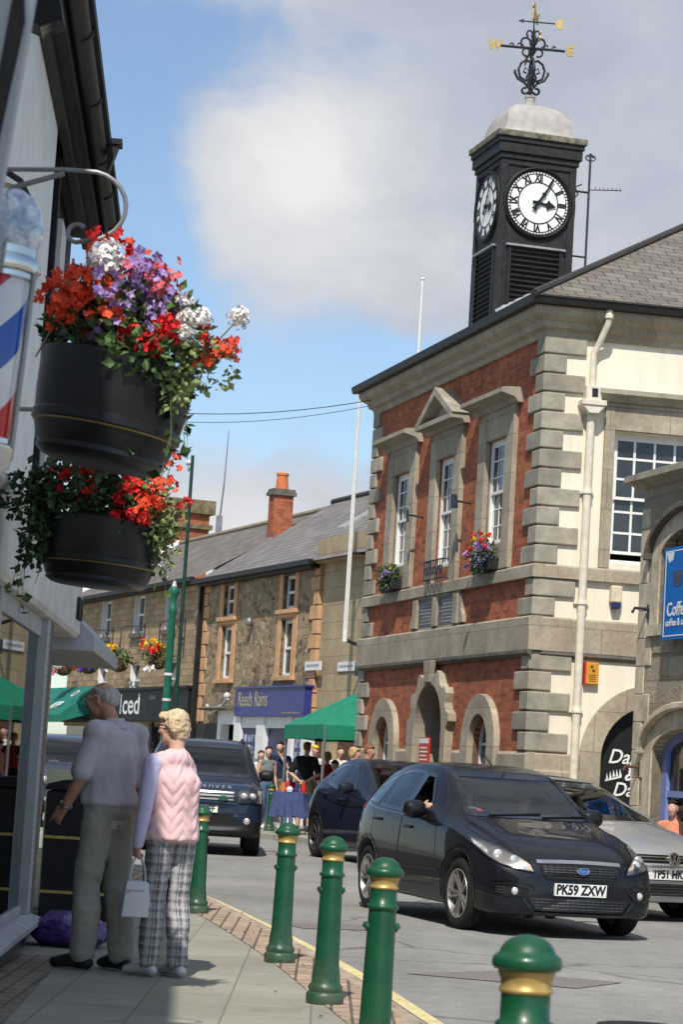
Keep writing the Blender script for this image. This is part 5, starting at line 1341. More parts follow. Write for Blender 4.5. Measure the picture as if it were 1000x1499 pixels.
mb = MB(); mb.prism([(0.07, 1.10), (0.30, 1.10), (0.27, 1.0), (0.16, 0.97)], -0.054, -0.05); mb.build('emblem', M['white'], sg)
mb = MB(); mb.prism([(0.28, 0.86), (0.6, 0.86), (0.58, 0.72), (0.52, 0.66), (0.36, 0.66), (0.30, 0.72)], -0.054, -0.05); mb.build('cup_emblem', M['navy_dark'], sg)
mb = MB()
for i, (x, z, lab) in enumerate(((4.30, 3.62, 'small dark bracket on the cafe corner beside the blue sign'), (4.24, 1.58, 'small rusty iron bracket low on the cafe corner'))):
    b_ = empty('wall_bracket', cafew(x, 0, z), TA - R(90), lab, 'bracket')
    m2_ = MB(); m2_.tube([(0, 0, 0), (0, -0.2, 0.0), (0.02, -0.24, -0.06)], 0.02); m2_.box(-0.03, 0.03, -0.02, 0.0, -0.12, 0.06); m2_.build('hook', M['iron'] if i == 0 else M['wood_brown'], b_)

# ================================================================== STREET AT THE BACK
SA = R(21)
SO2 = Vector((-1.251, 54.0, 0)); SX = Vector((math.sin(SA), -math.cos(SA), 0)); SY = Vector((math.cos(SA), math.sin(SA), 0))
def stw(x, y, z=0.0): return SO2 + SX * x + SY * y + Vector((0, 0, z))
SROT2 = SA - R(90)
ES = empty('stone_house', SO2, SROT2, 'rubble stone house with orange window surrounds above the navy shop', 'house')
def small_sash(parent, x0, x1, z0, z1, y=0.12):
    mb = MB(); f = 0.07; zm = (z0 + z1) / 2
    mb.box(x0, x0 + f, y, y + 0.08, z0, z1); mb.box(x1 - f, x1, y, y + 0.08, z0, z1); mb.box(x0 + f, x1 - f, y, y + 0.08, z1 - f, z1); mb.box(x0 + f, x1 - f, y, y + 0.08, z0, z0 + f); mb.box(x0 + f, x1 - f, y + 0.005, y + 0.075, zm - 0.03, zm + 0.03)
    w = mb.build('window', M['white'], parent)
    g = MB(); g.box(x0 + f, x1 - f, y + 0.04, y + 0.045, z0 + f, z1 - f); g.build('pane', M['glass'], w)
    c = MB(); c.box(x0 + f, x1 - f, y + 0.046, y + 0.05, z0 + f, z0 + (z1 - z0) * 0.45); c.build('blind', M['curtain'], w)
    return w
def build_estate():
    r = ES; xa, xb = -5.9, 2.45
    ops = [(-4.35, -3.55, 4.98, 5.76), (0.05, 0.85, 4.98, 5.76), (-4.35, -3.55, 3.42, 4.72), (0.05, 0.85, 3.42, 4.72)]
    holes = [[(a, c), (b, c), (b, d), (a, d)] for a, b, c, d in ops]
    wall_with_holes('wall', [(xa, 2.3), (xb, 2.3), (xb, 5.98), (xa, 5.98)], holes, 0.0, 0.4, M['rubble'], r)
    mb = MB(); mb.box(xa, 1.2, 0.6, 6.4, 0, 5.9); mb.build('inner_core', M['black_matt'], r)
    for a, b, c, d in ops:
        small_sash(r, a, b, c, d, 0.09)
        mb = MB(); s = 0.26
        mb.box(a - s, a, -0.03, 0.35, c - 0.02, d + 0.05); mb.box(b, b + s, -0.03, 0.35, c - 0.02, d + 0.05); mb.box(a - s, b + s, -0.031, 0.35, d + 0.052, d + 0.2); 
        mb.box(a - s - 0.05, b + s + 0.05, -0.09, 0.3, c - 0.12, c - 0.021)
        if c > 4.9: mb.box(a - s, b + s, -0.028, 0.1, 4.86 - 0.0, c - 0.122) if False else None
        mb.build('window_surround', M['orange_stone'], r, bevel=0.008)
    mb = MB(); z = 2.35; k = 0
    while z < 5.85:
        L = 0.5 if k % 2 else 0.3
        mb.box(xb - L, xb + 0.02, -0.035, 0.3, z, z + 0.30); mb.box(xa - 0.02, xa + (0.75 - L), -0.035, 0.3, z, z + 0.30); z += 0.33; k += 1
    mb.build('quoins', M['orange_stone'], r, bevel=0.01)
    # roof, eaves gutter
    D = 3.4; zr = 8.35
    e0, e1, r1, r0 = Vector((xa - 0.1, -0.3, 5.93)), Vector((6.2, -0.3, 5.93)), Vector((6.2, D, zr)), Vector((xa - 0.1, D, zr))
    slope_faces('roof', [(e0, e1, r1, r0), (Vector((6.2, 2 * D + 0.3, 5.93)), Vector((xa, 2 * D + 0.3, 5.93)), r0, r1)], M['slate'], r)
    mb = MB(); mb.tube([r0 + Vector((0, 0, 0.02)), r1 + Vector((0, 0, 0.02))], 0.09, 8); mb.build('ridge_tiles', M['slate'], r)
    mb = MB(); mb.box(xa - 0.1, xb + 0.2, -0.40, -0.27, 5.86, 5.97); mb.box(xa, xb, -0.26, -0.0, 5.80, 5.92); mb.build('gutter', M['gutter_black'], r)
    mb = MB(); mb.box(xa - 0.13, xa - 0.02, -0.16, -0.06, 0.0, 5.86); mb.build('downpipe', M['gutter_black'], r)
    # roof lights
    sl = (zr - 5.93) / (D + 0.3)
    for x in (-0.2, 3.4):
        mb = MB(); y0_, y1_ = 1.3, 2.2; zz = lambda y: 5.93 + (y + 0.3) * sl
        mb.add([(x, y0_, zz(y0_) + 0.06), (x + 0.55, y0_, zz(y0_) + 0.06), (x + 0.55, y1_, zz(y1_) + 0.06), (x, y1_, zz(y1_) + 0.06), (x, y0_, zz(y0_) - 0.02), (x + 0.55, y0_, zz(y0_) - 0.02), (x + 0.55, y1_, zz(y1_) - 0.02), (x, y1_, zz(y1_) - 0.02)], [(0, 1, 2, 3), (0, 4, 5, 1), (1, 5, 6, 2), (2, 6, 7, 3), (3, 7, 4, 0)])
        w = mb.build('roof_light', M['lead'], r)
    # shop front
    mb = MB(); mb.box(-2.35, 2.45, -0.22, 0.0, 2.47, 3.12); mb.box(-2.40, 2.5, -0.26, 0.0, 3.122, 3.17); fas = mb.build('fascia', M['navy'], r)
    text('lettering', 'Reeds Rains', 0.52, T(-2.15, -0.225, 2.86), plain('dull_gold', (0.42, 0.36, 0.22), 0.5), fas, sx=0.85, align='LEFT', shear=0.12)
    mb = MB(); mb.box(1.0, 2.2, -0.224, -0.22, 2.53, 2.56); mb.build('small_print', plain('dull_gold_dark', (0.25, 0.2, 0.15), 0.5), fas)
    mb = MB(); mb.box(-2.40, -2.05, -0.16, 0.1, 0, 2.468); mb.box(-0.9, -0.35, -0.14, 0.1, 0, 2.467); mb.box(1.15, 1.55, -0.14, 0.1, 0, 2.466); mb.box(2.2, 2.45, -0.14, 0.1, 0, 2.465); mb.box(-2.05, -0.9, -0.10, 0.1, 0, 0.6); mb.box(-2.05, 2.2, -0.11, 0.1, 2.2, 2.464)
    mb.build('pilasters', M['shop_white'], r)
    mb = MB(); mb.box(-2.05, -0.9, -0.06, 0.05, 0.601, 2.199); mb.box(-0.35, 1.15, -0.02, 0.05, 0.05, 2.19); mb.box(1.55, 2.2, -0.06, 0.05, 0.5, 2.19); w = mb.build('shop_window', M['navy_dark'], r)
    rng = random.Random(9); mb = MB()
    for i in range(4):
        for j in range(5): mb.box(-1.95 + i * 0.26, -1.95 + i * 0.26 + 0.17, -0.066, -0.06, 0.75 + j * 0.28, 0.75 + j * 0.28 + 0.17)
    for j in range(5): mb.box(1.62, 1.85, -0.066, -0.06, 0.65 + j * 0.28, 0.65 + j * 0.28 + 0.18); mb.box(1.9, 2.12, -0.066, -0.06, 0.65 + j * 0.28, 0.65 + j * 0.28 + 0.18)
    mb.build('property_cards', M['poster'], w)
    # white open shop to the left
    mb = MB(); mb.box(-3.9, -3.62, -0.12, 0.1, 0, 2.62); mb.box(-3.62, -2.401, -0.12, 0.1, 2.28, 2.62); mb.box(-2.62, -2.401, -0.119, 0.1, 0, 2.279); mb.build('white_shop_front', M['shop_white'], r)
    mb = MB(); mb.box(-3.62, -2.62, 0.3, 0.4, 0, 2.28); mb.build('doorway', M['frame_grey'], r)
    mb = MB(); mb.box(-5.85, -3.9, -0.06, 0.3, 0, 2.3); mb.build('dark_shop_front', M['black_wood'], r)
    mb = MB(); mb.prism([(-0.42, 2.66), (-0.36, 2.62), (0.0, 2.62), (0.0, 2.78)], -4.7, -2.5, 'yz'); mb.build('stone_ledge', M['dark_ledge'], r)
    mb = MB(); mb.tube([(-4.6, -0.2, 2.75), (-3.9, -0.3, 2.55), (-3.2, -0.25, 2.75), (-2.7, -0.3, 2.9)], 0.035); mb.ball((-2.75, -0.3, 2.96), 0.085); mb.build('pipework', M['white_dirty'], r)
    mb = MB(); mb.ball((-2.0, -0.12, 4.75), 0.12, sc=(1, 0.8, 1)); mb.build('flood_lamp', M['steel'], r)
build_estate()

EA = empty('ashlar_house', SO2, SROT2, 'pale ashlar stone block with parapet between the rubble house and town hall', 'house')
mb = MB(); mb.box(2.50, 8.5, 0.06, 6, 2.5, 5.9); mb.box(3.0, 3.5, 0.058, 6, 0, 2.499); mb.box(5.2, 8.5, 0.058, 6, 0, 2.499); mb.build('wall', M['ashlar_far'], EA)
mb = MB(); mb.box(2.4, 8.6, -0.10, 0.4, 5.95, 6.45); mb.box(2.35, 8.6, -0.18, 0.4, 5.902, 5.948); mb.build('parapet', M['ashlar_far'], EA)
mb = MB(); mb.box(2.52, 8.5, 0.4, 0.5, 0, 2.49); mb.build('shop_opening', M['black_matt'], EA)
mb = MB(); mb.box(2.55, 2.75, 0.1, 0.39, 0, 2.49); mb.box(3.6, 5.1, 0.2, 0.3, 0, 2.1); mb.build('doors', M['wood_brown'], EA)
def plate(x, y, z, w, h, lab):
    p = empty('street_name_plate', stw(x, y, z), SROT2, lab, 'sign'); mb = MB(); mb.box(0, w, -0.03, 0, 0, h); mb.build('plate', M['shop_white'], p)
    mb = MB()
    for k in range(9): mb.box(0.1 + k * (w - 0.2) / 9, 0.1 + (k + 0.6 + 0.2 * (k % 2)) * (w - 0.2) / 9, -0.033, -0.03, h * 0.38, h * 0.66)
    mb.build('lettering', M['steel'], p)
plate(2.0, -0.06, 3.50, 1.0, 0.2, 'white street name plate on the rubble stone corner, left of the other plate')
plate(3.75, 0.058, 3.46, 1.05, 0.2, 'white street name plate on the pale ashlar, right of the other plate')
fp2 = empty('flag_pole', stw(5.45, -0.50, 4.02), SROT2, 'tall white flag pole bracketed to the pale stone wall left of the town hall', 'flag pole')
mb = MB(); mb.tube([(0, 0, 0), (0, 0, 5.36)], [0.055, 0.035], 12); mb.build('pole', M['white'], fp2, smooth=True)
mb = MB(); mb.ball((0, 0, 5.40), 0.06); mb.build('finial', M['white_dirty'], fp2, smooth=True)
mb = MB(); mb.tube([(0, 0, 0.05), (0.0, 0.6, -0.15)], 0.04); mb.tube([(0.0, 0.0, 1.9), (0, 0.5, 1.9)], 0.03); mb.tube([(0.12, 0.3, -0.02), (0.2, 0.45, -0.55)], 0.03); mb.box(-0.1, 0.14, 0.3, 0.6, -0.7, -0.4); mb.build('bracket', M['iron'], fp2)
mb = MB(); mb.tube([(0.07, -0.04, 0.3), (0.045, -0.03, 5.3)], 0.007, 5); mb.build('halyard', M['white_dirty'], fp2)

IC = empty('stone_terrace', SO2, SROT2, 'coursed stone terrace with hanging baskets above a black shop fascia', 'terrace')
def build_iced():
    r = IC; xa, xb = -19.5, -6.1
    ops = [(-15.9, -14.9, 4.82, 5.9), (-12.45, -11.45, 4.82, 5.9), (-9.4, -8.4, 4.82, 5.9), (-15.9, -14.9, 3.0, 4.0), (-12.45, -11.45, 3.0, 4.0), (-9.0, -8.0, 3.0, 4.0)]
    wall_with_holes('wall', [(xa, 2.2), (xb, 2.2), (xb, 6.08), (xa, 6.08)], [[(a, c), (b, c), (b, d), (a, d)] for a, b, c, d in ops], 0.0, 0.4, M['coursed'], r)
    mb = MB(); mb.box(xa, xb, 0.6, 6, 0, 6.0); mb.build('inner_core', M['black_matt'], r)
    for a, b, c, d in ops:
        small_sash(r, a + 0.0, b, c, d, 0.12)
        mb = MB(); mb.box(a + 0.0, a + 0.03, 0.0, 0.119, c, d); mb.box(b - 0.03, b, 0.0, 0.119, c, d); mb.build('white_reveal', M['shop_white'], r)
        mb = MB(); mb.box(a - 0.12, b + 0.12, -0.10, 0.2, c - 0.13, c - 0.002); mb.build('sill', M['dark_ledge'], r)
    D = 3.4; zr = 8.2
    e0, e1, r1, r0 = Vector((xa, -0.3, 6.03)), Vector((xb + 0.05, -0.3, 6.03)), Vector((xb + 0.05, D, zr)), Vector((xa, D, zr))
    slope_faces('roof', [(e0, e1, r1, r0), (Vector((xb, 2 * D + 0.3, 6.03)), Vector((xa, 2 * D + 0.3, 6.03)), r0, r1)], M['slate_th'], r)
    mb = MB(); mb.tube([r0 + Vector((0, 0, 0.02)), r1 + Vector((0, 0, 0.02))], 0.09, 8); mb.build('ridge_tiles', plain('ridge_tile', (0.25, 0.2, 0.14), 0.8), r)
    mb = MB(); mb.add([e0 + Vector((0, 0, 0.02)), r0 + Vector((0, 0, 0.02)), r0 + Vector((-0.25, 0, 0.16)), e0 + Vector((-0.25, 0, 0.16))], [(0, 1, 2, 3)]); mb.build('verge_flashing', M['white_dirty'], r)
    mb = MB(); mb.box(xa, xb, -0.40, -0.27, 5.96, 6.07); mb.box(xa, xb, -0.26, 0.0, 5.92, 6.02); mb.build('gutter', M['gutter_black'], r)
    mb = MB(); mb.box(-14.0, -6.15, -0.22, 0.0, 2.35, 3.18); mb.box(-14.05, -6.1, -0.30, 0.0, 3.182, 3.26); mb.box(-19.5, -14.1, -0.2, 0.0, 2.3, 3.26); f = mb.build('fascia', M['black'], r)
    text('lettering', 'Iced', 0.80, T(-12.55, -0.226, 2.78), M['white'], f, sx=1.55, align='LEFT', bold=0.008)
    text('lettering', 'cakes', 0.22, T(-9.6, -0.226, 3.0), M['steel'], f, sx=1.2, align='LEFT')
    mb = MB(); mb.box(-19.5, -6.15, -0.05, 0.3, 0, 0.5); mb.box(-6.5, -6.15, -0.1, 0.3, 0.5, 2.3); mb.box(-10, -9.7, -0.08, 0.3, 0.5, 2.3); mb.box(-14.2, -13.9, -0.1, 0.3, 0.5, 2.3); mb.build('shop_front', M['black_wood'], r)
    mb = MB(); mb.box(-19.5, -6.15, 0.1, 0.15, 0.5, 2.34); mb.build('shop_window', M['glass'], r)
    # party wall stub
    mb = MB(); mb.box(xb + 0.02, xb + 0.16, -0.15, -0.0, 3.2, 3.9); mb.build('junction_box', M['black'], r)
build_iced()
aw = empty('shop_awning', stw(-18.6, 0, 2.1), SROT2, 'dark green sloping shop awning with white letters behind the man', 'awning')
mb = MB()
w_ = 2.9
vs = [(-w_, -0.05, 1.28), (w_, -0.05, 1.28), (w_, -1.15, 0.36), (-w_, -1.15, 0.36), (w_, -1.15, 0.14), (-w_, -1.15, 0.14), (w_, -0.05, 0.5), (-w_, -0.05, 0.5)]
mb.add(vs, [(0, 3, 2, 1), (3, 5, 4, 2), (1, 2, 4, 6), (0, 7, 5, 3)]); mb.build('canvas', M['awning_green'], aw)
slope_m = T(0, -0.6, 0.83) @ RX(-math.atan2(1.10, 0.92))
text('lettering', 'O', 0.44, T(1.55, -0.36, 1.10 - 0.06) @ RX(R(-50)), M['white'], aw, align='CENTER', bold=0.004, sx=1.5)
text('lettering', 'APP', 0.50, T(1.25, -0.85, 0.665) @ RX(R(-50)), M['white'], aw, align='CENTER', bold=0.004, sx=1.25)
mb = MB(); mb.tube([(w_ - 0.1, 0, 0.3), (w_ - 0.1, -1.1, 0.3)], 0.02); mb.tube([(-w_ + 0.1, 0, 0.3), (-w_ + 0.1, -1.1, 0.3)], 0.02); mb.build('arms', M['black'], aw)

# hanging baskets on wall brackets
def wall_basket(x, lab, seed, cols, first=[]):
    rng = random.Random(seed)
    b = empty('hanging_basket', stw(x, -0.55, 3.75), SROT2, lab, 'hanging basket', 'hanging baskets over the black fascia')
    mb = MB(); mb.ball((0, 0, 0.12), 0.26, 16, 8, (1, 1, 0.75)); mb.build('basket', M['wood_brown'], b, smooth=True)
    fo, lt = MB(), MB(); foliage_blob(fo, (0, 0, 0.28), (0.44, 0.40, 0.30), 300, 0.10, rng); foliage_blob(lt, (0, -0.1, 0.25), (0.42, 0.35, 0.28), 160, 0.09, rng)
    fo.build('foliage', LEAF, b); lt.build('pale_foliage', LEAF_LIGHT, b)
    for col, cx, cz, n_ in cols:
        m = MB()
        for _ in range(n_): flower_head(m, (cx + rng.gauss(0, 0.09), -0.28 + rng.gauss(0, 0.12), cz + rng.gauss(0, 0.07)), 0.075, 16, 0.05, rng)
        m.build('flowers', PET[col], b)
    mb = MB(); mb.tube([(0.52, 0.53, 1.25), (0.5, 0.0, 1.2), (0.0, 0.0, 1.15), (0, 0, 0.5)], 0.018, 6); mb.tube([(0.5, 0.54, 0.7), (0.5, 0.3, 1.18)], 0.015, 6); mb.tube([(0.5, 0.545, 0.3), (0.5, 0.545, 1.3)], 0.022, 6); mb.build('bracket', M['iron'], b)
wall_basket(-15.0, 'hanging basket with white, yellow and dark red flowers, second from left', 31, [('yellow', 0.05, 0.62, 6), ('white', -0.25, 0.3, 7), ('red', 0.18, 0.2, 7), ('blue', 0.5, 0.1, 4), ('red', 0.2, 0.45, 3)])
wall_basket(-11.75, 'hanging basket with a red centre and yellow and violet flowers, third from left', 32, [('yellow', -0.3, 0.45, 5), ('yellow', 0.25, 0.58, 4), ('red', 0.0, 0.35, 6), ('purple', 0.4, 0.3, 4), ('white', 0.0, 0.05, 4), ('blue', 0.42, 0.2, 2)])
wall_basket(-8.0, 'hanging basket with yellow, red and white flowers behind the lamp post', 33, [('yellow', 0.1, 0.62, 5), ('red', 0.3, 0.4, 5), ('white', 0.2, 0.0, 3), ('orange', -0.5, 0.6, 4), ('yellow', 0.25, 0.45, 3)])
wall_basket(-17.9, 'mostly green shaded hanging basket, leftmost over the black fascia', 34, [('white', 0.3, 0.2, 4), ('pink', 0.1, 0.0, 3)])

# chimneys, aerial
ch = empty('chimney_stack', (-1.62, 60.9, 7.0), SROT2, 'narrow red brick chimney with a single orange pot on the slate roof', 'chimney')
mb = MB(); mb.box(-0.26, 0.26, -0.34, 0.34, -0.3, 1.50); mb.build('stack', M['chimney_brick'], ch)
mb = MB(); mb.box(-0.34, 0.34, -0.42, 0.42, 1.501, 1.60); mb.box(-0.30, 0.30, -0.38, 0.38, 1.601, 1.68); mb.build('cap', M['dark_ledge'], ch)
mb = MB(); mb.lathe([(0.22, 1.68), (0.18, 2.05), (0.21, 2.07), (0.21, 2.12), (0.17, 2.14), (0.14, 2.05), (0.14, 1.7)], 20); mb.build('pot', M['terracotta'], ch, smooth=True); ch.scale = (0.8, 0.8, 0.97)
mb = MB(); mb.box(-0.30, 0.30, -0.40, 0.40, -0.3, 0.32); mb.build('flashing', M['lead'], ch)
ch2 = empty('chimney_stack', (-5.85, 77.0, 6.4), SROT2, 'broad brick chimney with mossy cap behind the far left roof', 'chimney')
mb = MB(); mb.box(-1.6, 1.6, -1.0, 1.0, -6.4, 3.05); mb.build('stack', M['chimney_brick'], ch2)
mb = MB(); mb.box(-1.7, 1.7, -1.1, 1.1, 2.55, 2.7); mb.box(-1.75, 1.75, -1.15, 1.15, 3.05, 3.5); mb.build('cap', plain('mossy_stone', (0.17, 0.14, 0.08), 0.9, var=0.6, scale=4), ch2)
ar = empty('roof_aerial', (-3.95, 74.5, 9.0), 0, 'thin grey radio aerial beside the broad brick chimney', 'aerial')
mb = MB(); mb.tube([(0, 0, 0), (0.08, 0, 1.3), (0.12, 0, 3.1)], [0.04, 0.03, 0.012], 6); mb.build('rod', M['aerial'], ar); mb = MB(); mb.box(-0.1, 0.1, -0.1, 0.1, -2.5, 0.3); mb.build('mount', M['aerial'], ar)

# lamp post with thin rod
lp = empty('lamp_post', (-3.21, 45.5, PAVE_Z), 0, 'green lamp post standing behind the couple with a slim rod above', 'lamp post')
mb = MB(); mb.lathe([(0.14, 0), (0.14, 0.12), (0.11, 0.2), (0.10, 0.9), (0.08, 1.0), (0.072, 4.1), (0.09, 4.15), (0.09, 4.25), (0.07, 4.28), (0.07, 4.45), (0.10, 4.5), (0.105, 4.6), (0.085, 4.64), (0.04, 4.68)], 20); mb.build('column', M['lamp_green'], lp, smooth=True)
mb = MB(); mb.tube([(0.0, 0, 4.65), (0.0, 0, 4.78)], [0.06, 0.02]); mb.build('finial', M['white_dirty'], lp)
mb = MB(); mb.lathe([(0.074, 2.4), (0.088, 2.41), (0.088, 2.45), (0.074, 2.46)], 16); mb.lathe([(0.074, 2.9), (0.088, 2.91), (0.088, 2.95), (0.074, 2.96)], 16); mb.build('clamp', M['white_dirty'], lp)
rd = empty('banner_pole', (-3.05, 45.9, PAVE_Z), 0, 'slim dark green pole rising above the lamp post', 'pole')
mb = MB(); mb.tube([(0, 0, 0), (0, 0, 7.35)], [0.045, 0.035], 10); mb.build('rod', M['rod_green'], rd, smooth=True); mb = MB(); mb.ball((-0.08, 0, 7.2), 0.06); mb.build('fitting', M['white'], rd)

# overhead wire between the street and the town hall
wr = MB(); a_, b_ = Vector((-8.0, 46, 8.9)), Vector((0.42, 42.4, 8.17))
pts = [a_.lerp(b_, t / 20) - Vector((0, 0, 0.55 * 4 * (t / 20) * (1 - t / 20))) for t in range(21)]
wr.tube(pts, 0.008, 5, cap=False)
pts = [a_.lerp(b_, t / 20) - Vector((0, 0, 0.10 + 0.62 * 4 * (t / 20) * (1 - t / 20))) for t in range(21)]
wr.tube(pts, 0.006, 5, cap=False)
tag(wr.build('overhead_wire', M['black']), 'thin dark double wire crossing the sky to the town hall corner', 'wire')

# ================================================================== GAZEBO, STALL
gz = empty('market_gazebo', (-0.09, 44.4, PAVE_Z), R(0), 'green market gazebo canopy between the navy shop and town hall', 'gazebo')
d1 = Vector((-0.80, 2.92, 0)); d2 = Vector((2.92, 0.80, 0))
P0 = Vector((0, 0, 0)); cor = [P0, d1, d1 + d2, d2]; apex = (d1 + d2) / 2 + Vector((0, 0, 3.05))
mb = MB()
top = [c + Vector((0, 0, 2.12)) for c in cor]; bot = [c + Vector((0, 0, 1.84)) for c in cor]
for i in range(4):
    j = (i + 1) % 4; n_ = 8
    # slightly sagging roof panel
    rows = []
    for s in range(n_ + 1):
        t = s / n_; a = top[i].lerp(apex, t); b = top[j].lerp(apex, t)
        row = [a.lerp(b, k / n_) - Vector((0, 0, 0.10 * math.sin(PI * k / n_) * math.sin(PI * min(1, t * 1.0)) )) for k in range(n_ + 1)]
        rows.append(row)
    vs = [p for row in rows for p in row]; m_ = n_ + 1
    mb.add(vs, [(s * m_ + k, s * m_ + k + 1, (s + 1) * m_ + k + 1, (s + 1) * m_ + k) for s in range(n_) for k in range(n_)])
    vs = []
    for k in range(n_ + 1): vs += [top[i].lerp(top[j], k / n_), bot[i].lerp(bot[j], k / n_) + Vector((0, 0, 0.02 * math.sin(k * 2.2)))]
    mb.add(vs, [(2 * k, 2 * k + 1, 2 * k + 3, 2 * k + 2) for k in range(n_)])
mb.build('canopy', M['green_canopy'], gz, smooth=True, angle=25)
for c in cor:
    mb = MB(); mb.tube([c * 0.98 + Vector((0.03, 0.03, 0)), c * 0.98 + Vector((0.03, 0.03, 2.1))], 0.03, 8); mb.build('leg', M['steel'], gz)
st = empty('stall_table', (-0.62, 44.9, PAVE_Z), R(-18), 'stall table draped in blue cloth beneath the green gazebo', 'table'); st.scale = (0.5, 0.7, 1.0)
mb = MB()
N = 14; vs = []; fs = []
for j in range(5):
    for i in range(N * 4):
        side_, k = divmod(i, N); t = k / N
        cx, cy = [(-0.6 + 1.2 * t, -0.35), (0.6, -0.35 + 0.7 * t), (0.6 - 1.2 * t, 0.35), (-0.6, 0.35 - 0.7 * t)][side_]
        f = 1 + 0.05 * j * (1 + 0.5 * math.sin(i * 1.9)); vs.append((cx * f, cy * f, 0.78 - j * 0.115 - 0.02 * math.sin(i * 1.1)))
for j in range(4):
    for i in range(N * 4): fs.append((j * N * 4 + i, j * N * 4 + (i + 1) % (N * 4), (j + 1) * N * 4 + (i + 1) % (N * 4), (j + 1) * N * 4 + i))
fs.append(tuple(range(N * 4 - 1, -1, -1))); mb.add(vs, fs); mb.build('cloth', M['table_blue'], st)
mb = MB()
for sx_ in (-0.5, 0.5):
    for sy_ in (-0.28, 0.28): mb.tube([(sx_, sy_, 0), (sx_, sy_, 0.75)], 0.02)
mb.build('legs', M['steel'], st)
rng = random.Random(12)
for i in range(4):
    g = MB(); w_, h_ = rng.uniform(0.08, 0.14), rng.uniform(0.1, 0.24); g.lathe([(w_ * 0.5, 0), (w_ * 0.6, h_ * 0.5), (w_ * 0.35, h_ * 0.8), (w_ * 0.4, h_), (0.001, h_)], 10)
    o = g.build('jar', [M['terracotta'], M['white'], M['navy'], M['red_alarm']][i], None, smooth=True); p = Matrix.Rotation(R(-18), 3, 'Z') @ Vector((-0.21 + 0.14 * i, 0.05, 0)); o.location = Vector((-0.62, 44.9, PAVE_Z + 0.785)) + p
    tag(o, ['terracotta jar on the blue stall table', 'white jar on the blue stall table', 'dark blue jar on the blue stall table', 'red jar on the blue stall table'][i], 'jar', 'jars on the stall table')
# ================================================================== CARS
def paint(name, c, metal=0.0, rough=0.5, coat=0.55):
    n = NT(name); o = n.coord()
    n.col(n.mix(0.25, c, n.ramp(n.noise(o, 2.5, 4), [(0.3, tuple(x * 0.7 for x in c)), (0.7, tuple(min(1, x * 1.25 + 0.003) for x in c))])))
    n.set(rough, metal, 0.15 if metal < .4 else .5, coat); n.b.inputs['Coat Roughness'].default_value = 0.015
    # road dust toward the sills
    sp = n.node('ShaderNodeSeparateXYZ'); n.link(o, sp.inputs[0])
    mr = n.node('ShaderNodeMapRange'); n.link(sp.outputs[2], mr.inputs[0]); mr.inputs[1].default_value = 0.55; mr.inputs[2].default_value = 0.12; mr.inputs[3].default_value = rough; mr.inputs[4].default_value = 0.6
    n.link(mr.outputs[0], n.b.inputs['Roughness'])
    return n.m
CM = dict(
    ford=paint('panther_black_paint', (0.006, 0.007, 0.011)), silver=paint('silver_paint', (0.52, 0.525, 0.535), 0.6, 0.35), dark=paint('midnight_blue_paint', (0.010, 0.014, 0.028)),
    blue=paint('deep_blue_paint', (0.012, 0.02, 0.042)), slate=paint('slate_blue_paint', (0.05, 0.068, 0.11), 0.5),
    trim=plain('black_trim', (0.012, 0.012, 0.013), 0.5, var=0.2), gloss=plain('gloss_black', (0.008, 0.008, 0.009), 0.12, var=0.1, coat=0.5), tyre=plain('tyre_rubber', (0.018, 0.018, 0.018), 0.85, spec=0.2, var=0.3, scale=20),
    rim=plain('alloy_rim', (0.42, 0.41, 0.39), 0.32, 0.8, var=0.15), rimdark=plain('dark_alloy', (0.10, 0.10, 0.10), 0.4, 0.7, var=0.2), inside=plain('cabin_dark', (0.13, 0.13, 0.13), 0.85, spec=0.2), seat=plain('seat_cloth', (0.28, 0.28, 0.285), 0.9, spec=0.1),
    plate=plain('plate_white', (0.78, 0.78, 0.75), 0.4, var=0.05), lens=plain('lamp_reflector', (0.75, 0.75, 0.73), 0.22, 0.6, var=0.4, scale=14), amber=plain('amber_lens', (0.52, 0.43, 0.36), 0.2), softtop=plain('soft_top', (0.018, 0.018, 0.019), 0.9, spec=0.1, var=0.2), badge=plain('badge_blue', (0.03, 0.06, 0.25), 0.25, coat=0.5))
n = NT('headlamp_cover'); gl = n.node('ShaderNodeBsdfGlossy'); gl.inputs['Roughness'].default_value = 0.03; tr = n.node('ShaderNodeBsdfTransparent'); fr = n.node('ShaderNodeFresnel'); fr.inputs[0].default_value = 1.5
mx = n.node('ShaderNodeMixShader'); n.link(fr.outputs[0], mx.inputs[0]); n.link(tr.outputs[0], mx.inputs[1]); n.link(gl.outputs[0], mx.inputs[2]); n.link(mx.outputs[0], n.n['Material Output'].inputs[0]); CM['cover'] = n.m

def pchip(xs, ys, x):
    xs = np.array(xs, float); ys = np.array(ys, float); h = np.diff(xs); d = np.diff(ys) / h
    m = np.zeros(len(xs)); m[0] = d[0]; m[-1] = d[-1]
    for i in range(1, len(xs) - 1):
        if d[i - 1] * d[i] <= 0: m[i] = 0
        else:
            w1 = 2 * h[i] + h[i - 1]; w2 = h[i] + 2 * h[i - 1]; m[i] = (w1 + w2) / (w1 / d[i - 1] + w2 / d[i])
    x = np.clip(x, xs[0], xs[-1]); k = np.clip(np.searchsorted(xs, x) - 1, 0, len(xs) - 2)
    t = (x - xs[k]) / h[k]
    return (ys[k] * (1 + 2 * t) * (1 - t) ** 2 + h[k] * m[k] * t * (1 - t) ** 2 + ys[k + 1] * t * t * (3 - 2 * t) + h[k] * m[k + 1] * t * t * (t - 1))

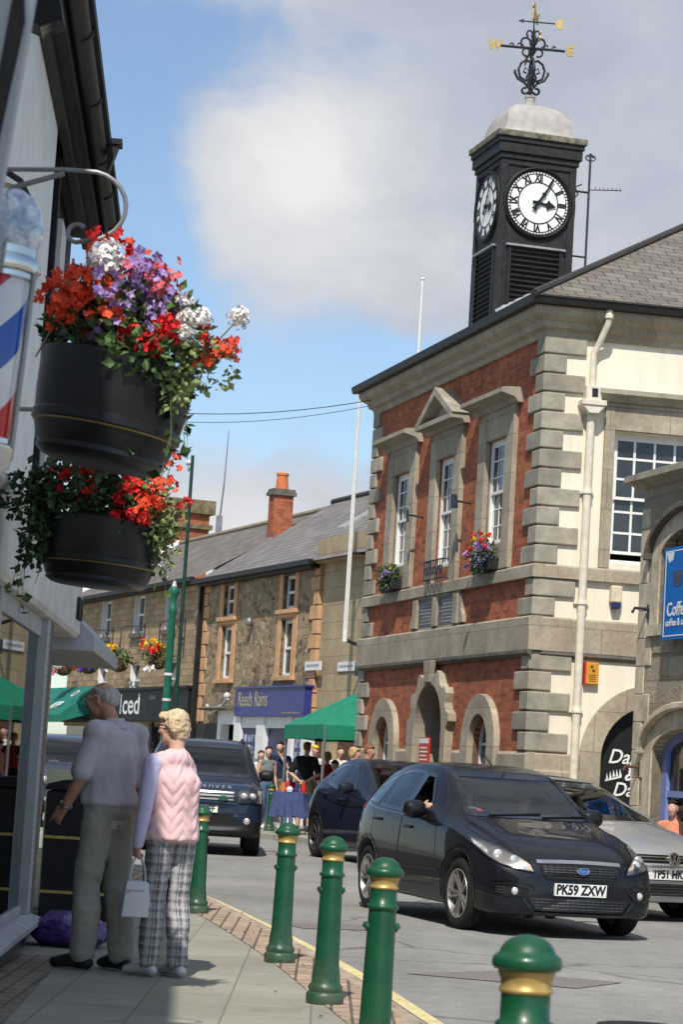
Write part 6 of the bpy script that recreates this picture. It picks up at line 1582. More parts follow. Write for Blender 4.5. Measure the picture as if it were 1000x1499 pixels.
def in_poly(px, pz, poly):
    c = np.zeros(px.shape, bool); j = len(poly) - 1
    for i in range(len(poly)):
        xi, zi = poly[i]; xj, zj = poly[j]
        if zi != zj:
            cond = ((zi > pz) != (zj > pz)) & (px < (xj - xi) * (pz - zi) / (zj - zi) + xi)
            c ^= cond
        j = i
    return c

def round_poly(poly, r=0.05, n=5):
    out = []; N = len(poly)
    for i in range(N):
        p = Vector(poly[i]); a = Vector(poly[i - 1]); b = Vector(poly[(i + 1) % N])
        da = (a - p); db = (b - p)
        k = min(r, da.length * 0.45, db.length * 0.45)
        p0 = p + da.normalized() * k; p1 = p + db.normalized() * k
        for s in range(n + 1):
            t = s / n; out.append(tuple(p0 * (1 - t) ** 2 + p * 2 * t * (1 - t) + p1 * t * t))
    return out

def resample(poly, step, closed=True):
    out = []; N = len(poly)
    for i in range(N if closed else N - 1):
        a = Vector(poly[i]); b = Vector(poly[(i + 1) % N]); m = max(1, int((b - a).length / step))
        for k in range(m): out.append(tuple(a.lerp(b, k / m)))
    return out

def inset_poly(poly, d):
    P = [Vector(p) for p in poly]; N = len(P)
    area = sum(P[i].x * P[(i + 1) % N].y - P[(i + 1) % N].x * P[i].y for i in range(N))
    s = 1 if area > 0 else -1
    out = []
    for i in range(N):
        t = (P[(i + 1) % N] - P[i - 1])
        if t.length < 1e-9: out.append(tuple(P[i])); continue
        t.normalize(); out.append(tuple(P[i] + Vector((-t.y, t.x)) * d * s))
    return out

class Car:
    def __init__(s, spec, res=0.02):
        s.sp = spec; s.root = empty('parked_car' if spec.get('parked') else 'car', (0, 0, 0))
        s.paint = spec['paint']; s.L = spec['L']
        s.make_body(res)
    def make_body(s, res):
        sp = s.sp; L = s.L
        st = list(np.concatenate([np.array([0, .004, .012, .025, .045, .07, .10, .14]) , np.arange(.18, L - .18, res * 1.6), L - np.array([.14, .10, .07, .045, .025, .012, .004, 0])]))
        st = np.array(st)
        g = {k: pchip(*zip(*sp[k]), st) for k in ('zb', 'w', 'belt', 'wb', 'top', 'wt', 'edge')}
        M_ = 64; rows = []
        for i, y in enumerate(st):
            zb, w, bl, wb, zt, wt, ed = (g[k][i] for k in ('zb', 'w', 'belt', 'wb', 'top', 'wt', 'edge'))
            zt = max(zt, bl + 0.01)
            mid = zb + (bl - zb) * 0.55
            ctrl = [(0, zb), (w * 0.45, zb), (w * 0.86, zb), (w * 0.955, zb + 0.03), (w * 0.985, zb + (mid - zb) * 0.45), (w, mid), (wb + (w - wb) * 0.5, bl - (bl - mid) * 0.28), (wb, bl),
                    (wb + (wt - wb) * 0.5 + 0.012 * min(1, (zt - bl) / 0.3), bl + (zt - ed - bl) * 0.5), (wt, zt - ed), (wt * 0.93, zt - ed * 0.42), (wt * 0.72, zt - ed * 0.14), (wt * 0.4, zt - ed * 0.03), (0, zt)]
            P = np.array(ctrl); d = np.concatenate([[0], np.cumsum(np.maximum(1e-4, np.hypot(*(P[1:] - P[:-1]).T)))])
            # sample with fixed share of points per segment so rows line up
            share = [3, 4, 3, 4, 6, 6, 6, 9, 9, 5, 5, 5, 5]
            q = np.concatenate([d[k] + (d[k + 1] - d[k]) * np.arange(n_) / n_ for k, n_ in enumerate(share)] + [[d[-1]]])
            xs = pchip(d, P[:, 0], q); zs = pchip(d, P[:, 1], q)
            rows.append(np.stack([xs, np.full_like(xs, y), zs], 1))
        n1 = len(rows[0])
        full = []
        for r_ in rows:
            left = r_[1:-1][::-1] * np.array([-1, 1, 1]); full.append(np.concatenate([r_, left]))
        m = len(full[0]); V = np.concatenate(full)
        # plan-view rounding of nose and tail
        nose, tail = sp['nose'], sp['tail']
        x = V[:, 0]; y = V[:, 1]
        wm = max(p[1] for p in sp['w'])
        V[:, 1] = y + nose * (np.abs(x) / wm) ** 2.4 * np.clip(1 - y / 0.9, 0, 1) - tail * (np.abs(x) / wm) ** 2.4 * np.clip(1 - (L - y) / 0.8, 0, 1)
        F_ = []
        for i in range(len(st) - 1):
            for k in range(m):
                k2 = (k + 1) % m; F_.append((i * m + k, (i + 1) * m + k, (i + 1) * m + k2, i * m + k2))
        F_.append(tuple(range(m))); F_.append(tuple((len(st) - 1) * m + k for k in range(m - 1, -1, -1)))
        me = bpy.data.meshes.new('body'); me.from_pydata([tuple(v) for v in V], [], F_)
        bm = bmesh.new(); bm.from_mesh(me); bmesh.ops.recalc_face_normals(bm, faces=bm.faces); bm.to_mesh(me); bm.free()
        tmp = bpy.data.objects.new('tmp', me); COL.objects.link(tmp)
        # wheel arches cut out of the solid
        cut = MB(); r = sp['arch']
        for yw in sp['axles']:
            for sgn in (-1, 1):
                cut.lathe([(r, 0), (r, 0.5)], 48, (sgn * (wm + 0.2) if sgn < 0 else wm - 0.30, yw, sp['wr'] + 0.015), axis='x', cap=True)
        cm = bpy.data.meshes.new('cut'); cm.from_pydata(cut.v, [], cut.f); bm = bmesh.new(); bm.from_mesh(cm); bmesh.ops.recalc_face_normals(bm, faces=bm.faces); bm.to_mesh(cm); bm.free()
        # place left cutters at -wm-0.2 .. -wm+0.3
        for v in cm.vertices:
            if v.co.x < 0: v.co.x += 0.0
        for v in cm.vertices:
            if v.co.x < 0: v.co.x = -(wm + 0.2) + (v.co.x + (wm + 0.2))
        cob = bpy.data.objects.new('cut', cm); COL.objects.link(cob)
        md = tmp.modifiers.new('b', 'BOOLEAN'); md.operation = 'DIFFERENCE'; md.solver = 'EXACT'; md.object = cob
        dg = bpy.context.evaluated_depsgraph_get(); dg.update()
        me2 = bpy.data.meshes.new_from_object(tmp.evaluated_get(dg))
        bpy.data.objects.remove(tmp); bpy.data.objects.remove(cob)
        s.me = me2
        nv = len(me2.vertices); co = np.zeros(nv * 3); me2.vertices.foreach_get('co', co); s.co = co.reshape(-1, 3)
        s.polys = [tuple(p.vertices) for p in me2.polygons]
        s.cen = np.array([np.mean(s.co[list(p)], 0) for p in s.polys])
        nor = np.zeros(len(s.polys) * 3); me2.polygons.foreach_get('normal', nor); s.nor = nor.reshape(-1, 3)
        s.bvh = BVHTree.FromPolygons([tuple(c) for c in s.co], s.polys)
        s.owner = np.zeros(len(s.polys), int)      # 0 body, -1 removed, k part
        well = np.zeros(len(s.polys), bool)
        for yw in sp['axles']:
            rr = np.hypot(s.cen[:, 1] - yw, s.cen[:, 2] - sp['wr'] - 0.015)
            rad = (s.nor[:, 1] * (s.cen[:, 1] - yw) + s.nor[:, 2] * (s.cen[:, 2] - sp['wr'] - 0.015)) / np.maximum(rr, 1e-4)
            well |= (rr < r + 0.01) & ((rad < -0.5) | (rr < r - 0.02)) & (np.abs(s.cen[:, 0]) > wm - 0.32)
        s.well = well; s.parts = []
        vn = np.zeros(nv * 3); me2.vertices.foreach_get('normal', vn); s.vn = vn.reshape(-1, 3)
    # --- projection helpers: view is 'L' (-x side), 'R', 'F', 'B', 'T' or ('D', angle)
    def ray(s, view, a, b):
        if view == 'L': o, d = Vector((-3, a, b)), Vector((1, 0, 0))
        elif view == 'R': o, d = Vector((3, a, b)), Vector((-1, 0, 0))
        elif view == 'F': o, d = Vector((a, -3, b)), Vector((0, 1, 0))
        elif view == 'B': o, d = Vector((a, s.L + 3, b)), Vector((0, -1, 0))
        elif view == 'T': o, d = Vector((a, b, 5)), Vector((0, 0, -1))
        else:
            an = R(view[1]); ax = Vector((math.cos(an), math.sin(an), 0)); d = Vector((-math.sin(an), math.cos(an), 0)); o = Vector((0, 0, b)) + ax * a - d * 5
        h = s.bvh.ray_cast(o, d)
        if h[0] is None:
            q = o + d * (5 if isinstance(view, tuple) else 3.6); hh = s.bvh.find_nearest(q)
            return hh[0], hh[1]
        nn = h[1]
        if nn.dot(d) > 0: nn = -nn
        return h[0], nn
    def uv(s, view, C):
        if view in ('L', 'R'): return C[:, 1], C[:, 2]
        if view in ('F', 'B'): return C[:, 0], C[:, 2]
        if view == 'T': return C[:, 0], C[:, 1]
        an = R(view[1]); return C[:, 0] * math.cos(an) + C[:, 1] * math.sin(an), C[:, 2]
    def facing(s, view):
        if view == 'L': return s.nor[:, 0] < -0.15
        if view == 'R': return s.nor[:, 0] > 0.15
        if view == 'F': return (s.nor[:, 1] < -0.05) | ((s.nor[:, 2] > 0.3) & (s.cen[:, 1] < s.L * 0.6))
        if view == 'B': return s.nor[:, 1] > 0.02
        return s.nor[:, 2] > 0.2
    def select(s, view, poly, mask=None):
        u, v = s.uv(view, s.cen); m = in_poly(u, v, poly) & s.facing(view) & ~s.well
        if mask is not None: m &= mask
        return m
    def patch(s, name, view, poly, mat, parent, off=0.003, step=0.03, smooth=True):
        poly = resample(poly, step); us = [p[0] for p in poly]; vs = [p[1] for p in poly]
        pts = [Vector(p) for p in poly]; n = len(pts); edges = [(i, (i + 1) % n) for i in range(n)]
        ins = inset_poly(poly, step * 0.5)
        gu = np.arange(min(us) + step / 2, max(us), step); gv = np.arange(min(vs) + step / 2, max(vs), step)
        if len(gu) and len(gv):
            A, B = np.meshgrid(gu, gv); A, B = A.ravel(), B.ravel(); k = in_poly(A, B, ins)
            pts += [Vector((a, b)) for a, b in zip(A[k], B[k])]
        V_, E_, F_, *_ = delaunay_2d_cdt(pts, edges, [], 1, 1e-6)
        mb = MB(); P = []
        for p in V_:
            h, nn = s.ray(view, p[0], p[1]); P.append(h + nn * off)
        mb.add(P, [tuple(f) for f in F_])
        me = bpy.data.meshes.new(name); me.from_pydata(mb.v, [], mb.f)
        bm = bmesh.new(); bm.from_mesh(me); bmesh.ops.recalc_face_normals(bm, faces=bm.faces)
        bm.faces.ensure_lookup_table()
        if len(bm.faces):
            ref = s.ray(view, sum(us) / n, sum(vs) / n)[1]
            tot = sum((f.normal * f.calc_area() for f in bm.faces), Vector())
            if tot.dot(ref) < 0: bmesh.ops.reverse_faces(bm, faces=bm.faces)
        bm.to_mesh(me); bm.free()
        return link_mesh(name, me, mat, parent, smooth)
    def band(s, name, view, poly, width, mat, parent, off=0.006, step=0.025, closed=True, mb=None):
        """flat ribbon that follows an outline on the body"""
        poly = resample(poly, step, closed)
        if not closed: pass
        N = len(poly); P = [Vector(p) for p in poly]
        own = mb is None
        mb = MB() if own else mb
        A, B = [], []
        for i in range(N):
            if closed: t = P[(i + 1) % N] - P[i - 1]
            else: t = P[min(i + 1, N - 1)] - P[max(i - 1, 0)]
            t.normalize(); nn = Vector((-t.y, t.x)) * width / 2
            for lst, q in ((A, P[i] + nn), (B, P[i] - nn)):
                h, hn = s.ray(view, q.x, q.y); lst.append(h + hn * off)
        vs = A + B; M2 = N if closed else N - 1
        mb.add(vs, [(i, (i + 1) % N, N + (i + 1) % N, N + i) for i in range(M2)])
        if own: return mb.build(name, mat, parent, smooth=True, angle=80)
    def finish_body(s):
        """splits the hull into body and named panels, dropping the window openings"""
        def sub(name, idx, mat, parent):
            used = sorted({v for i in idx for v in s.polys[i]}); mp = {v: k for k, v in enumerate(used)}
            me = bpy.data.meshes.new(name); me.from_pydata([tuple(s.co[v]) for v in used], [], [tuple(mp[v] for v in s.polys[i]) for i in idx])
            o = link_mesh(name, me, [mat, CM['trim']], parent, True)
            me.polygons.foreach_set('material_index', [1 if s.well[i] or (s.cen[i][2] < s.sp['sill'] ) else 0 for i in idx])
            flat = [s.well[i] for i in idx]
            me.polygons.foreach_set('use_smooth', [not f for f in flat])
            me.normals_split_custom_set_from_vertices([tuple(s.vn[v]) for v in used])
            return o
        s.body = sub('body', [i for i in range(len(s.polys)) if s.owner[i] == 0], s.paint, s.root)
        res = []
        for k, (name, mat) in enumerate(s.parts):
            idx = [i for i in range(len(s.polys)) if s.owner[i] == k + 1]
            res.append(sub(name, idx, mat, s.root) if idx else None)
        return res
    def panel(s, name, view, poly, mat=None, mask=None):
        m = s.select(view, poly, mask) & (s.owner == 0)
        s.parts.append((name, mat or s.paint)); s.owner[m] = len(s.parts)
    def window(s, view, poly, frame=0.03, glass=None, name='side_window', rim=True, open_=False, mask=None):
        hole = inset_poly(resample(poly, 0.03), frame * 0.55)
        m = s.select(view, hole, mask); s.owner[m] = -1
        g = None
        if not open_:
            g = s.patch(name, view, inset_poly(resample(poly, 0.03), frame * 0.5), glass or M['car_glass'], s.root, off=0.001, step=0.05)
        if rim:
            mid = inset_poly(resample(poly, 0.03), frame * 0.5)
            s.band('window_seal', view, mid, frame, CM['gloss'], g if g else s.root, off=0.004)
    def wheels(s, rim_style, rimmat, width=0.205, rr=0.215, turn=0.0):
        sp = s.sp; wr = sp['wr']; wm = max(p[1] for p in sp['w'])
        first = None
        for yw in sp['axles']:
            for sgn in (-1, 1):
                if first is None:
                    mb = MB(); hw = width / 2
                    mb.lathe([(rr, -hw + 0.012), (rr + 0.01, -hw), (wr - 0.05, -hw - 0.004), (wr - 0.018, -hw + 0.008), (wr - 0.003, -hw + 0.03), (wr, -hw + 0.05), (wr, hw - 0.05), (wr - 0.003, hw - 0.03), (wr - 0.018, hw - 0.008), (wr - 0.05, hw + 0.004), (rr + 0.01, hw), (rr, hw - 0.012)], 48, axis='x')
                    ty = mb.build('wheel', CM['tyre'], s.root, smooth=True, angle=50)
                    mb = MB()
                    mb.lathe([(rr + 0.002, -hw + 0.008), (rr - 0.004, -hw - 0.002), (rr - 0.014, -hw + 0.004), (rr - 0.022, -hw + 0.03), (rr - 0.03, hw)], 40, axis='x')
                    ns = rim_style
                    for k in range(ns):
                        a = 2 * PI * k / ns
                        for da in ((-0.13, 0.13) if ns <= 6 else (0,)):
                            Mx = Matrix.Rotation(a, 3, 'X')
                            w0 = 0.030 if ns <= 6 else 0.026
                            pts = []
                            r0, r1 = 0.03, rr - 0.012
                            for r_, x_, ww, o_ in ((r0, -hw + 0.035, w0 * 0.8, da * 0.10), (r1 * 0.6, -hw + 0.018, w0 * 0.62, da * 0.16), (r1, -hw + 0.006, w0 * 0.75, da * 0.30)):
                                pts += [Mx @ Vector((x_, o_ - ww / 2, r_)), Mx @ Vector((x_, o_ + ww / 2, r_)), Mx @ Vector((x_ + 0.03, o_ + ww / 2, r_)), Mx @ Vector((x_ + 0.03, o_ - ww / 2, r_))]
                            fs = []
                            for q in (0, 4):
                                for e_ in range(4): fs.append((q + e_, q + (e_ + 1) % 4, q + 4 + (e_ + 1) % 4, q + 4 + e_))
                            mb.add(pts, fs)
                    mb.lathe([(0.0, -hw + 0.028), (0.03, -hw + 0.026), (0.042, -hw + 0.036), (0.046, -hw + 0.07)], 20, axis='x')
                    rim = mb.build('rim', rimmat, ty, smooth=True, angle=35)
                    mb = MB(); mb.lathe([(0.0, -hw + 0.10), (0.135, -hw + 0.10), (0.135, -hw + 0.115)], 24, axis='x'); mb.lathe([(0.14, hw - 0.02), (rr, hw - 0.02), ], 24, axis='x'); mb.build('brake_disc', CM['rimdark'], ty)
                    first = ty; w = ty
                else:
                    w = copy_tree(first, s.root)
                w.location = (sgn * (wm - width / 2 - 0.028), yw, wr)
                w.rotation_euler = (0.35 * (1 + sgn) + yw, 0, (PI if sgn > 0 else 0) + (turn if yw < s.L / 2 else 0))
    def arches(s, width=0.035, mat=None):
        sp = s.sp; r = sp['arch']
        for yw in sp['axles']:
            for v in ('L', 'R'):
                c = [(yw + (r + width * 0.35) * math.cos(R(a)), sp['wr'] + 0.015 + (r + width * 0.35) * math.sin(R(a))) for a in range(-12, 193, 6)]
                s.band('wheel_arch', v, c, width, mat or s.paint, s.root, off=0.006, closed=False)
    def mirror(s, y, z, x, mat=None, scale=1.0):
        for sgn in (-1, 1):
            mb = MB()
            rows = [(0.0, 0.035, 0.05), (0.03, 0.075, 0.095), (0.07, 0.088, 0.105), (0.105, 0.085, 0.10)]
            N = 20; vs = []
            for (dy, rz_, rx_) in rows:
                for k in range(N):
                    a = 2 * PI * k / N; ca, sa = math.cos(a), math.sin(a)
                    vs.append((sgn * (x + 0.13 + rx_ * 1.15 * np.sign(ca) * abs(ca) ** 0.7), y + dy, z + 0.03 + rz_ * np.sign(sa) * abs(sa) ** 0.8))
            fs = [(i * N + k, i * N + (k + 1) % N, (i + 1) * N + (k + 1) % N, (i + 1) * N + k) for i in range(3) for k in range(N)] + [tuple(range(N - 1, -1, -1))]
            mb.add(vs, fs); mb.tube([(sgn * (x - 0.05), y + 0.05, z - 0.06), (sgn * (x + 0.05), y + 0.06, z - 0.035), (sgn * (x + 0.11), y + 0.06, z - 0.01)], 0.032, 10)
            o = mb.build('door_mirror', mat or s.paint, s.root, smooth=True, angle=50)
            g = MB(); g.box(sgn * (x + 0.13) - 0.09, sgn * (x + 0.13) + 0.09, y + 0.098, y + 0.102, z - 0.03, z + 0.09); g.build('mirror_glass', M['chrome'], o)
    def handle(s, view, y, z, mat=None):
        h, nn = s.ray(view, y, z); sg = -1 if view == 'L' else 1
        mb = MB(); x = h.x + sg * 0.022
        mb.tube([(h.x + sg * 0.0, y - 0.105, z), (x, y - 0.085, z + 0.002), (x + sg * 0.004, y, z + 0.004), (x, y + 0.085, z + 0.002), (h.x, y + 0.105, z)], [0.012, 0.014, 0.0155, 0.014, 0.012], 8)
        return mb.build('handle', mat or s.paint, s.root, smooth=True)
    def interior(s, floor, dash_y, dash_z, wheel_x, seats_y, rear_y, wi, seat_h=0.95):
        mb = MB(); mb.box(-wi, wi, dash_y, rear_y + 0.5, floor - 0.03, floor)
        mb.prism([(dash_y - 0.45, dash_z - 0.02), (dash_y, dash_z), (dash_y + 0.12, dash_z - 0.05), (dash_y + 0.18, dash_z - 0.30), (dash_y, floor), (dash_y - 0.45, floor)], -wi, wi, 'yz')
        d = mb.build('dashboard', CM['inside'], s.root, bevel=0.02)
        mb = MB(); c = Vector((wheel_x, dash_y + 0.28, dash_z - 0.02)); Mx = Matrix.Rotation(R(-28), 3, 'X')
        mb.tube([c + Mx @ Vector((0.18 * math.cos(a), 0, 0.18 * math.sin(a))) for a in np.linspace(0, 2 * PI, 29)], 0.015, 8, cap=False)
        mb.tube([c + Mx @ Vector((-0.17, 0, 0)), c + Mx @ Vector((0, 0.03, 0)), c + Mx @ Vector((0.17, 0, 0))], 0.02, 6); mb.tube([c, c + Vector((0, -0.25, -0.06))], 0.03)
        mb.build('steering_wheel', CM['inside'], s.root, smooth=True)
        for (x, y) in ((-0.37, seats_y), (0.37, seats_y), (-0.37, rear_y), (0.37, rear_y)):
            mb = MB(); mb.box(x - 0.25, x + 0.25, y - 0.5, y, floor + 0.12, floor + 0.30)
            mb.prism([(y - 0.08, floor + 0.25), (y + 0.10, floor + 0.25), (y + 0.26, seat_h), (y + 0.16, seat_h)], x - 0.24, x + 0.24, 'yz')
            mb.prism([(y + 0.17, seat_h + 0.03), (y + 0.27, seat_h + 0.03), (y + 0.29, seat_h + 0.20), (y + 0.21, seat_h + 0.20)], x - 0.12, x + 0.12, 'yz')
            mb.build('seat', CM['seat'], s.root, bevel=0.03)
    def plate(s, txt, y_rot, z, x=0.0, off=0.012, w=0.52, h=0.111, view='F', sx=0.86):
        hp, nn = s.ray(view, x, z)
        hs = [s.ray(view, x + d, z)[0].y for d in (-0.24, 0, 0.24)]
        y = min(hs) - off if view == 'F' else max(hs) + off
        mb = MB(); mb.box(-w / 2, w / 2, -0.006, 0.03, -h / 2, h / 2); p = mb.build('number_plate', CM['plate'], s.root, bevel=0.003)
        Mx = T(x, y, z) @ RX(R(y_rot)); p.matrix_local = Mx
        t = text('lettering', txt, 0.118, T(0, -0.0068, -0.002), M['black_matt'], p, bold=0.0048, sx=sx, depth=0.0005)
        b = MB()
        for q in ((-w / 2, w / 2, h / 2, h / 2 + 0.008), (-w / 2, w / 2, -h / 2 - 0.008, -h / 2)): b.box(q[0], q[1], -0.005, 0.02, q[2], q[3])
        b.build('plate_frame', CM['trim'], p)
        return p

def rect(x0, x1, z0, z1, r=0.03): return round_poly([(x0, z0), (x1, z0), (x1, z1), (x0, z1)], r)
def mir(poly): return [(-a, b) for a, b in poly][::-1]

# ------------------------------------------------------------------ black five-door hatchback (front of the queue)
def build_ford():
    L = 4.34
    sp = dict(paint=CM['ford'], L=L, nose=0.20, tail=0.18, wr=0.318, arch=0.372, axles=(0.885, 3.525), sill=0.20,
        zb=[(0, .24), (.05, .20), (.3, .185), (.9, .19), (2, .20), (3.5, .21), (4.1, .27), (4.3, .34), (L, .40)],
        w=[(0, .60), (.03, .72), (.10, .81), (.3, .865), (.7, .90), (1.3, .912), (2.4, .915), (3.2, .912), (3.8, .89), (4.15, .84), (4.3, .78), (L, .70)],
        belt=[(0, .50), (.03, .56), (.1, .615), (.3, .685), (.6, .76), (.9, .835), (1.25, .90), (2.0, .935), (3.0, .975), (3.6, 1.01), (4.0, 1.02), (4.25, .96), (L, .80)],
        wb=[(0, .58), (.03, .69), (.1, .77), (.3, .80), (.6, .82), (.9, .85), (1.25, .865), (2, .875), (3, .875), (3.6, .85), (4.0, .80), (4.3, .72), (L, .64)],
        top=[(0, .56), (.03, .635), (.1, .70), (.2, .755), (.4, .83), (.8, .925), (1.1, .985), (1.28, 1.025), (1.38, 1.065), (1.7, 1.235), (2.0, 1.375), (2.2, 1.44), (2.5, 1.485), (2.9, 1.497), (3.3, 1.475), (3.7, 1.42), (3.95, 1.37), (4.05, 1.30), (4.2, 1.13), (4.3, .98), (L, .84)],
        wt=[(0, .50), (.03, .58), (.1, .62), (.3, .64), (.8, .67), (1.1, .69), (1.3, .70), (1.7, .65), (2.1, .60), (2.6, .575), (3.3, .56), (3.9, .55), (4.2, .58), (L, .58)],
        edge=[(0, .03), (.1, .04), (.5, .06), (1.1, .075), (1.4, .06), (2.0, .06), (2.6, .065), (3.6, .065), (4.1, .05), (L, .03)])
    c = Car(sp, 0.014)
    r = c.root
    ws = round_poly([(-.665, 1.005), (.665, 1.005), (.54, 1.405), (-.54, 1.405)], 0.05)
    fs = round_poly([(1.86, .965), (2.50, .985), (2.50, 1.385), (2.28, 1.37), (1.98, 1.14)], 0.03)
    rs = round_poly([(2.575, .99), (3.31, 1.02), (3.36, 1.20), (3.30, 1.375), (3.0, 1.405), (2.575, 1.395)], 0.035)
    qs = round_poly([(3.40, 1.045), (3.86, 1.075), (3.72, 1.24), (3.40, 1.345)], 0.04)
    doorf = [(1.50, .36), (2.53, .34), (2.53, .975), (1.80, .95), (1.55, .90), (1.47, .62)]
    doorr = [(2.555, .34), (3.12, .35), (3.28, .56), (3.42, .75), (3.42, 1.0), (2.555, .98)]
    bonnet = [(-.60, .12), (.60, .12), (.70, .6), (.70, 1.22), (-.70, 1.22), (-.70, .6)]
    for v in ('L', 'R'):
        c.panel('door', v, doorf); c.panel('door', v, doorr)
    c.panel('bonnet', 'T', bonnet, mask=(c.cen[:, 2] > .60) & (c.nor[:, 2] > 0.55))
    c.window('F', ws, 0.045, name='windscreen')
    for v in ('L', 'R'):
        c.window(v, fs, 0.035, open_=(v == 'L'), name='front_window'); c.window(v, rs, 0.035, name='rear_window'); c.window(v, qs, 0.03, name='quarter_window')
    c.window('B', round_poly([(-.58, 1.02), (.58, 1.02), (.5, 1.33), (-.5, 1.33)], .05), 0.04, name='tailgate_window')
    parts = c.finish_body()
    c.interior(0.30, 1.55, 0.93, -0.37, 2.35, 3.25, 0.70)
    c.arches(0.05)
    doors = [p for p in parts if p and p.name.startswith('door')]
    for v in ('L', 'R'):
        mb = MB()
        for pl in (doorf, doorr): c.band('', v, pl, 0.009, None, None, off=0.0025, mb=mb)
        # waistline crease and pale seal under the glass
        mb.build('shut_lines', CM['trim'], r)
        c.band('waist_seal', v, [(1.62, .935), (2.5, .965), (3.4, 1.0), (3.8, 1.05)], 0.02, CM['gloss'], r, off=0.005, closed=False)
        c.band('side_strip', v, [(1.36, .50), (2.2, .49), (3.1, .50)], 0.03, CM['trim'], r, off=0.006, closed=False)
        c.band('pillar_trim', v, [(2.538, .98), (2.538, 1.40)], 0.085, CM['gloss'], r, off=0.004, closed=False)
    for v in ('L', 'R'):
        for (y, z), d in zip(((2.32, .86), (3.26, .90)), (0, 1)):
            h = c.handle(v, y, z)
    mb = MB(); c.band('', 'T', [(-.655, .30), (-.70, .6), (-.735, 1.16), (0, 1.2), (.735, 1.16), (.70, .6), (.655, .30)], 0.009, None, None, off=0.002, closed=False, mb=mb)
    mb.build('bonnet_gap', CM['trim'], r)
    # headlights: dark bowl, projector lenses, amber outer end and clear cover
    for sg in (-1, 1):
        hl = round_poly([(-.83, .775), (-.80, .665), (-.74, .615), (-.60, .585), (-.455, .565), (-.49, .635), (-.58, .705), (-.70, .775), (-.82, .83)], 0.02)
        hl = hl if sg < 0 else mir(hl)
        h = c.patch('headlight', 'F', hl, CM['rim'], r, off=0.004, step=0.02)
        mb = MB()
        for (x, z, rad) in ((-.715, .695, .05), (-.615, .655, .05)):
            p, nn = c.ray('F', sg * -x, z) if sg > 0 else c.ray('F', x, z)
            mb.ball(p + Vector((0, 0.012, 0)), rad, 16, 10, (1, 0.5, 1))
        mb.build('lamp_lens', CM['lens'], h, smooth=True)
        c.band('lamp_rim', 'F', hl, 0.012, CM['gloss'], h, off=0.012)
        q = round_poly([(-.56, .60), (-.465, .572), (-.495, .63), (-.575, .67)], .01); q = q if sg < 0 else mir(q)
        c.patch('indicator', 'F', q, CM['amber'], h, off=0.007, step=0.02)
        q = round_poly([(-.82, .77), (-.785, .69), (-.76, .75), (-.81, .815)], .01); q = q if sg < 0 else mir(q)
        c.patch('outer_lens', 'F', q, CM['lens'], h, off=0.007, step=0.02)
        c.patch('lamp_cover', 'F', hl, CM['cover'], h, off=0.016, step=0.03)
    # grille, chrome bar, badge
    gr = round_poly([(-.405, .635), (.405, .635), (.345, .525), (-.345, .525)], 0.03)
    g = c.patch('grille', 'F', gr, CM['trim'], r, off=0.005, step=0.03)
    mb = MB()
    for k in range(5): c.band('', 'F', [(-.385 + .008 * k, .618 - k * .021), (0, .618 - k * .021), (.385 - .008 * k, .618 - k * .021)], 0.006, None, None, off=0.014, closed=False, mb=mb)
    for k in range(13): c.band('', 'F', [(-.36 + .06 * k, .63), (-.355 + .059 * k, .53)], 0.004, None, None, off=0.012, closed=False, mb=mb)
    mb.build('grille_bars', CM['rimdark'], g)
    c.band('chrome_bar', 'F', [(-.43, .655), (-.2, .662), (0, .664), (.2, .662), (.43, .655)], 0.028, M['chrome'], g, off=0.014, closed=False)
    c.band('grille_surround', 'F', gr, 0.02, CM['gloss'], g, off=0.010)
    p, nn = c.ray('F', 0, .592)
    mb = MB(); mb.lathe([(0.0, -0.02), (0.058, -0.02), (0.062, -0.012), (0.062, 0.0)], 32, axis='y'); b = mb.build('badge', CM['badge'], g, smooth=True, angle=30); b.matrix_local = T(0, p.y - 0.012, .592) @ RX(R(-12)) @ Matrix.Diagonal((1, 1, 0.47, 1))
    mb = MB(); mb.lathe([(0.056, -0.021), (0.056, -0.024), (0.064, -0.024), (0.064, -0.01)], 32, axis='y'); mb.build('badge_ring', M['chrome'], b, smooth=True)
    tx = text('badge_lettering', 'Ford', 0.052, T(0, -0.0215, 0.0), M['chrome'], b, shear=0.35, bold=0.0006, depth=0.0006); tx.scale = (1.0, 1, 1.8)
    # lower opening and fog lamp pockets
    lo = round_poly([(-.52, .36), (.52, .36), (.42, .245), (-.42, .245)], 0.05)
    g2 = c.patch('lower_grille', 'F', lo, CM['trim'], r, off=0.005, step=0.03)
    mb = MB()
    for k in range(4): c.band('', 'F', [(-.49 + .015 * k, .338 - k * .025), (0, .338 - k * .025), (.49 - .015 * k, .338 - k * .025)], 0.006, None, None, off=0.013, closed=False, mb=mb)
    for k in range(18): c.band('', 'F', [(-.425 + .05 * k, .35), (-.42 + .0495 * k, .25)], 0.004, None, None, off=0.011, closed=False, mb=mb)
    mb.build('grille_bars', CM['rimdark'], g2)
    c.band('grille_surround', 'F', [(-.55, .38), (-.55, .33), (-.45, .225), (-.2, .222), (.2, .222), (.45, .225), (.55, .33), (.55, .38)], 0.022, CM['gloss'], g2, off=0.012, closed=False)
    for sg in (-1, 1):
        fg = round_poly([(-.79, .40), (-.77, .45), (-.60, .44), (-.50, .425), (-.57, .36), (-.72, .355)], 0.02); fg = fg if sg < 0 else mir(fg)
        f = c.patch('fog_pocket', 'F', fg, CM['trim'], r, off=0.004, step=0.025)
        c.band('pocket_rim', 'F', fg, 0.014, CM['gloss'], f, off=0.010)
        p, nn = c.ray('F', sg * .625, .398); mb = MB(); mb.ball(p + Vector((0, -0.002, 0)), .036, 16, 8, (1, .5, 1)); mb.build('fog_lamp', CM['lens'], f, smooth=True)
        mb = MB()
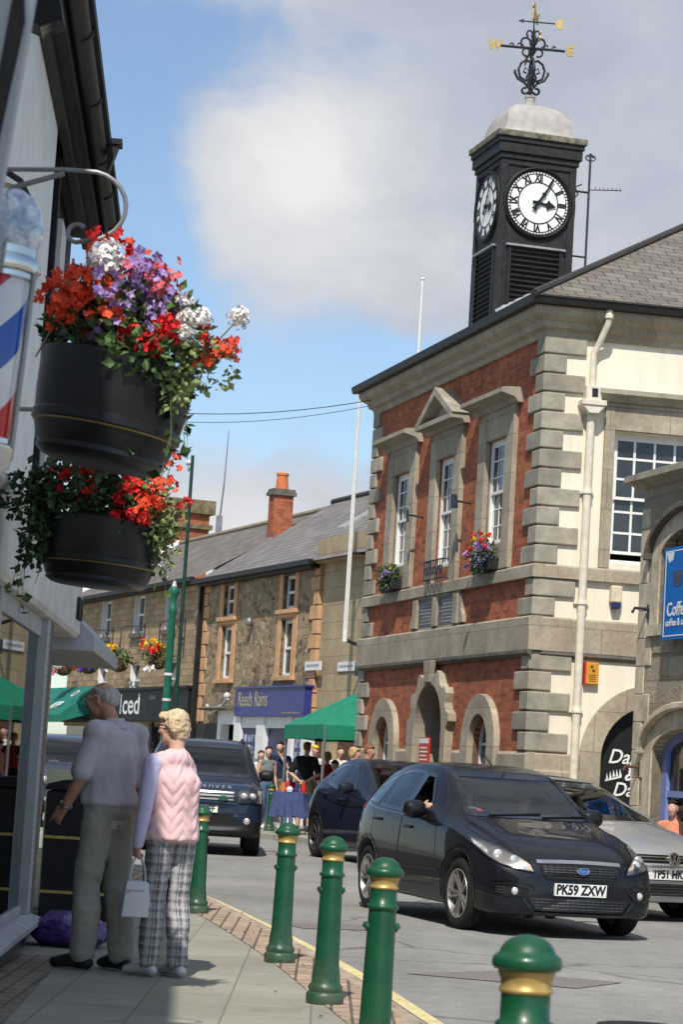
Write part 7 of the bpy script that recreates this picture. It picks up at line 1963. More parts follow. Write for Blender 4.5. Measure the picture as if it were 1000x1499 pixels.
        for k in range(3): c.band('', 'F', [(sg * .77, .425 - k * .022), (sg * .67, .425 - k * .022)], 0.007, None, None, off=0.012, closed=False, mb=mb)
        mb.build('pocket_slats', CM['rimdark'], f)
        # crease over the pocket
        c.band('bumper_crease', 'F', [(sg * .80, .475), (sg * .62, .49), (sg * .47, .45), (sg * .445, .40)], 0.012, CM['gloss'], r, off=0.008, closed=False)
    c.plate('PK59 ZXW', 6, .430, off=0.010)
    c.mirror(1.90, 1.0, .83)
    # wipers, dashboard items, aerial, tax disc
    mb = MB()
    for x0, x1, z1 in ((-.45, .12, 1.045), (.10, .60, 1.04)):
        pts = []
        for k in range(7):
            x = x0 + (x1 - x0) * k / 6; h, nn = c.ray('F', x, 1.012 + (z1 - 1.012) * (k / 6)); pts.append(h + nn * 0.014)
        mb.tube(pts, 0.008, 6)
    mb.build('wiper', CM['trim'], r)
    mb = MB(); mb.tube([(0.0, 2.35, 1.45), (0.0, 2.36, 1.475), (-0.0, 2.75, 1.66)], [0.014, 0.01, 0.003], 6); mb.build('aerial', CM['trim'], r)
    h, nn = c.ray('F', .46, 1.38); mb = MB(); mb.lathe([(0, 0), (0.045, 0), (0.045, 0.002)], 16, axis='y'); o = mb.build('tax_disc', M['white'], r); o.matrix_local = T(h.x, h.y + 0.02, h.z - .01) @ RX(R(-60))
    h, nn = c.ray('F', -.53, 1.04); mb = MB(); mb.lathe([(0, 0), (0.035, 0), (0.035, 0.002)], 16, axis='y'); o = mb.build('screen_sticker', M['red_alarm'], r); o.matrix_local = T(h.x + .03, h.y + 0.025, h.z + .012) @ RX(R(-60))
    mb = MB(); mb.box(0.05, 0.14, 1.33, 1.38, .93, 1.0); mb.box(-.42, -.36, 1.42, 1.46, .94, .985); mb.box(.2, .3, 1.36, 1.4, .93, .955); mb.build('dashboard_clutter', M['white'], r)
    mb = MB(); mb.box(-.11, .11, 2.02, 2.06, 1.30, 1.36); mb.tube([(0, 2.03, 1.36), (0, 2.05, 1.43)], .012); mb.build('rear_view_mirror', CM['trim'], r, bevel=0.01)
    for sg in (-1, 1):
        q = [(sg * -.0, 0)]
        tl = round_poly([(3.93, .98), (4.12, .99), (4.06, 1.26), (3.95, 1.30)], .02)
        c.patch('tail_light', 'L' if sg < 0 else 'R', tl, M['red_alarm'], r, off=0.006)
    c.wheels(5, CM['rim'], rr=.222, turn=R(4))
    return c
ford = build_ford()
FR = R(17.8)
fcar = ford.root
fcar.location = (2.30, 20.42, ROAD_Z); fcar.rotation_euler = (0, 0, FR); fcar.scale = (0.95, 0.95, 1.0)
tag(fcar, 'shiny black five-door hatchback with its front side window open, leading the queue', 'car', 'cars on the street')

# ------------------------------------------------------------------ silver car with black roof behind it
def build_vw():
    L = 4.25
    sp = dict(paint=CM['silver'], L=L, nose=0.22, tail=0.2, wr=0.312, arch=0.362, axles=(0.87, 3.45), sill=0.20,
        zb=[(0, .24), (.05, .20), (.3, .185), (2, .20), (3.8, .24), (L, .38)],
        w=[(0, .60), (.03, .72), (.10, .80), (.3, .85), (.7, .88), (1.3, .89), (3.2, .885), (3.9, .85), (L, .68)],
        belt=[(0, .50), (.03, .58), (.1, .63), (.3, .70), (.6, .76), (.9, .81), (1.25, .865), (2.0, .895), (3.0, .92), (4.0, .95), (L, .80)],
        wb=[(0, .58), (.03, .69), (.1, .76), (.3, .79), (.6, .81), (1.25, .84), (2, .85), (3.6, .83), (L, .64)],
        top=[(0, .56), (.03, .65), (.1, .72), (.2, .765), (.4, .82), (.8, .895), (1.1, .945), (1.25, .98), (1.36, 1.02), (1.7, 1.18), (2.05, 1.31), (2.3, 1.37), (2.7, 1.40), (3.1, 1.36), (3.5, 1.2), (3.8, 1.02), (L, .84)],
        wt=[(0, .50), (.03, .58), (.1, .63), (.3, .66), (1.1, .71), (1.3, .71), (1.7, .66), (2.1, .60), (2.7, .57), (3.5, .60), (L, .58)],
        edge=[(0, .03), (.1, .04), (.5, .05), (1.1, .06), (1.4, .05), (2.6, .06), (L, .03)])
    c = Car(sp, 0.022); r = c.root
    ws = round_poly([(-.675, .965), (.675, .965), (.55, 1.325), (-.55, 1.325)], 0.05)
    fs = round_poly([(1.82, .93), (2.75, .945), (2.75, 1.29), (2.2, 1.27), (1.95, 1.10)], 0.03)
    qs = round_poly([(2.82, .95), (3.35, .965), (3.2, 1.14), (2.82, 1.28)], 0.03)
    door = [(1.45, .34), (2.8, .34), (2.8, .925), (1.5, .87)]
    for v in ('L', 'R'): c.panel('door', v, door)
    c.panel('bonnet', 'T', [(-.62, .14), (.62, .14), (.72, .6), (.72, 1.18), (-.72, 1.18), (-.72, .6)], mask=(c.cen[:, 2] > .60) & (c.nor[:, 2] > 0.55))
    c.panel('soft_top', 'T', [(-.8, 1.98), (.8, 1.98), (.8, 3.75), (-.8, 3.75)], CM['softtop'], mask=(c.cen[:, 2] > .99))
    c.window('F', ws, 0.05, name='windscreen')
    for v in ('L', 'R'):
        c.window(v, fs, 0.035, name='front_window'); c.window(v, qs, 0.03, name='quarter_window')
    c.finish_body(); c.interior(0.28, 1.52, 0.90, -0.36, 2.3, 3.1, 0.68, 0.9); c.arches(0.04)
    for v in ('L', 'R'):
        mb = MB(); c.band('', v, door, 0.009, None, None, off=0.0025, mb=mb); mb.build('shut_lines', CM['trim'], r); c.handle(v, 2.6, .80)
    mb = MB(); c.band('', 'T', [(-.66, .30), (-.72, .6), (-.745, 1.12), (0, 1.16), (.745, 1.12), (.72, .6), (.66, .30)], 0.009, None, None, off=0.002, closed=False, mb=mb); mb.build('bonnet_gap', CM['trim'], r)
    c.band('screen_header', 'F', [(-.60, 1.345), (0, 1.365), (.60, 1.345)], 0.03, M['steel'], r, off=0.006, closed=False)
    for sg in (-1, 1):
        hl = round_poly([(-.80, .68), (-.74, .60), (-.47, .575), (-.45, .645), (-.60, .69), (-.78, .75)], 0.02); hl = hl if sg < 0 else mir(hl)
        h = c.patch('headlight', 'F', hl, CM['rimdark'], r, off=0.004, step=0.025); mb = MB()
        for x in (.56, .68):
            p, nn = c.ray('F', sg * x, .64); mb.ball(p, .04, 14, 8, (1, .5, 1))
        mb.build('lamp_lens', CM['lens'], h, smooth=True); c.patch('lamp_cover', 'F', hl, CM['cover'], h, off=0.014)
        mb = MB(); 
        fg = rect(.52, .74, .30, .38) if sg > 0 else mir(rect(.52, .74, .30, .38)); c.patch('fog_pocket', 'F', fg, CM['trim'], r, off=0.004)
    g = c.patch('grille', 'F', rect(-.44, .44, .585, .665, .02), CM['gloss'], r, off=0.005)
    mb = MB()
    for z in (.61, .64): c.band('', 'F', [(-.43, z), (0, z), (.43, z)], 0.008, None, None, off=0.013, closed=False, mb=mb)
    mb.build('grille_bars', M['chrome'], g)
    p, nn = c.ray('F', 0, .625)
    bd = MB(); bd.lathe([(0.0, -0.016), (0.062, -0.016), (0.066, 0.0)], 32, axis='y'); b = bd.build('badge', CM['gloss'], g); b.matrix_local = T(0, p.y - 0.010, .628) @ RX(R(-8))
    mb = MB(); mb.lathe([(0.056, -0.017), (0.056, -0.024), (0.068, -0.022), (0.068, 0.0)], 32, axis='y')
    def stroke(pts):
        for (a, b2) in zip(pts, pts[1:]):
            a = Vector((a[0], 0, a[1])); b2 = Vector((b2[0], 0, b2[1])); d = (b2 - a).normalized(); nrm = Vector((-d.z, 0, d.x)) * 0.0065
            mb.add([a + nrm + Vector((0, -.021, 0)), a - nrm + Vector((0, -.021, 0)), b2 - nrm + Vector((0, -.021, 0)), b2 + nrm + Vector((0, -.021, 0))], [(0, 1, 2, 3)])
    stroke([(-.022, .052), (0, .006), (.022, .052)]); stroke([(-.05, .026), (-.022, -.05), (0, .002), (.022, -.05), (.05, .026)])
    mb.build('emblem', M['chrome'], b)
    lo = c.patch('lower_grille', 'F', rect(-.46, .46, .26, .38, .04), CM['trim'], r, off=0.005)
    mb = MB()
    for k in range(4): c.band('', 'F', [(-.44, .365 - k * .028), (0, .365 - k * .028), (.44, .365 - k * .028)], .007, None, None, off=.012, closed=False, mb=mb)
    mb.build('grille_bars', CM['rimdark'], lo)
    c.plate('TP51 HKE', 4, .475, off=0.012, sx=0.84)
    c.mirror(1.85, .95, .80)
    c.wheels(7, CM['rim'])
    return c
vw = build_vw(); vroot = vw.root
vroot.location = (3.64, 24.0, ROAD_Z); vroot.rotation_euler = (0, 0, R(29)); vroot.scale = (1.03, 1.03, 1.03)
tag(vroot, 'silver car with black fabric roof, half hidden behind the black hatchback', 'car', 'cars on the street')

# ------------------------------------------------------------------ dark blue hatchback third in the queue
def build_hatch():
    L = 4.15
    sp = dict(paint=CM['dark'], L=L, nose=0.2, tail=0.16, wr=0.325, arch=0.375, axles=(0.85, 3.40), sill=0.24,
        zb=[(0, .26), (.05, .22), (.3, .2), (2, .21), (3.8, .28), (L, .42)],
        w=[(0, .62), (.03, .74), (.10, .81), (.3, .85), (.8, .88), (2.5, .88), (3.3, .89), (3.9, .84), (L, .70)],
        belt=[(0, .55), (.03, .62), (.1, .68), (.4, .78), (.9, .88), (1.25, .93), (2.2, .97), (3.0, 1.06), (3.6, 1.10), (4.0, 1.0), (L, .82)],
        wb=[(0, .60), (.03, .70), (.1, .76), (.4, .80), (1.25, .84), (2.4, .84), (3.2, .80), (3.7, .76), (L, .64)],
        top=[(0, .60), (.03, .70), (.1, .78), (.4, .88), (.8, .96), (1.1, 1.01), (1.25, 1.06), (1.7, 1.30), (2.0, 1.43), (2.3, 1.50), (2.7, 1.52), (3.2, 1.47), (3.6, 1.36), (3.85, 1.22), (4.05, 1.02), (L, .86)],
        wt=[(0, .52), (.03, .6), (.1, .64), (1.1, .69), (1.3, .69), (1.7, .64), (2.1, .60), (2.7, .57), (3.5, .53), (L, .58)],
        edge=[(0, .03), (.1, .04), (1.1, .06), (1.4, .05), (2.6, .06), (L, .03)])
    c = Car(sp, 0.024); r = c.root
    ws = round_poly([(-.65, 1.04), (.65, 1.04), (.53, 1.43), (-.53, 1.43)], 0.05)
    fs = round_poly([(1.80, 1.0), (2.45, 1.02), (2.45, 1.42), (2.2, 1.40), (1.95, 1.20)], 0.03)
    rs = round_poly([(2.53, 1.03), (3.12, 1.12), (3.35, 1.30), (3.0, 1.405), (2.53, 1.42)], 0.035)
    d1_ = [(1.45, .36), (2.48, .36), (2.48, 1.0), (1.5, .93)]; d2_ = [(2.505, .36), (2.95, .36), (3.1, .55), (3.3, .78), (3.2, 1.10), (2.505, 1.01)]
    for v in ('L', 'R'): c.panel('door', v, d1_); c.panel('door', v, d2_)
    c.window('F', ws, 0.05, name='windscreen')
    for v in ('L', 'R'): c.window(v, fs, 0.035, name='front_window'); c.window(v, rs, 0.035, name='rear_window')
    c.finish_body(); c.interior(0.32, 1.52, 0.96, -0.36, 2.3, 3.05, 0.66, 0.98); c.arches(0.05, CM['trim'])
    for v in ('L', 'R'):
        mb = MB(); c.band('', v, d1_, 0.010, None, None, off=0.0025, mb=mb); c.band('', v, d2_, 0.010, None, None, off=0.0025, mb=mb); mb.build('shut_lines', CM['trim'], r)
        c.handle(v, 2.3, .90); c.handle(v, 3.0, .96)
        c.band('shoulder_crease', v, [(1.0, .82), (2.0, .80), (2.8, .86), (3.4, .98), (3.9, 1.0)], .02, CM['gloss'], r, off=.005, closed=False)
        tl = round_poly([(3.78, .92), (3.98, .92), (3.93, 1.12), (3.8, 1.16)], .02); c.patch('tail_light', v, tl, M['red_alarm'], r, off=.006)
    for sg in (-1, 1):
        hl = round_poly([(-.80, .78), (-.72, .70), (-.50, .68), (-.5, .76), (-.76, .84)], .02); hl = hl if sg < 0 else mir(hl)
        c.patch('headlight', 'F', hl, CM['lens'], r, off=.005)
    c.patch('grille', 'F', rect(-.45, .45, .60, .72), CM['trim'], r, off=.005); c.patch('lower_grille', 'F', rect(-.5, .5, .28, .42), CM['trim'], r, off=.005)
    c.mirror(1.82, 1.04, .80); c.wheels(5, CM['rimdark'], rr=.225)
    return c
hatch = build_hatch(); hroot = hatch.root
hroot.location = (1.86, 33.25, ROAD_Z); hroot.rotation_euler = (0, 0, R(19)); hroot.scale = (1.03, 1.03, 1.03)
tag(hroot, 'dark blue hatchback behind the black one, with sky reflecting along its shoulder', 'car', 'cars on the street')

# ------------------------------------------------------------------ tall four by fours
def build_suv(mat, plate):
    L = 4.50
    sp = dict(paint=mat, L=L, nose=0.14, tail=0.12, wr=0.36, arch=0.42, axles=(0.87, 3.53), sill=0.36,
        zb=[(0, .36), (.05, .30), (.3, .27), (2, .29), (4.1, .33), (L, .42)],
        w=[(0, .72), (.03, .82), (.08, .88), (.25, .925), (.6, .945), (2, .95), (3.8, .945), (4.3, .91), (L, .82)],
        belt=[(0, .72), (.03, .84), (.08, .91), (.25, .98), (.6, 1.02), (1.2, 1.05), (2.0, 1.08), (3.2, 1.11), (4.1, 1.13), (4.4, 1.0), (L, .85)],
        wb=[(0, .70), (.03, .79), (.08, .84), (.25, .875), (.6, .89), (1.2, .90), (2, .905), (3.6, .89), (4.3, .86), (L, .78)],
        top=[(0, .76), (.03, .90), (.08, .975), (.25, 1.04), (.7, 1.10), (1.1, 1.135), (1.3, 1.16), (1.45, 1.24), (1.75, 1.46), (2.0, 1.61), (2.2, 1.68), (2.6, 1.725), (3.2, 1.74), (4.0, 1.72), (4.2, 1.66), (4.35, 1.4), (4.45, 1.15), (L, .95)],
        wt=[(0, .60), (.03, .69), (.08, .75), (.25, .79), (1.1, .80), (1.3, .80), (1.7, .74), (2.1, .70), (2.8, .69), (4.1, .67), (4.4, .72), (L, .7)],
        edge=[(0, .02), (.1, .03), (.5, .035), (1.1, .04), (1.4, .05), (2.6, .06), (4.2, .05), (L, .03)])
    c = Car(sp, 0.026); r = c.root
    ws = round_poly([(-.76, 1.15), (.76, 1.15), (.645, 1.635), (-.645, 1.635)], 0.05)
    fs = round_poly([(1.85, 1.12), (2.45, 1.13), (2.45, 1.60), (2.2, 1.59), (2.0, 1.42)], 0.03); rs = round_poly([(2.53, 1.13), (3.3, 1.15), (3.3, 1.62), (2.53, 1.61)], 0.03); qs = round_poly([(3.38, 1.16), (4.1, 1.19), (4.0, 1.6), (3.38, 1.62)], 0.03)
    d1_ = [(1.5, .48), (2.48, .46), (2.48, 1.09), (1.55, 1.05)]; d2_ = [(2.505, .46), (3.05, .46), (3.25, .8), (3.35, 1.11), (2.505, 1.1)]
    for v in ('L', 'R'): c.panel('door', v, d1_); c.panel('door', v, d2_)
    c.panel('bonnet', 'T', [(-.74, .12), (.74, .12), (.84, .6), (.84, 1.25), (-.84, 1.25), (-.84, .6)], mask=(c.cen[:, 2] > .9) & (c.nor[:, 2] > 0.5))
    c.window('F', ws, 0.05, name='windscreen')
    for v in ('L', 'R'): c.window(v, fs, 0.035, name='front_window'); c.window(v, rs, 0.035, name='rear_window'); c.window(v, qs, 0.035, name='quarter_window')
    c.finish_body(); c.interior(0.45, 1.6, 1.08, -0.38, 2.4, 3.2, 0.74, 1.12); c.arches(0.06, CM['trim'])
    for v in ('L', 'R'):
        mb = MB(); c.band('', v, d1_, 0.010, None, None, off=.0025, mb=mb); c.band('', v, d2_, 0.010, None, None, off=.0025, mb=mb); mb.build('shut_lines', CM['trim'], r)
        c.handle(v, 2.3, .98); c.handle(v, 3.1, 1.0)
        mb = MB(); mb.tube([(-.62 if v == 'L' else .62, 2.25, 1.70), (-.60 if v == 'L' else .60, 3.0, 1.755), (-.60 if v == 'L' else .60, 4.0, 1.735)], .018, 8); mb.build('roof_rail', CM['trim'], r)
    mb = MB(); c.band('', 'T', [(-.74, .22), (-.82, .6), (-.85, 1.2), (0, 1.27), (.85, 1.2), (.82, .6), (.74, .22)], 0.010, None, None, off=.002, closed=False, mb=mb); mb.build('bonnet_gap', CM['trim'], r)
    for sg in (-1, 1):
        hl = round_poly([(-.86, .80), (-.56, .78), (-.56, .965), (-.85, .975)], .03); hl = hl if sg < 0 else mir(hl)
        h = c.patch('headlight', 'F', hl, CM['rimdark'], r, off=.005); mb = MB()
        for x, z in ((.64, .88), (.765, .88)):
            p, nn = c.ray('F', sg * x, z); mb.ball(p, .058, 16, 8, (1, .4, 1))
        mb.build('lamp_lens', CM['lens'], h, smooth=True); c.patch('lamp_cover', 'F', hl, CM['cover'], h, off=.026)
        q = round_poly([(-.90, .79), (-.83, .79), (-.84, .97), (-.89, .97)], .01); q = q if sg < 0 else mir(q); c.patch('indicator', 'F', q, CM['amber'], h, off=.010)
        p, nn = c.ray('F', sg * .70, .52); mb = MB(); mb.ball(p, .05, 14, 8, (1, .4, 1)); mb.build('fog_lamp', CM['lens'], r, smooth=True)
    g = c.patch('grille', 'F', rect(-.53, .53, .80, .955, .02), CM['trim'], r, off=.005)
    mb = MB()
    for z in (.825, .875, .925):
        c.band('', 'F', [(-.51, z), (0, z), (.51, z)], .022, None, None, off=.016, closed=False, mb=mb)
    mb.build('grille_bars', CM['rim'], g)
    mb = MB()
    for z in (.825, .875, .925):
        for k in range(24): c.band('', 'F', [(-.495 + k * .043, z - .004), (-.475 + k * .043, z - .004)], .008, None, None, off=.018, closed=False, mb=mb)
    mb.build('grille_holes', CM['trim'], g)
    p, nn = c.ray('F', .33, .85); mb = MB(); mb.lathe([(0, -.03), (.075, -.03), (.078, 0)], 24, axis='y'); b = mb.build('badge', plain('badge_green', (0.02, .09, .05), .3), g); b.matrix_local = T(.33, p.y - .005, .845) @ Matrix.Diagonal((1, 1, .5, 1))
    for k, ch in enumerate('LAND ROVER'):
        if ch == ' ': continue
        x = -.42 + k * .0933; p, nn = c.ray('F', x, 1.005); o = text('lettering', ch, .085, Matrix.Identity(4), M['chrome'], g, bold=.002, sx=1.2); o.matrix_local = T(x, p.y - .012, 1.003) @ RX(R(-40))
    c.patch('lower_grille', 'F', rect(-.50, .50, .50, .62, .03), CM['trim'], r, off=.005)
    bp_ = c.patch('bumper', 'F', [(-.93, .33), (.93, .33), (.93, .50), (-.93, .50)], CM['trim'], r, off=.006)
    c.plate(plate, 0, .68, off=.014)
    c.mirror(1.92, 1.17, .87, CM['trim'])
    mb = MB(); mb.box(-.12, .12, 2.1, 2.13, 1.5, 1.57); mb.build('rear_view_mirror', CM['trim'], r)
    c.wheels(5, CM['rimdark'], width=.235, rr=.24)
    return c
suv = build_suv(CM['blue'], 'PN08 MFF'); sroot = suv.root
sroot.location = (-1.82, 34.4, ROAD_Z); sroot.rotation_euler = (0, 0, R(3)); 
tag(sroot, 'big dark blue four by four facing the camera behind the woman in pink', 'car', 'cars on the street')
s2 = copy_tree(sroot); s2.location = (-4.35, 42.5, ROAD_Z); s2.rotation_euler = (0, 0, R(14))
s2['label'] = 'lighter slate blue four by four at the left, half hidden by the man'
for ch_ in children(s2):
    if ch_.type == 'MESH' and any(m_ == CM['blue'] for m_ in ch_.data.materials):
        ch_.data = ch_.data.copy()
        for i_, m_ in enumerate(ch_.data.materials):
            if m_ == CM['blue']: ch_.data.materials[i_] = CM['slate']
# ================================================================== PEOPLE
from mathutils import noise as mnoise
def skinmat(name, c):
    n = NT(name); o = n.coord()
    n.col(n.ramp(n.noise(o, 14, 4), [(0.3, tuple(x * 0.85 for x in c)), (0.7, tuple(min(1, x * 1.12) for x in c))])); n.set(0.55, spec=0.35)
    n.b.inputs['Subsurface Weight'].default_value = 0.12; n.b.inputs['Subsurface Radius'].default_value = (0.02, 0.008, 0.004); return n.m
def cloth(name, c, var=0.12, scale=5, bump=0.35, bs=9):
    n = NT(name); o = n.coord()
    n.col(n.ramp(n.noise(o, scale, 5), [(0.3, tuple(x * (1 - var) for x in c)), (0.7, tuple(min(1, x * (1 + var)) for x in c))])); n.set(0.9, spec=0.15)
    h = n.node('ShaderNodeMath', operation='MULTIPLY_ADD'); n.link(n.noise(n.mapv(o, scale=(1, 1, 0.6)), bs, 3, 0.5, 0.8), h.inputs[0]); h.inputs[1].default_value = 1.0; n.link(n.noise(o, 260, 2), h.inputs[2])
    n.bump(h.outputs[0], bump, 0.012); return n.m
SKIN = skinmat('skin_tan', (0.48, 0.25, 0.165)); SKIN_FAIR = skinmat('skin_fair', (0.58, 0.34, 0.25))
def hairmat(name, c):
    n = NT(name); o = n.coord(); f = n.noise(n.mapv(o, scale=(60, 60, 14)), 1.0, 5, 0.6, 1.0)
    n.col(n.ramp(f, [(0.3, tuple(x * 0.6 for x in c)), (0.7, tuple(min(1, x * 1.3) for x in c))])); n.set(0.6, spec=0.3); n.bump(f, 0.7, 0.01); return n.m

def blob(name, chains, vox, mat, parent, smooth=5, disp=None):
    """one continuous skin grown over chains of (x, y, z, rx, ry, rz)"""
    BS = []
    for sd in (1, 2):
        base = bmesh.new(); bmesh.ops.create_icosphere(base, subdivisions=sd, radius=1.0)
        BS.append(([v.co.copy() for v in base.verts], [tuple(v.index for v in f.verts) for f in base.faces])); base.free()
    vs, fs = [], []
    for ch in chains:
        ch = [tuple(c) if len(c) == 6 else (c[0], c[1], c[2], c[3], c[3], c[3]) for c in ch]
        pts = []
        for a, b in zip(ch, ch[1:]):
            d = math.dist(a[:3], b[:3]); st = max(0.005, 0.42 * min(min(a[3:]), min(b[3:]))); k = max(1, int(d / st))
            for i in range(k): pts.append([a[j] + (b[j] - a[j]) * i / k for j in range(6)])
        pts.append(ch[-1])
        for p in pts:
            bv, bf = BS[1 if min(p[3:]) > 2.6 * vox else 0]; n0 = len(vs); vs += [(p[0] + v.x * p[3], p[1] + v.y * p[4], p[2] + v.z * p[5]) for v in bv]; fs += [(a + n0, b + n0, c + n0) for a, b, c in bf]
    me = bpy.data.meshes.new(name); me.from_pydata(vs, [], fs)
    o = bpy.data.objects.new(name, me); COL.objects.link(o)
    md = o.modifiers.new('r', 'REMESH'); md.mode = 'VOXEL'; md.voxel_size = vox; md.use_smooth_shade = True
    if smooth: sm = o.modifiers.new('s', 'SMOOTH'); sm.factor = 0.5; sm.iterations = smooth
    dg = bpy.context.evaluated_depsgraph_get(); dg.update()
    m2 = bpy.data.meshes.new_from_object(o.evaluated_get(dg)); bpy.data.objects.remove(o); bpy.data.meshes.remove(me)
    if disp:
        q = [(v.co.copy(), v.normal.copy()) for v in m2.vertices]
        m2.vertices.foreach_set('co', [x for c_, n_ in q for x in c_ + n_ * disp(c_)]); m2.update()
    m2.name = name; m2.materials.clear()
    return link_mesh(name, m2, mat, parent, True)

def folds(amp, fx=9, fz=5, seed=0):
    return lambda p: amp * (mnoise.noise(Vector((p.x * fx + seed, p.y * fx, p.z * fz + 2.5 * p.x))) + 0.5 * mnoise.noise(Vector((p.x * fx * 2.2, p.y * fx * 2.2 + seed, p.z * fz * 3.0))))

def hand(w, d, pn, curl, k=1.0, point=False, side=1):
    """palm, four unequal bent fingers and a thumb leaving the side of the palm; w wrist, d direction, pn palm normal"""
    w = Vector(w); d = Vector(d).normalized(); pn = (Vector(pn) - d * Vector(pn).dot(d)).normalized(); s = d.cross(pn).normalized() * side
    ch = []
    for i, (o, L) in enumerate(((-0.030, 0.068), (-0.010, 0.076), (0.010, 0.070), (0.029, 0.056))):
        a = w + d * 0.01 * k + s * o * 0.55 * k; b = w + d * (0.088 - abs(o) * 0.15) * k + s * o * k
        ch.append([(*a, 0.014 * k), (*b, 0.0115 * k)])
        c_ = curl * (0.15 if (point and i == 0) else 1.0); p = b; ang = 0; pts = [(*b, 0.0105 * k)]
        for j, f in enumerate((0.45, 0.32, 0.23)):
            ang += c_ * (0.9, 1.0, 0.7)[j]; p = p + (d * math.cos(ang) + pn * math.sin(ang)) * L * f * k; pts.append((*p, (0.0095, 0.0088, 0.0075)[j] * k))
        ch.append(pts)
    t0 = w + d * 0.022 * k - s * 0.018 * k; t1 = t0 + (d * 0.6 - s * 0.75 + pn * 0.25).normalized() * 0.038 * k; t2 = t1 + (d * 0.85 - s * 0.3 + pn * 0.5).normalized() * 0.03 * k; t3 = t2 + (d * 0.85 + pn * 0.5).normalized() * 0.022 * k
    ch.append([(*t0, 0.0145 * k), (*t1, 0.0115 * k), (*t2, 0.0098 * k), (*t3, 0.008 * k)])
    return ch

def rot_pts(chains, M_):
    out = []
    for ch in chains:
        q = []
        for c in ch:
            p = M_ @ Vector(c[:3]); q.append((*p, *c[3:]))
        out.append(q)
    return out

def head_chains(k):
    """head centred on the origin looking along +y"""
    return [[(0, -.018 * k, .03 * k, .074 * k, .088 * k, .083 * k), (0, .006 * k, .018 * k, .070 * k, .084 * k, .085 * k)], [(0, .03 * k, -.05 * k, .056 * k, .055 * k, .055 * k), (0, .052 * k, -.088 * k, .034 * k, .032 * k, .024 * k)],
            [(0, .082 * k, .03 * k, .012 * k), (0, .098 * k, .0, .0125 * k), (0, .106 * k, -.016 * k, .014 * k)], [(-.016 * k, .092 * k, -.018 * k, .009 * k), (.016 * k, .092 * k, -.018 * k, .009 * k)],
            [(-.045 * k, .068 * k, .04 * k, .013 * k), (0, .084 * k, .038 * k, .011 * k), (.045 * k, .068 * k, .04 * k, .013 * k)], [(-.02 * k, .083 * k, -.045 * k, .008 * k), (0, .088 * k, -.042 * k, .0075 * k), (.02 * k, .083 * k, -.045 * k, .008 * k)], [(-.017 * k, .08 * k, -.056 * k, .009 * k), (.017 * k, .08 * k, -.056 * k, .009 * k)],
            [(-.045 * k, .06 * k, -.008 * k, .022 * k), (-.038 * k, .06 * k, -.03 * k, .02 * k)], [(.045 * k, .06 * k, -.008 * k, .022 * k), (.038 * k, .06 * k, -.03 * k, .02 * k)],
            [(-.074 * k, -.014 * k, .022 * k, .009 * k, .016 * k, .02 * k), (-.073 * k, -.006 * k, -.018 * k, .008 * k, .011 * k, .014 * k)], [(.074 * k, -.014 * k, .022 * k, .009 * k, .016 * k, .02 * k), (.073 * k, -.006 * k, -.018 * k, .008 * k, .011 * k, .014 * k)],
            [(0, -.02 * k, -.05 * k, .054 * k), (0, -.03 * k, -.10 * k, .052 * k)]]

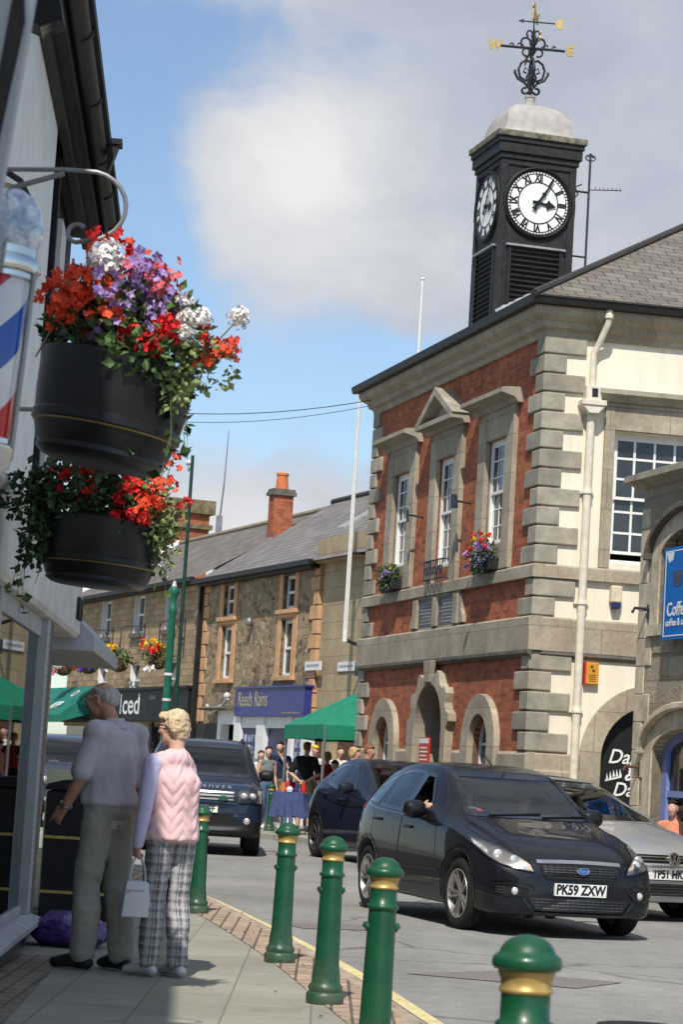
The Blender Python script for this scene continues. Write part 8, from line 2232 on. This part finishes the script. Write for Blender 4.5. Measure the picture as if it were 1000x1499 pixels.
def human(label, loc, rz, H, outfit, pose={}, vox=0.014, headrot=(0, 0, 0), hair='short', group=None, legs=True, parent_scale=1.0, hands=None, smooth=4):
    k = H / 1.75
    J = dict(pelvis=(0, 0, .95), waist=(0, .0, 1.08), chest=(0, 0, 1.28), neck=(0, -.015, 1.47), head=(0, .02, 1.635),
             shL=(-.18, -.015, 1.405), elL=(-.235, -.03, 1.12), wrL=(-.235, .05, .88), shR=(.18, -.015, 1.405), elR=(.235, -.03, 1.12), wrR=(.235, .05, .88),
             hipL=(-.085, 0, .90), knL=(-.095, .025, .50), anL=(-.10, -.015, .085), hipR=(.085, 0, .90), knR=(.095, .025, .50), anR=(.10, -.015, .085), toL=(-.125, .15, .03), toR=(.125, .15, .03))
    J.update(pose); J = {a: Vector(b) * k for a, b in J.items()}
    fat = outfit.get('fat', 1.0); belly = outfit.get('belly', 0.0)
    r = empty('person', loc, rz, label, 'person', group)
    HM = T(*J['head']) @ RZ(R(headrot[2])) @ RX(R(headrot[0])) @ RY(R(headrot[1]))
    P = lambda j, *rr: (*J[j], *[x * k for x in rr])
    V = lambda v, *rr: (*v, *[x * k for x in rr])
    def torso(e, hem=None):
        he = 0 if hem is None else .016
        c = [V(J['pelvis'] if hem is None else Vector((J['pelvis'].x, J['pelvis'].y, hem * k)), (.152 + e + he) * fat, (.108 + e + he) * fat, .06 if hem is None else .03)]
        c += [V(J['waist'] + Vector((0, belly * .5, 0)) * k, (.142 + e) * fat, (.10 + e + belly * .6) * fat, .07), V(J['chest'], .155 + e, .108 + e, .09), V((J['shL'] + J['shR']) / 2 + Vector((0, 0, -.02)) * k, .125 + e, .082 + e, .06)]
        return [c, [V(J['shL'], .058 + e), V(J['neck'] + Vector((0, 0, -.03)) * k, .055 + e * .8), V(J['shR'], .058 + e)]]
    def arm(s, e, t=1.0, flare=0.0):
        sh, el, wr = J['sh' + s], J['el' + s], J['wr' + s]
        c = [V(sh, .056 + e), V(sh.lerp(el, .5), .050 + e + flare * .5), V(el, .042 + e + flare)]
        if t >= 1: c += [V(el.lerp(wr, .35), .041 + e), V(wr, .029 + e)]
        elif t < 0.5: c = [V(sh, .056 + e), V(sh.lerp(el, t * 2), .052 + e + flare)]
        return [c]
    def leg(s, e, t=1.0, flare=0.0):
        h, kn, an = J['hip' + s], J['kn' + s], J['an' + s]
        c = [V(h, .086 + e), V(h.lerp(kn, .5), .078 + e)]
        if t >= 0.5: c += [V(kn, .058 + e + flare * .6)]
        if t >= 1: c += [V(kn.lerp(an, .35) + Vector((0, -.012, 0)) * k, .057 + e + flare * .8), V(kn.lerp(an, t - 1 if t > 1 else .98), .043 + e + flare)]
        return [c]
    def foot(s, e):
        an, to = J['an' + s], J['to' + s]; he = an + Vector((0, -.04, -.045)) * k
        return [[V(an, .04 + e), V(an + Vector((0, 0, -.03)) * k, .038 + e)], [V(he, .035 + e, .035 + e, .033 + e), V(an.lerp(to, .55) + Vector((0, 0, -.01)) * k, .042 + e, .04 + e, .035 + e), V(to, .038 + e, .035 + e, .024 + e)]]
    # skin
    ch = torso(0) + arm('L', 0) + arm('R', 0) + rot_pts(head_chains(k), HM) + [[P('neck', .055), V(J['neck'].lerp(J['head'], .5), .052)]]
    if legs: ch += leg('L', -.004) + leg('R', -.004) + foot('L', -.005) + foot('R', -.005)
    for s in 'LR':
        hd = (hands or {}).get(s)
        if hd is None:
            d = (J['wr' + s] - J['el' + s]).normalized(); hd = (d, Vector((1 if s == 'L' else -1, .1, 0)), .45, False)
        ch += hand(J['wr' + s], hd[0], hd[1], hd[2], k, hd[3], 1 if s == 'L' else -1)
    blob('body', ch, vox, outfit.get('skin', SKIN_FAIR), r, smooth)
    # eyes
    for s in (-1, 1):
        mb = MB(); c = HM @ (Vector((s * .031, .074, .018)) * k); mb.ball(c, .0115 * k, 10, 6); mb.build('eye', outfit.get('eye', M['dial']), r, smooth=True)
    # clothing
    if outfit.get('bottom'):
        t = outfit.get('leg_len', 1.0); e = outfit.get('bottom_e', .014); fl = outfit.get('flare', .012)
        blob('trousers' if t >= 1 else 'shorts', [[P('pelvis', (.152 + e) * fat, (.108 + e) * fat, .08), V(J['waist'] + Vector((0, belly * .3, -.06)) * k, (.142 + e) * fat, (.104 + e) * fat, .03)]] + leg('L', e, t, fl) + leg('R', e, t, fl), vox, outfit['bottom'], r, smooth * 7, outfit.get('bottom_disp', folds(.007)))
    tops = torso(outfit.get('top_e', .016), outfit.get('hem', .98)); sl = outfit.get('sleeve', 0.4)
    if outfit.get('vest'):
        tops = torso(outfit.get('top_e', .03), outfit.get('hem', .93))[:1]; q_ = J['neck'] + Vector((0, 0, -.035)) * k
        tops.append([V(q_.lerp(J['shL'], .86), .064), V(q_, .088), V(q_.lerp(J['shR'], .95), .066)])
    elif sl > 0:
        for s in 'LR': tops += arm(s, outfit.get('sleeve_e', .014), sl, outfit.get('sleeve_flare', .012))
    if outfit.get('collar'): tops.append([V(J['neck'] + Vector((0, -.004, .012)) * k, .066, .068, .026), V(J['neck'] + Vector((0, .008, -.03)) * k, .082, .08, .035)])
    blob(outfit.get('top_name', 'shirt'), tops, vox, outfit['top'], r, smooth * 7, outfit.get('top_disp', folds(.006, seed=3)))
    if outfit.get('under'):
        for s in 'LR': blob('sleeve', arm(s, .012, 1.0), vox, outfit['under'], r, smooth, folds(.004, 14, 10))
    if legs and outfit.get('shoe'):
        for s in 'LR': blob('shoe', foot(s, .008), max(vox * .8, .007), outfit['shoe'], r, 2)
    # hair
    if hair:
        hm = outfit['hair']
        if hair == 'bald': hc = [[(-.050, -.045, .02, .028, .046, .042), (-.03, -.076, .015, .036, .028, .048), (.03, -.076, .015, .036, .028, .048), (.050, -.045, .02, .028, .046, .042)], [(0, -.07, .035, .053, .03, .035), (0, -.074, -.02, .048, .026, .033)], [(-.066, -.022, .045, .016, .03, .028), (-.06, .0, .075, .014, .02, .012)], [(.066, -.022, .045, .016, .03, .028), (.06, 0, .075, .014, .02, .012)]]
        elif hair == 'bob': hc = [[(0, -.03, .06, .088, .094, .076), (0, -.045, .0, .084, .075, .07), (0, -.055, -.05, .066, .048, .04)], [(-.05, .05, .085, .035, .035, .03), (.05, .05, .085, .035, .035, .03)], [(-.076, -.005, .04, .02, .045, .05), (-.074, -.03, -.015, .02, .035, .035)], [(.076, -.005, .04, .02, .045, .05), (.074, -.03, -.015, .02, .035, .035)]]
        elif hair == 'long': hc = [[(0, -.028, .055, .083, .09, .078), (0, -.055, -.02, .076, .06, .08), (0, -.07, -.16, .07, .035, .08)], [(-.05, .045, .085, .033, .03, .025), (.05, .045, .085, .033, .03, .025)]]
        elif hair == 'cap': hc = [[(0, -.015, .075, .085, .098, .052)], [(0, .08, .06, .06, .05, .012)]]
        else: hc = [[(0, -.03, .06, .080, .086, .072), (0, -.055, .0, .074, .055, .06)], [(-.04, .04, .09, .035, .035, .025), (.04, .04, .09, .035, .035, .025)]]
        hc = [[tuple(x * k for x in c) for c in q] for q in hc]
        blob('cap' if hair == 'cap' else 'hair', rot_pts(hc, HM), max(.006, vox * .6), hm, r, 2, folds(.006 if hair != 'bald' else .003, 45, 45) if hair != 'cap' else None)
    r['HM'] = 0; del r['HM']
    return r, J, HM, k

# ---- the couple ----------------------------------------------------------
n = NT('plaid_cloth'); o = n.coord(); sp_ = n.node('ShaderNodeSeparateXYZ'); n.link(o, sp_.inputs[0])
def stripes(sock, f, w, ph=0.0):
    a = n.node('ShaderNodeMath', operation='MULTIPLY_ADD'); n.link(sock, a.inputs[0]); a.inputs[1].default_value = f; a.inputs[2].default_value = ph
    b = n.node('ShaderNodeMath', operation='FRACT'); n.link(a.outputs[0], b.inputs[0]); return n.ramp(b.outputs[0], [(w, 1.0), (w + 0.04, 0.0)])
c = n.mix(stripes(sp_.outputs[0], 19, 0.30), (0.42, 0.41, 0.42), (0.20, 0.195, 0.20)); c = n.mix(stripes(sp_.outputs[2], 19, 0.30), c, n.mix(0.5, c, (0.10, 0.10, 0.105)))
c = n.mix(stripes(sp_.outputs[2], 19, 0.06, 0.5), c, (0.46, 0.45, 0.44)); c = n.mix(stripes(sp_.outputs[0], 19, 0.06, 0.5), c, (0.46, 0.45, 0.44)); c = n.mix(stripes(sp_.outputs[0], 19, 0.05, 0.22), c, (0.06, 0.06, 0.07))
n.col(c); n.set(0.9, spec=0.1); n.bump(n.noise(o, 11, 3), 0.4, 0.012); PLAID = n.m

MANLOC = (-1.262, 13.75, PAVE_Z)
man, J, HM, k = human('grey haired man in lilac-grey shirt and khaki trousers pointing at the shop window', MANLOC, R(50), 1.71,
    dict(skin=SKIN, top=cloth('lilac_grey_shirt', (0.52, 0.485, 0.51), bump=0.5, bs=7), bottom=cloth('khaki_trousers', (0.38, 0.36, 0.31), bump=0.6, bs=6), shoe=plain('black_shoe', (0.02, 0.017, 0.015), 0.5), hair=hairmat('grey_hair', (0.42, 0.40, 0.38)), fat=1.10, belly=.06, hem=.985, sleeve=.44, sleeve_e=.008, sleeve_flare=.016, top_e=.022, bottom_e=.018, flare=.020, leg_len=1.0, top_disp=folds(.0075, 9, 3.5, 3), bottom_disp=folds(.009, 8, 9, 1)),
    pose=dict(elL=(-.235, .02, 1.14), wrL=(-.235, .14, .955), head=(-.03, .10, 1.60), neck=(0, .02, 1.455), chest=(0, -.01, 1.28), anL=(-.10, .04, .085), toL=(-.16, .20, .03), anR=(.10, -.08, .085), toR=(.12, .08, .03), knL=(-.10, .05, .50), knR=(.10, -.01, .50)),
    vox=0.0075, headrot=(-16, 0, 18), hair='bald', hands=dict(L=((-.12, .62, -.80), (.75, .2, -.1), .55, True)))
mb = MB()
def hp(x, y, z): return HM @ (Vector((x, y, z)) * k)
for s in (-1, 1):
    mb.tube([hp(s * .033 + .026 * math.cos(a), .096, .018 + .020 * math.sin(a)) for a in np.linspace(0, 2 * PI, 17)], .0022, 6, cap=False); mb.tube([hp(s * .06, .094, .024), hp(s * .078, .05, .028), hp(s * .082, -.01, .03), hp(s * .08, -.022, .012)], .0026, 6)
mb.tube([hp(-.008, .10, .024), hp(.008, .10, .024)], .002, 6); mb.build('glasses', M['gold_pale'], man, smooth=True)
w0, e0 = J['wrL'], J['elL']; d_ = (w0 - e0).normalized(); c0 = w0 - d_ * .012
mb = MB(); a_ = d_.cross(Vector((0, 0, 1))).normalized(); b_ = d_.cross(a_)
ring = [c0 + (a_ * math.cos(t) + b_ * math.sin(t)) * .034 for t in np.linspace(0, 2 * PI, 25)]
mb.tube(ring, .007, 6, cap=False); mb.build('watch_strap', M['steel'], man, smooth=True)
mb = MB(); out_ = Vector((-1, -.5, .2)); out_ = (out_ - d_ * out_.dot(d_)).normalized(); mb.tube([c0 + out_ * .033, c0 + out_ * .043], .018, 16); mb.build('watch', M['chrome'], man, smooth=True)
# collar, back pocket flap, belt line, turn-ups
mb = MB(); N_ = 28; vs = []
for ring_r, z_ in ((.066, .035), (.074, .012), (.090, -.028)):
    for i in range(N_): t = 2 * PI * i / N_; vs.append(J['neck'] + Vector((ring_r * math.cos(t) * k, ring_r * math.sin(t) * k * 1.02, (z_ + (.012 if math.sin(t) < 0 else -.01)) * k)))
mb.add(vs, [(j * N_ + i, j * N_ + (i + 1) % N_, (j + 1) * N_ + (i + 1) % N_, (j + 1) * N_ + i) for j in range(2) for i in range(N_)]); mb.build('collar', bpy.data.materials['lilac_grey_shirt'], man, smooth=True)
mb = MB(); mb.obox(Vector((-.075, -.156, .865)) * k, (.12, .006, .045), RX(R(4)).to_3x3()); pk = mb.build('pocket_flap', bpy.data.materials['khaki_trousers'], man, bevel=.002)
mb = MB(); mb.tube([Vector((-.075, -.159, .857)) * k, Vector((-.075, -.164, .857)) * k], .006, 10); mb.build('button', M['black_matt'], pk)

def quilt(p):
    # herringbone quilting: chevron channels with soft cushions
    a = math.atan2(p.x, -p.y) * 0.19
    col = math.floor(a / 0.105); u = a / 0.105 - col
    s = 1 if int(col) % 2 == 0 else -1
    q = (p.z + s * u * 0.105 * 0.85) / 0.074; f = q - math.floor(q)
    puff = (math.sin(PI * f) ** 0.6) * (0.45 + 0.55 * math.sin(PI * u) ** 0.5)
    if p.z > 1.33: puff *= 0.35
    return 0.0095 * puff - 0.005 + 0.006 * mnoise.noise(p * 17)
PINK = cloth('pink_quilting', (0.74, 0.49, 0.49), var=0.04, bump=0.15, bs=30); LAV = cloth('lavender_knit', (0.60, 0.56, 0.78), var=0.06, bump=0.2, bs=40)
WOMLOC = (-0.875, 13.55, PAVE_Z)
wom, J, HM, k = human('blonde woman in a pink quilted gilet and checked trousers holding a white handbag', WOMLOC, R(36), 1.52,
    dict(skin=SKIN_FAIR, top=PINK, vest=True, top_name='gilet', top_e=.046, hem=.905, top_disp=quilt, under=LAV, collar=True, bottom=PLAID, bottom_e=.016, flare=.014, fat=0.99, leg_len=1.0, bottom_disp=folds(.010, 9, 9, 5), shoe=plain('silver_trainer', (0.55, 0.53, 0.52), 0.35, 0.2, var=.2), hair=hairmat('blonde_hair', (0.66, 0.49, 0.31))),
    pose=dict(elL=(-.235, -.03, 1.12), wrL=(-.232, .035, .865), elR=(.20, .10, 1.13), wrR=(.06, .25, 1.02), shL=(-.195, -.015, 1.40), shR=(.125, .05, 1.37), head=(-.02, .035, 1.64), anL=(-.095, .02, .085), toL=(-.16, .17, .03), anR=(.095, -.04, .085), toR=(.09, .13, .03)),
    vox=0.0075, headrot=(-6, 0, 36), hair='bob', hands=dict(L=((-.02, .12, -1), (.8, .2, -.1), 1.25, False)))
mb = MB()
for s in (-1, 1):
    mb.tube([hp(s * .033 + .024 * math.cos(a), .097, .016 + .018 * math.sin(a)) for a in np.linspace(0, 2 * PI, 15)], .0028, 6, cap=False); mb.tube([hp(s * .058, .095, .02), hp(s * .08, .03, .022), hp(s * .084, -.01, .02)], .0032, 6)
mb.build('glasses', CM['trim'], wom, smooth=True)
hand_w = Matrix.Translation(WOMLOC) @ RZ(R(36)) @ (J['wrL'] + Vector((.012, .014, -.085)) * k)
bag = empty('handbag', hand_w + Vector((0.005, 0, -0.345)), R(14), 'small white handbag hanging from the woman\'s hand', 'handbag')
mb = MB(); mb.prism([(-.083, .003), (-.078, 0), (.078, 0), (.083, .003), (.066, .195), (.05, .205), (-.05, .205), (-.066, .195)], -.042, .042); mb.build('bag_body', plain('white_leather', (0.62, 0.62, 0.64), 0.4, var=.06, bump=.15, bscale=60), bag, bevel=.014, seg=3, smooth=True)
for y_ in (-.03, .03):
    mb = MB(); mb.tube([(-.045, y_, .19)] + [(-.045 + .045 * (1 - math.cos(R(a))), y_ * (1 - math.sin(R(a)) * .6), .20 + .145 * math.sin(R(a))) for a in range(15, 166, 15)] + [(.045, y_, .19)], .006, 8); mb.build('strap', plain('white_strap', (0.6, 0.6, 0.62), 0.4), bag, smooth=True)
mb = MB(); mb.box(-.05, .04, -.0455, -.043, .148, .154); mb.box(-.06, -.045, -.047, -.043, .138, .156); mb.build('zip', M['steel'], bag)

# ---- people at the back and in the cars ---------------------------------
C_ = {a: cloth('cloth_' + a, b) for a, b in dict(black=(.015, .015, .017), navy=(.02, .025, .055), olive=(.13, .125, .10), tan=(.36, .27, .17), white=(.65, .63, .6), red=(.45, .04, .05), denim=(.09, .14, .24), orange=(.62, .24, .14), green=(.06, .09, .07), grey=(.2, .2, .21)).items()}
HAIR = {a: hairmat('hair_' + a, b) for a, b in dict(dark=(.02, .014, .011), brown=(.09, .05, .03), fair=(.5, .33, .16), ginger=(.24, .09, .04), grey=(.3, .29, .28)).items()}
SH = plain('pale_trainer', (.6, .58, .55), .6); SHB = plain('dark_shoe', (.03, .028, .026), .6)
def far(label, X, Y, rz, H, fit, **kw):
    p = Vector((X, Y, PAVE_Z)); fit.setdefault('hair', HAIR['dark']); fit.setdefault('shoe', SH); return human(label, p, R(rz), H, fit, vox=.017, smooth=3, **kw)
far('dark haired young woman in a strappy top beside the far green bollard', -1.19, 47.2, 215, 1.66, dict(top=cloth('green_strappy', (.16, .2, .19)), sleeve=0, top_e=.008, bottom=C_['denim']), hair='long', headrot=(0, 0, -30))
far('young man in navy T-shirt and olive shorts with a hand raised to his face', -0.95, 47.6, 160, 1.78, dict(top=C_['navy'], bottom=C_['olive'], leg_len=.5, bottom_e=.03), pose=dict(elL=(-.26, .16, 1.22), wrL=(-.09, .19, 1.46)), headrot=(-8, 0, 0))
far('man in black T-shirt and tan shorts with hands clasped behind his back', -0.40, 46.8, -14, 1.79, dict(top=C_['black'], bottom=C_['tan'], leg_len=.5, bottom_e=.03, fat=1.12, hair=HAIR['ginger'], shoe=SHB), pose=dict(elL=(-.285, -.10, 1.13), wrL=(-.06, -.19, .98), elR=(.285, -.10, 1.13), wrR=(.06, -.19, .97)))
far('small child in a red top and jeans between the two men', -0.71, 47.1, 20, 1.16, dict(top=C_['red'], bottom=C_['denim'], hair=HAIR['brown']), hair='long')
far('person in a yellow cap and white top behind the man in black', -0.25, 48.5, 200, 1.76, dict(top=C_['white'], bottom=C_['grey'], hair=plain('yellow_cap', (.75, .45, .02), .7)), hair='cap')
far('woman in pale top partly hidden beside the dark haired young woman', -1.37, 48.6, 190, 1.58, dict(top=C_['white'], bottom=C_['grey'], hair=HAIR['brown']), hair='long')
far('stall holder in a rust top bending low behind the gazebo leg', 0.19, 45.6, 120, 1.45, dict(top=C_['orange'], bottom=C_['denim'], hair=HAIR['brown']), headrot=(-25, 0, 0))
far('blonde woman looking over the roof of the dark blue hatchback', 0.47, 39.6, -120, 1.66, dict(top=C_['white'], bottom=C_['denim'], hair=HAIR['fair']), hair='bob', headrot=(0, 0, 20))
far('short haired man with a ruddy face beyond the dark blue hatchback', 0.70, 38.9, -105, 1.71, dict(top=C_['grey'], bottom=C_['denim'], hair=HAIR['ginger'], skin=SKIN), headrot=(-10, 0, 0))
far('shopper in a grey top looking into the navy shop window', -1.75, 51.6, 10, 1.70, dict(top=C_['grey'], bottom=C_['navy'], hair=HAIR['grey']))
far('woman in a red top standing far under the gazebo', 0.02, 47.4, 170, 1.62, dict(top=C_['red'], bottom=C_['black'], hair=HAIR['fair']), hair='bob')
far('man in a white shirt at the back of the gazebo', 0.28, 48.4, 200, 1.75, dict(top=C_['white'], bottom=C_['navy'], hair=HAIR['brown']))
far('woman in a tan coat walking past the white shop front', -2.15, 50.3, 120, 1.63, dict(top=C_['tan'], bottom=C_['black'], sleeve=1.0, hair=HAIR['dark']), hair='long', pose=dict(anL=(-.1, .22, .10), anR=(.1, -.2, .12)))
SIT = dict(knL=(-.12, .42, .90), anL=(-.12, .55, .5), toL=(-.12, .70, .46), knR=(.12, .42, .90), anR=(.12, .55, .5), toR=(.12, .70, .46))
def seated(label, root, p, rz, fit, H=1.72, **kw):
    """a sitter placed in a car or on a chair: p is the seat point in the frame of root"""
    w = (Matrix.Translation(root.location) @ RZ(root.rotation_euler.z) @ Vector(p)) if root else Vector(p)
    fit.setdefault('hair', HAIR['dark']); kk = H / 1.75
    ps = dict(SIT); ps.update(kw.pop('pose', {}))
    return human(label, w - Vector((0, 0, .95 * kk)), rz + (root.rotation_euler.z if root else 0), H, fit, pose=ps, vox=.014, smooth=3, **kw)
seated('driver of the black hatchback with a bare arm on the open window', fcar, (-.37, 2.30, .56), PI, dict(top=C_['black'], sleeve=.4), pose=dict(elR=(.455, .12, 1.43), wrR=(.44, .34, 1.46), elL=(-.25, .2, 1.15), wrL=(-.15, .42, 1.25)), headrot=(0, 0, 0), H=1.7)
seated('front passenger inside the black hatchback', fcar, (.37, 2.32, .54), PI, dict(top=C_['navy'], sleeve=.4), H=1.62)
seated('driver of the silver car with dark hair and sunglasses', vroot, (-.36, 2.28, .52), PI, dict(top=C_['black'], sleeve=.4), H=1.64, hair='long')
seated('dark haired person in an orange top sitting outside the cafe', None, (4.40, 29.2, .44), R(150), dict(top=C_['orange'], sleeve=.3, bottom=C_['denim'], shoe=SHB), pose=dict(anL=(-.12, .46, .5), toL=(-.12, .6, .46), anR=(.12, .46, .5), toR=(.12, .6, .46)), H=1.62)
ben = empty('cafe_stool', (4.40, 29.2, PAVE_Z - .08), 0, 'plain wooden stool under the person in the orange top', 'stool')
mb = MB(); mb.box(-.2, .2, -.2, .2, .33, .37); mb.build('seat', M['wood_brown'], ben, bevel=.01)
for a in (-1, 1):
    for b in (-1, 1): mb = MB(); mb.tube([(a * .15, b * .15, .33), (a * .19, b * .19, 0)], .016); mb.build('leg', M['wood_brown'], ben)
# directions of cloud banks: azimuth, elevation, half widths (degrees), weight
PATCHES = [(-0.6, 14.2, 5.6, 4.2, 0.95), (-3.0, 5.0, 7.0, 3.4, 1.0), (2.0, 6.5, 4.0, 2.0, 0.3), (6.2, 14.0, 6.0, 11.0, 1.0), (7.0, 19.5, 6.5, 4.5, 0.8), (-1.5, 19.6, 8.0, 1.5, 0.75), (-6.5, 16.0, 2.6, 2.4, -0.5), (-5.6, 11.5, 2.0, 4.5, -0.6), (2.0, 9.8, 3.2, 1.3, -0.4)]
BRIGHT = [(-1.4, 14.8, 4.4, 3.6, 0.75), (-3.5, 5.2, 6.0, 3.0, 0.40), (6.8, 14.0, 4.5, 8.0, -0.06), (0.0, 11.2, 4.0, 1.0, -0.10)]
# ================================================================== SKY, SUN, CAMERA
SUN_EL, SUN_AZ = 51.0, 7.8      # shadows fall away from the camera, a little to the right
world = bpy.data.worlds.new('World'); scene.world = world; world.use_nodes = True
wt = world.node_tree; wn, wl = wt.nodes, wt.links
for nd in list(wn): wn.remove(nd)
out = wn.new('ShaderNodeOutputWorld'); bg = wn.new('ShaderNodeBackground'); wl.new(bg.outputs[0], out.inputs[0])
bg.inputs['Strength'].default_value = 0.10
sky = wn.new('ShaderNodeTexSky'); sky.sky_type = 'NISHITA'; sky.sun_disc = False
sky.sun_elevation = R(SUN_EL); sky.sun_rotation = R(180 + SUN_AZ); sky.air_density = 1.0; sky.dust_density = 0.6; sky.ozone_density = 1.6; sky.altitude = 50
tc = wn.new('ShaderNodeTexCoord')
def vm(op, a, b=None):
    nd = wn.new('ShaderNodeVectorMath'); nd.operation = op
    for s_, v_ in ((0, a), (1, b)):
        if v_ is None: continue
        if isinstance(v_, tuple): nd.inputs[s_].default_value = v_
        else: wl.new(v_, nd.inputs[s_])
    return nd
def ma(op, a, b=None, c=None):
    nd = wn.new('ShaderNodeMath'); nd.operation = op
    for s_, v_ in ((0, a), (1, b), (2, c)):
        if v_ is None: continue
        if isinstance(v_, (int, float)): nd.inputs[s_].default_value = v_
        else: wl.new(v_, nd.inputs[s_])
    return nd.outputs[0]
def nz(vec, scale, detail=6, rough=0.55, dist=0.0):
    nd = wn.new('ShaderNodeTexNoise'); nd.inputs['Scale'].default_value = scale; nd.inputs['Detail'].default_value = detail; nd.inputs['Roughness'].default_value = rough; nd.inputs['Distortion'].default_value = dist
    wl.new(vec, nd.inputs['Vector']); return nd.outputs['Fac']
D_ = tc.outputs['Generated']
st_ = vm('MULTIPLY', D_, (1, 1, 1.5)).outputs[0]
# cloud banks as soft patches of direction, broken up by noise
def patch(az, el, ra, re, w):
    d = Vector((math.sin(R(az)) * math.cos(R(el)), math.cos(R(az)) * math.cos(R(el)), math.sin(R(el))))
    df = vm('SUBTRACT', D_, tuple(d)).outputs[0]
    sc = vm('MULTIPLY', df, (1 / math.radians(ra), 1 / math.radians(ra), 1 / math.radians(re))).outputs[0]
    ln = vm('LENGTH', sc).outputs['Value']
    return ma('MULTIPLY', ma('SUBTRACT', 1.0, ma('SMOOTH_MIN', ln, 1.0, 0.35)), w)
n1 = nz(vm('ADD', st_, (3.1, 0.4, 1.7)).outputs[0], 10.0, 12, 0.62, 0.3)
n2 = nz(st_, 3.2, 4, 0.5)
acc = ma('MULTIPLY_ADD', n1, 1.25, -0.62)
acc = ma('ADD', acc, ma('MULTIPLY_ADD', n2, 0.5, -0.25))
for p_ in PATCHES: acc = ma('ADD', acc, patch(*p_))
sz = wn.new('ShaderNodeSeparateXYZ'); wl.new(D_, sz.inputs[0])
hi = wn.new('ShaderNodeMapRange'); hi.interpolation_type = 'SMOOTHSTEP'; wl.new(sz.outputs[2], hi.inputs[0]); hi.inputs[1].default_value = 0.42; hi.inputs[2].default_value = 0.75; hi.inputs[4].default_value = 0.4
acc = ma('ADD', acc, hi.outputs[0])  # unseen cloud overhead, added to make the ambient light less blue
mr = wn.new('ShaderNodeMapRange'); mr.interpolation_type = 'SMOOTHSTEP'; wl.new(acc, mr.inputs[0]); mr.inputs[1].default_value = 0.05; mr.inputs[2].default_value = 0.52
# cloud colour: bright cream on the lit flanks, grey underneath and toward the right
shade = ma('MULTIPLY_ADD', nz(vm('ADD', st_, (0.0, 0.0, 0.05)).outputs[0], 8.0, 8, 0.6, 0.3), 1.15, -0.26)
g2 = ma('ADD', shade, 0.0)
for p_ in BRIGHT: g2 = ma('ADD', g2, patch(*p_))
rp = wn.new('ShaderNodeValToRGB'); wl.new(g2, rp.inputs[0])
e = rp.color_ramp.elements
e[0].position = 0.12; e[0].color = (0.45, 0.49, 0.585, 1); e[1].position = 0.85; e[1].color = (0.86, 0.855, 0.85, 1)
m_ = rp.color_ramp.elements.new(0.45); m_.color = (0.60, 0.63, 0.69, 1)
sc10 = vm('SCALE', rp.outputs[0]); sc10.inputs['Scale'].default_value = 10.0
tint = vm('MULTIPLY', sky.outputs[0], (1.34, 1.44, 1.50)).outputs[0]
hz = wn.new('ShaderNodeMix'); hz.data_type = 'RGBA'; hz.inputs[0].default_value = 0.10; wl.new(tint, hz.inputs[6]); wl.new(sc10.outputs[0], hz.inputs[7])
mx = wn.new('ShaderNodeMix'); mx.data_type = 'RGBA'; wl.new(mr.outputs[0], mx.inputs[0]); wl.new(hz.outputs[2], mx.inputs[6]); wl.new(sc10.outputs[0], mx.inputs[7])
wl.new(mx.outputs[2], bg.inputs['Color'])

sun = bpy.data.lights.new('sun', 'SUN'); sun.energy = 4.8; sun.angle = R(0.53); sun.color = (1.0, 0.955, 0.88)
so = bpy.data.objects.new('sun', sun); COL.objects.link(so)
sd = Vector((math.sin(R(SUN_AZ)) * math.cos(R(SUN_EL)), math.cos(R(SUN_AZ)) * math.cos(R(SUN_EL)), -math.sin(R(SUN_EL))))
so.rotation_euler = sd.to_track_quat('-Z', 'Y').to_euler()
so.location = (0, -10, 30)

cam = bpy.data.cameras.new('camera'); co = bpy.data.objects.new('camera', cam); COL.objects.link(co); scene.camera = co
cam.sensor_fit = 'VERTICAL'; cam.sensor_height = 36.0; cam.sensor_width = 24.0
cam.lens = 36.0 * 3380 / 1499
cam.clip_start = 0.1; cam.clip_end = 2000
pitch, roll = R(6.42), R(3.5)
fw = Vector((0, math.cos(pitch), math.sin(pitch))); up0 = Vector((0, -math.sin(pitch), math.cos(pitch))); rt0 = Vector((1, 0, 0))
rt = rt0 * math.cos(roll) + up0 * math.sin(roll); up = up0 * math.cos(roll) - rt0 * math.sin(roll)
Mc = Matrix((rt, up, -fw)).transposed().to_4x4(); Mc.translation = (0, 0, 1.28)
co.matrix_world = Mc
cam.dof.use_dof = True; cam.dof.focus_distance = 19.0; cam.dof.aperture_fstop = 9.0
scene.view_settings.view_transform = 'Standard'; scene.view_settings.look = 'None'; scene.view_settings.exposure = 0; scene.view_settings.gamma = 1
scene.render.engine = 'CYCLES'
scene.cycles.use_denoising = True
scene.cycles.max_bounces = 8; scene.cycles.transparent_max_bounces = 12
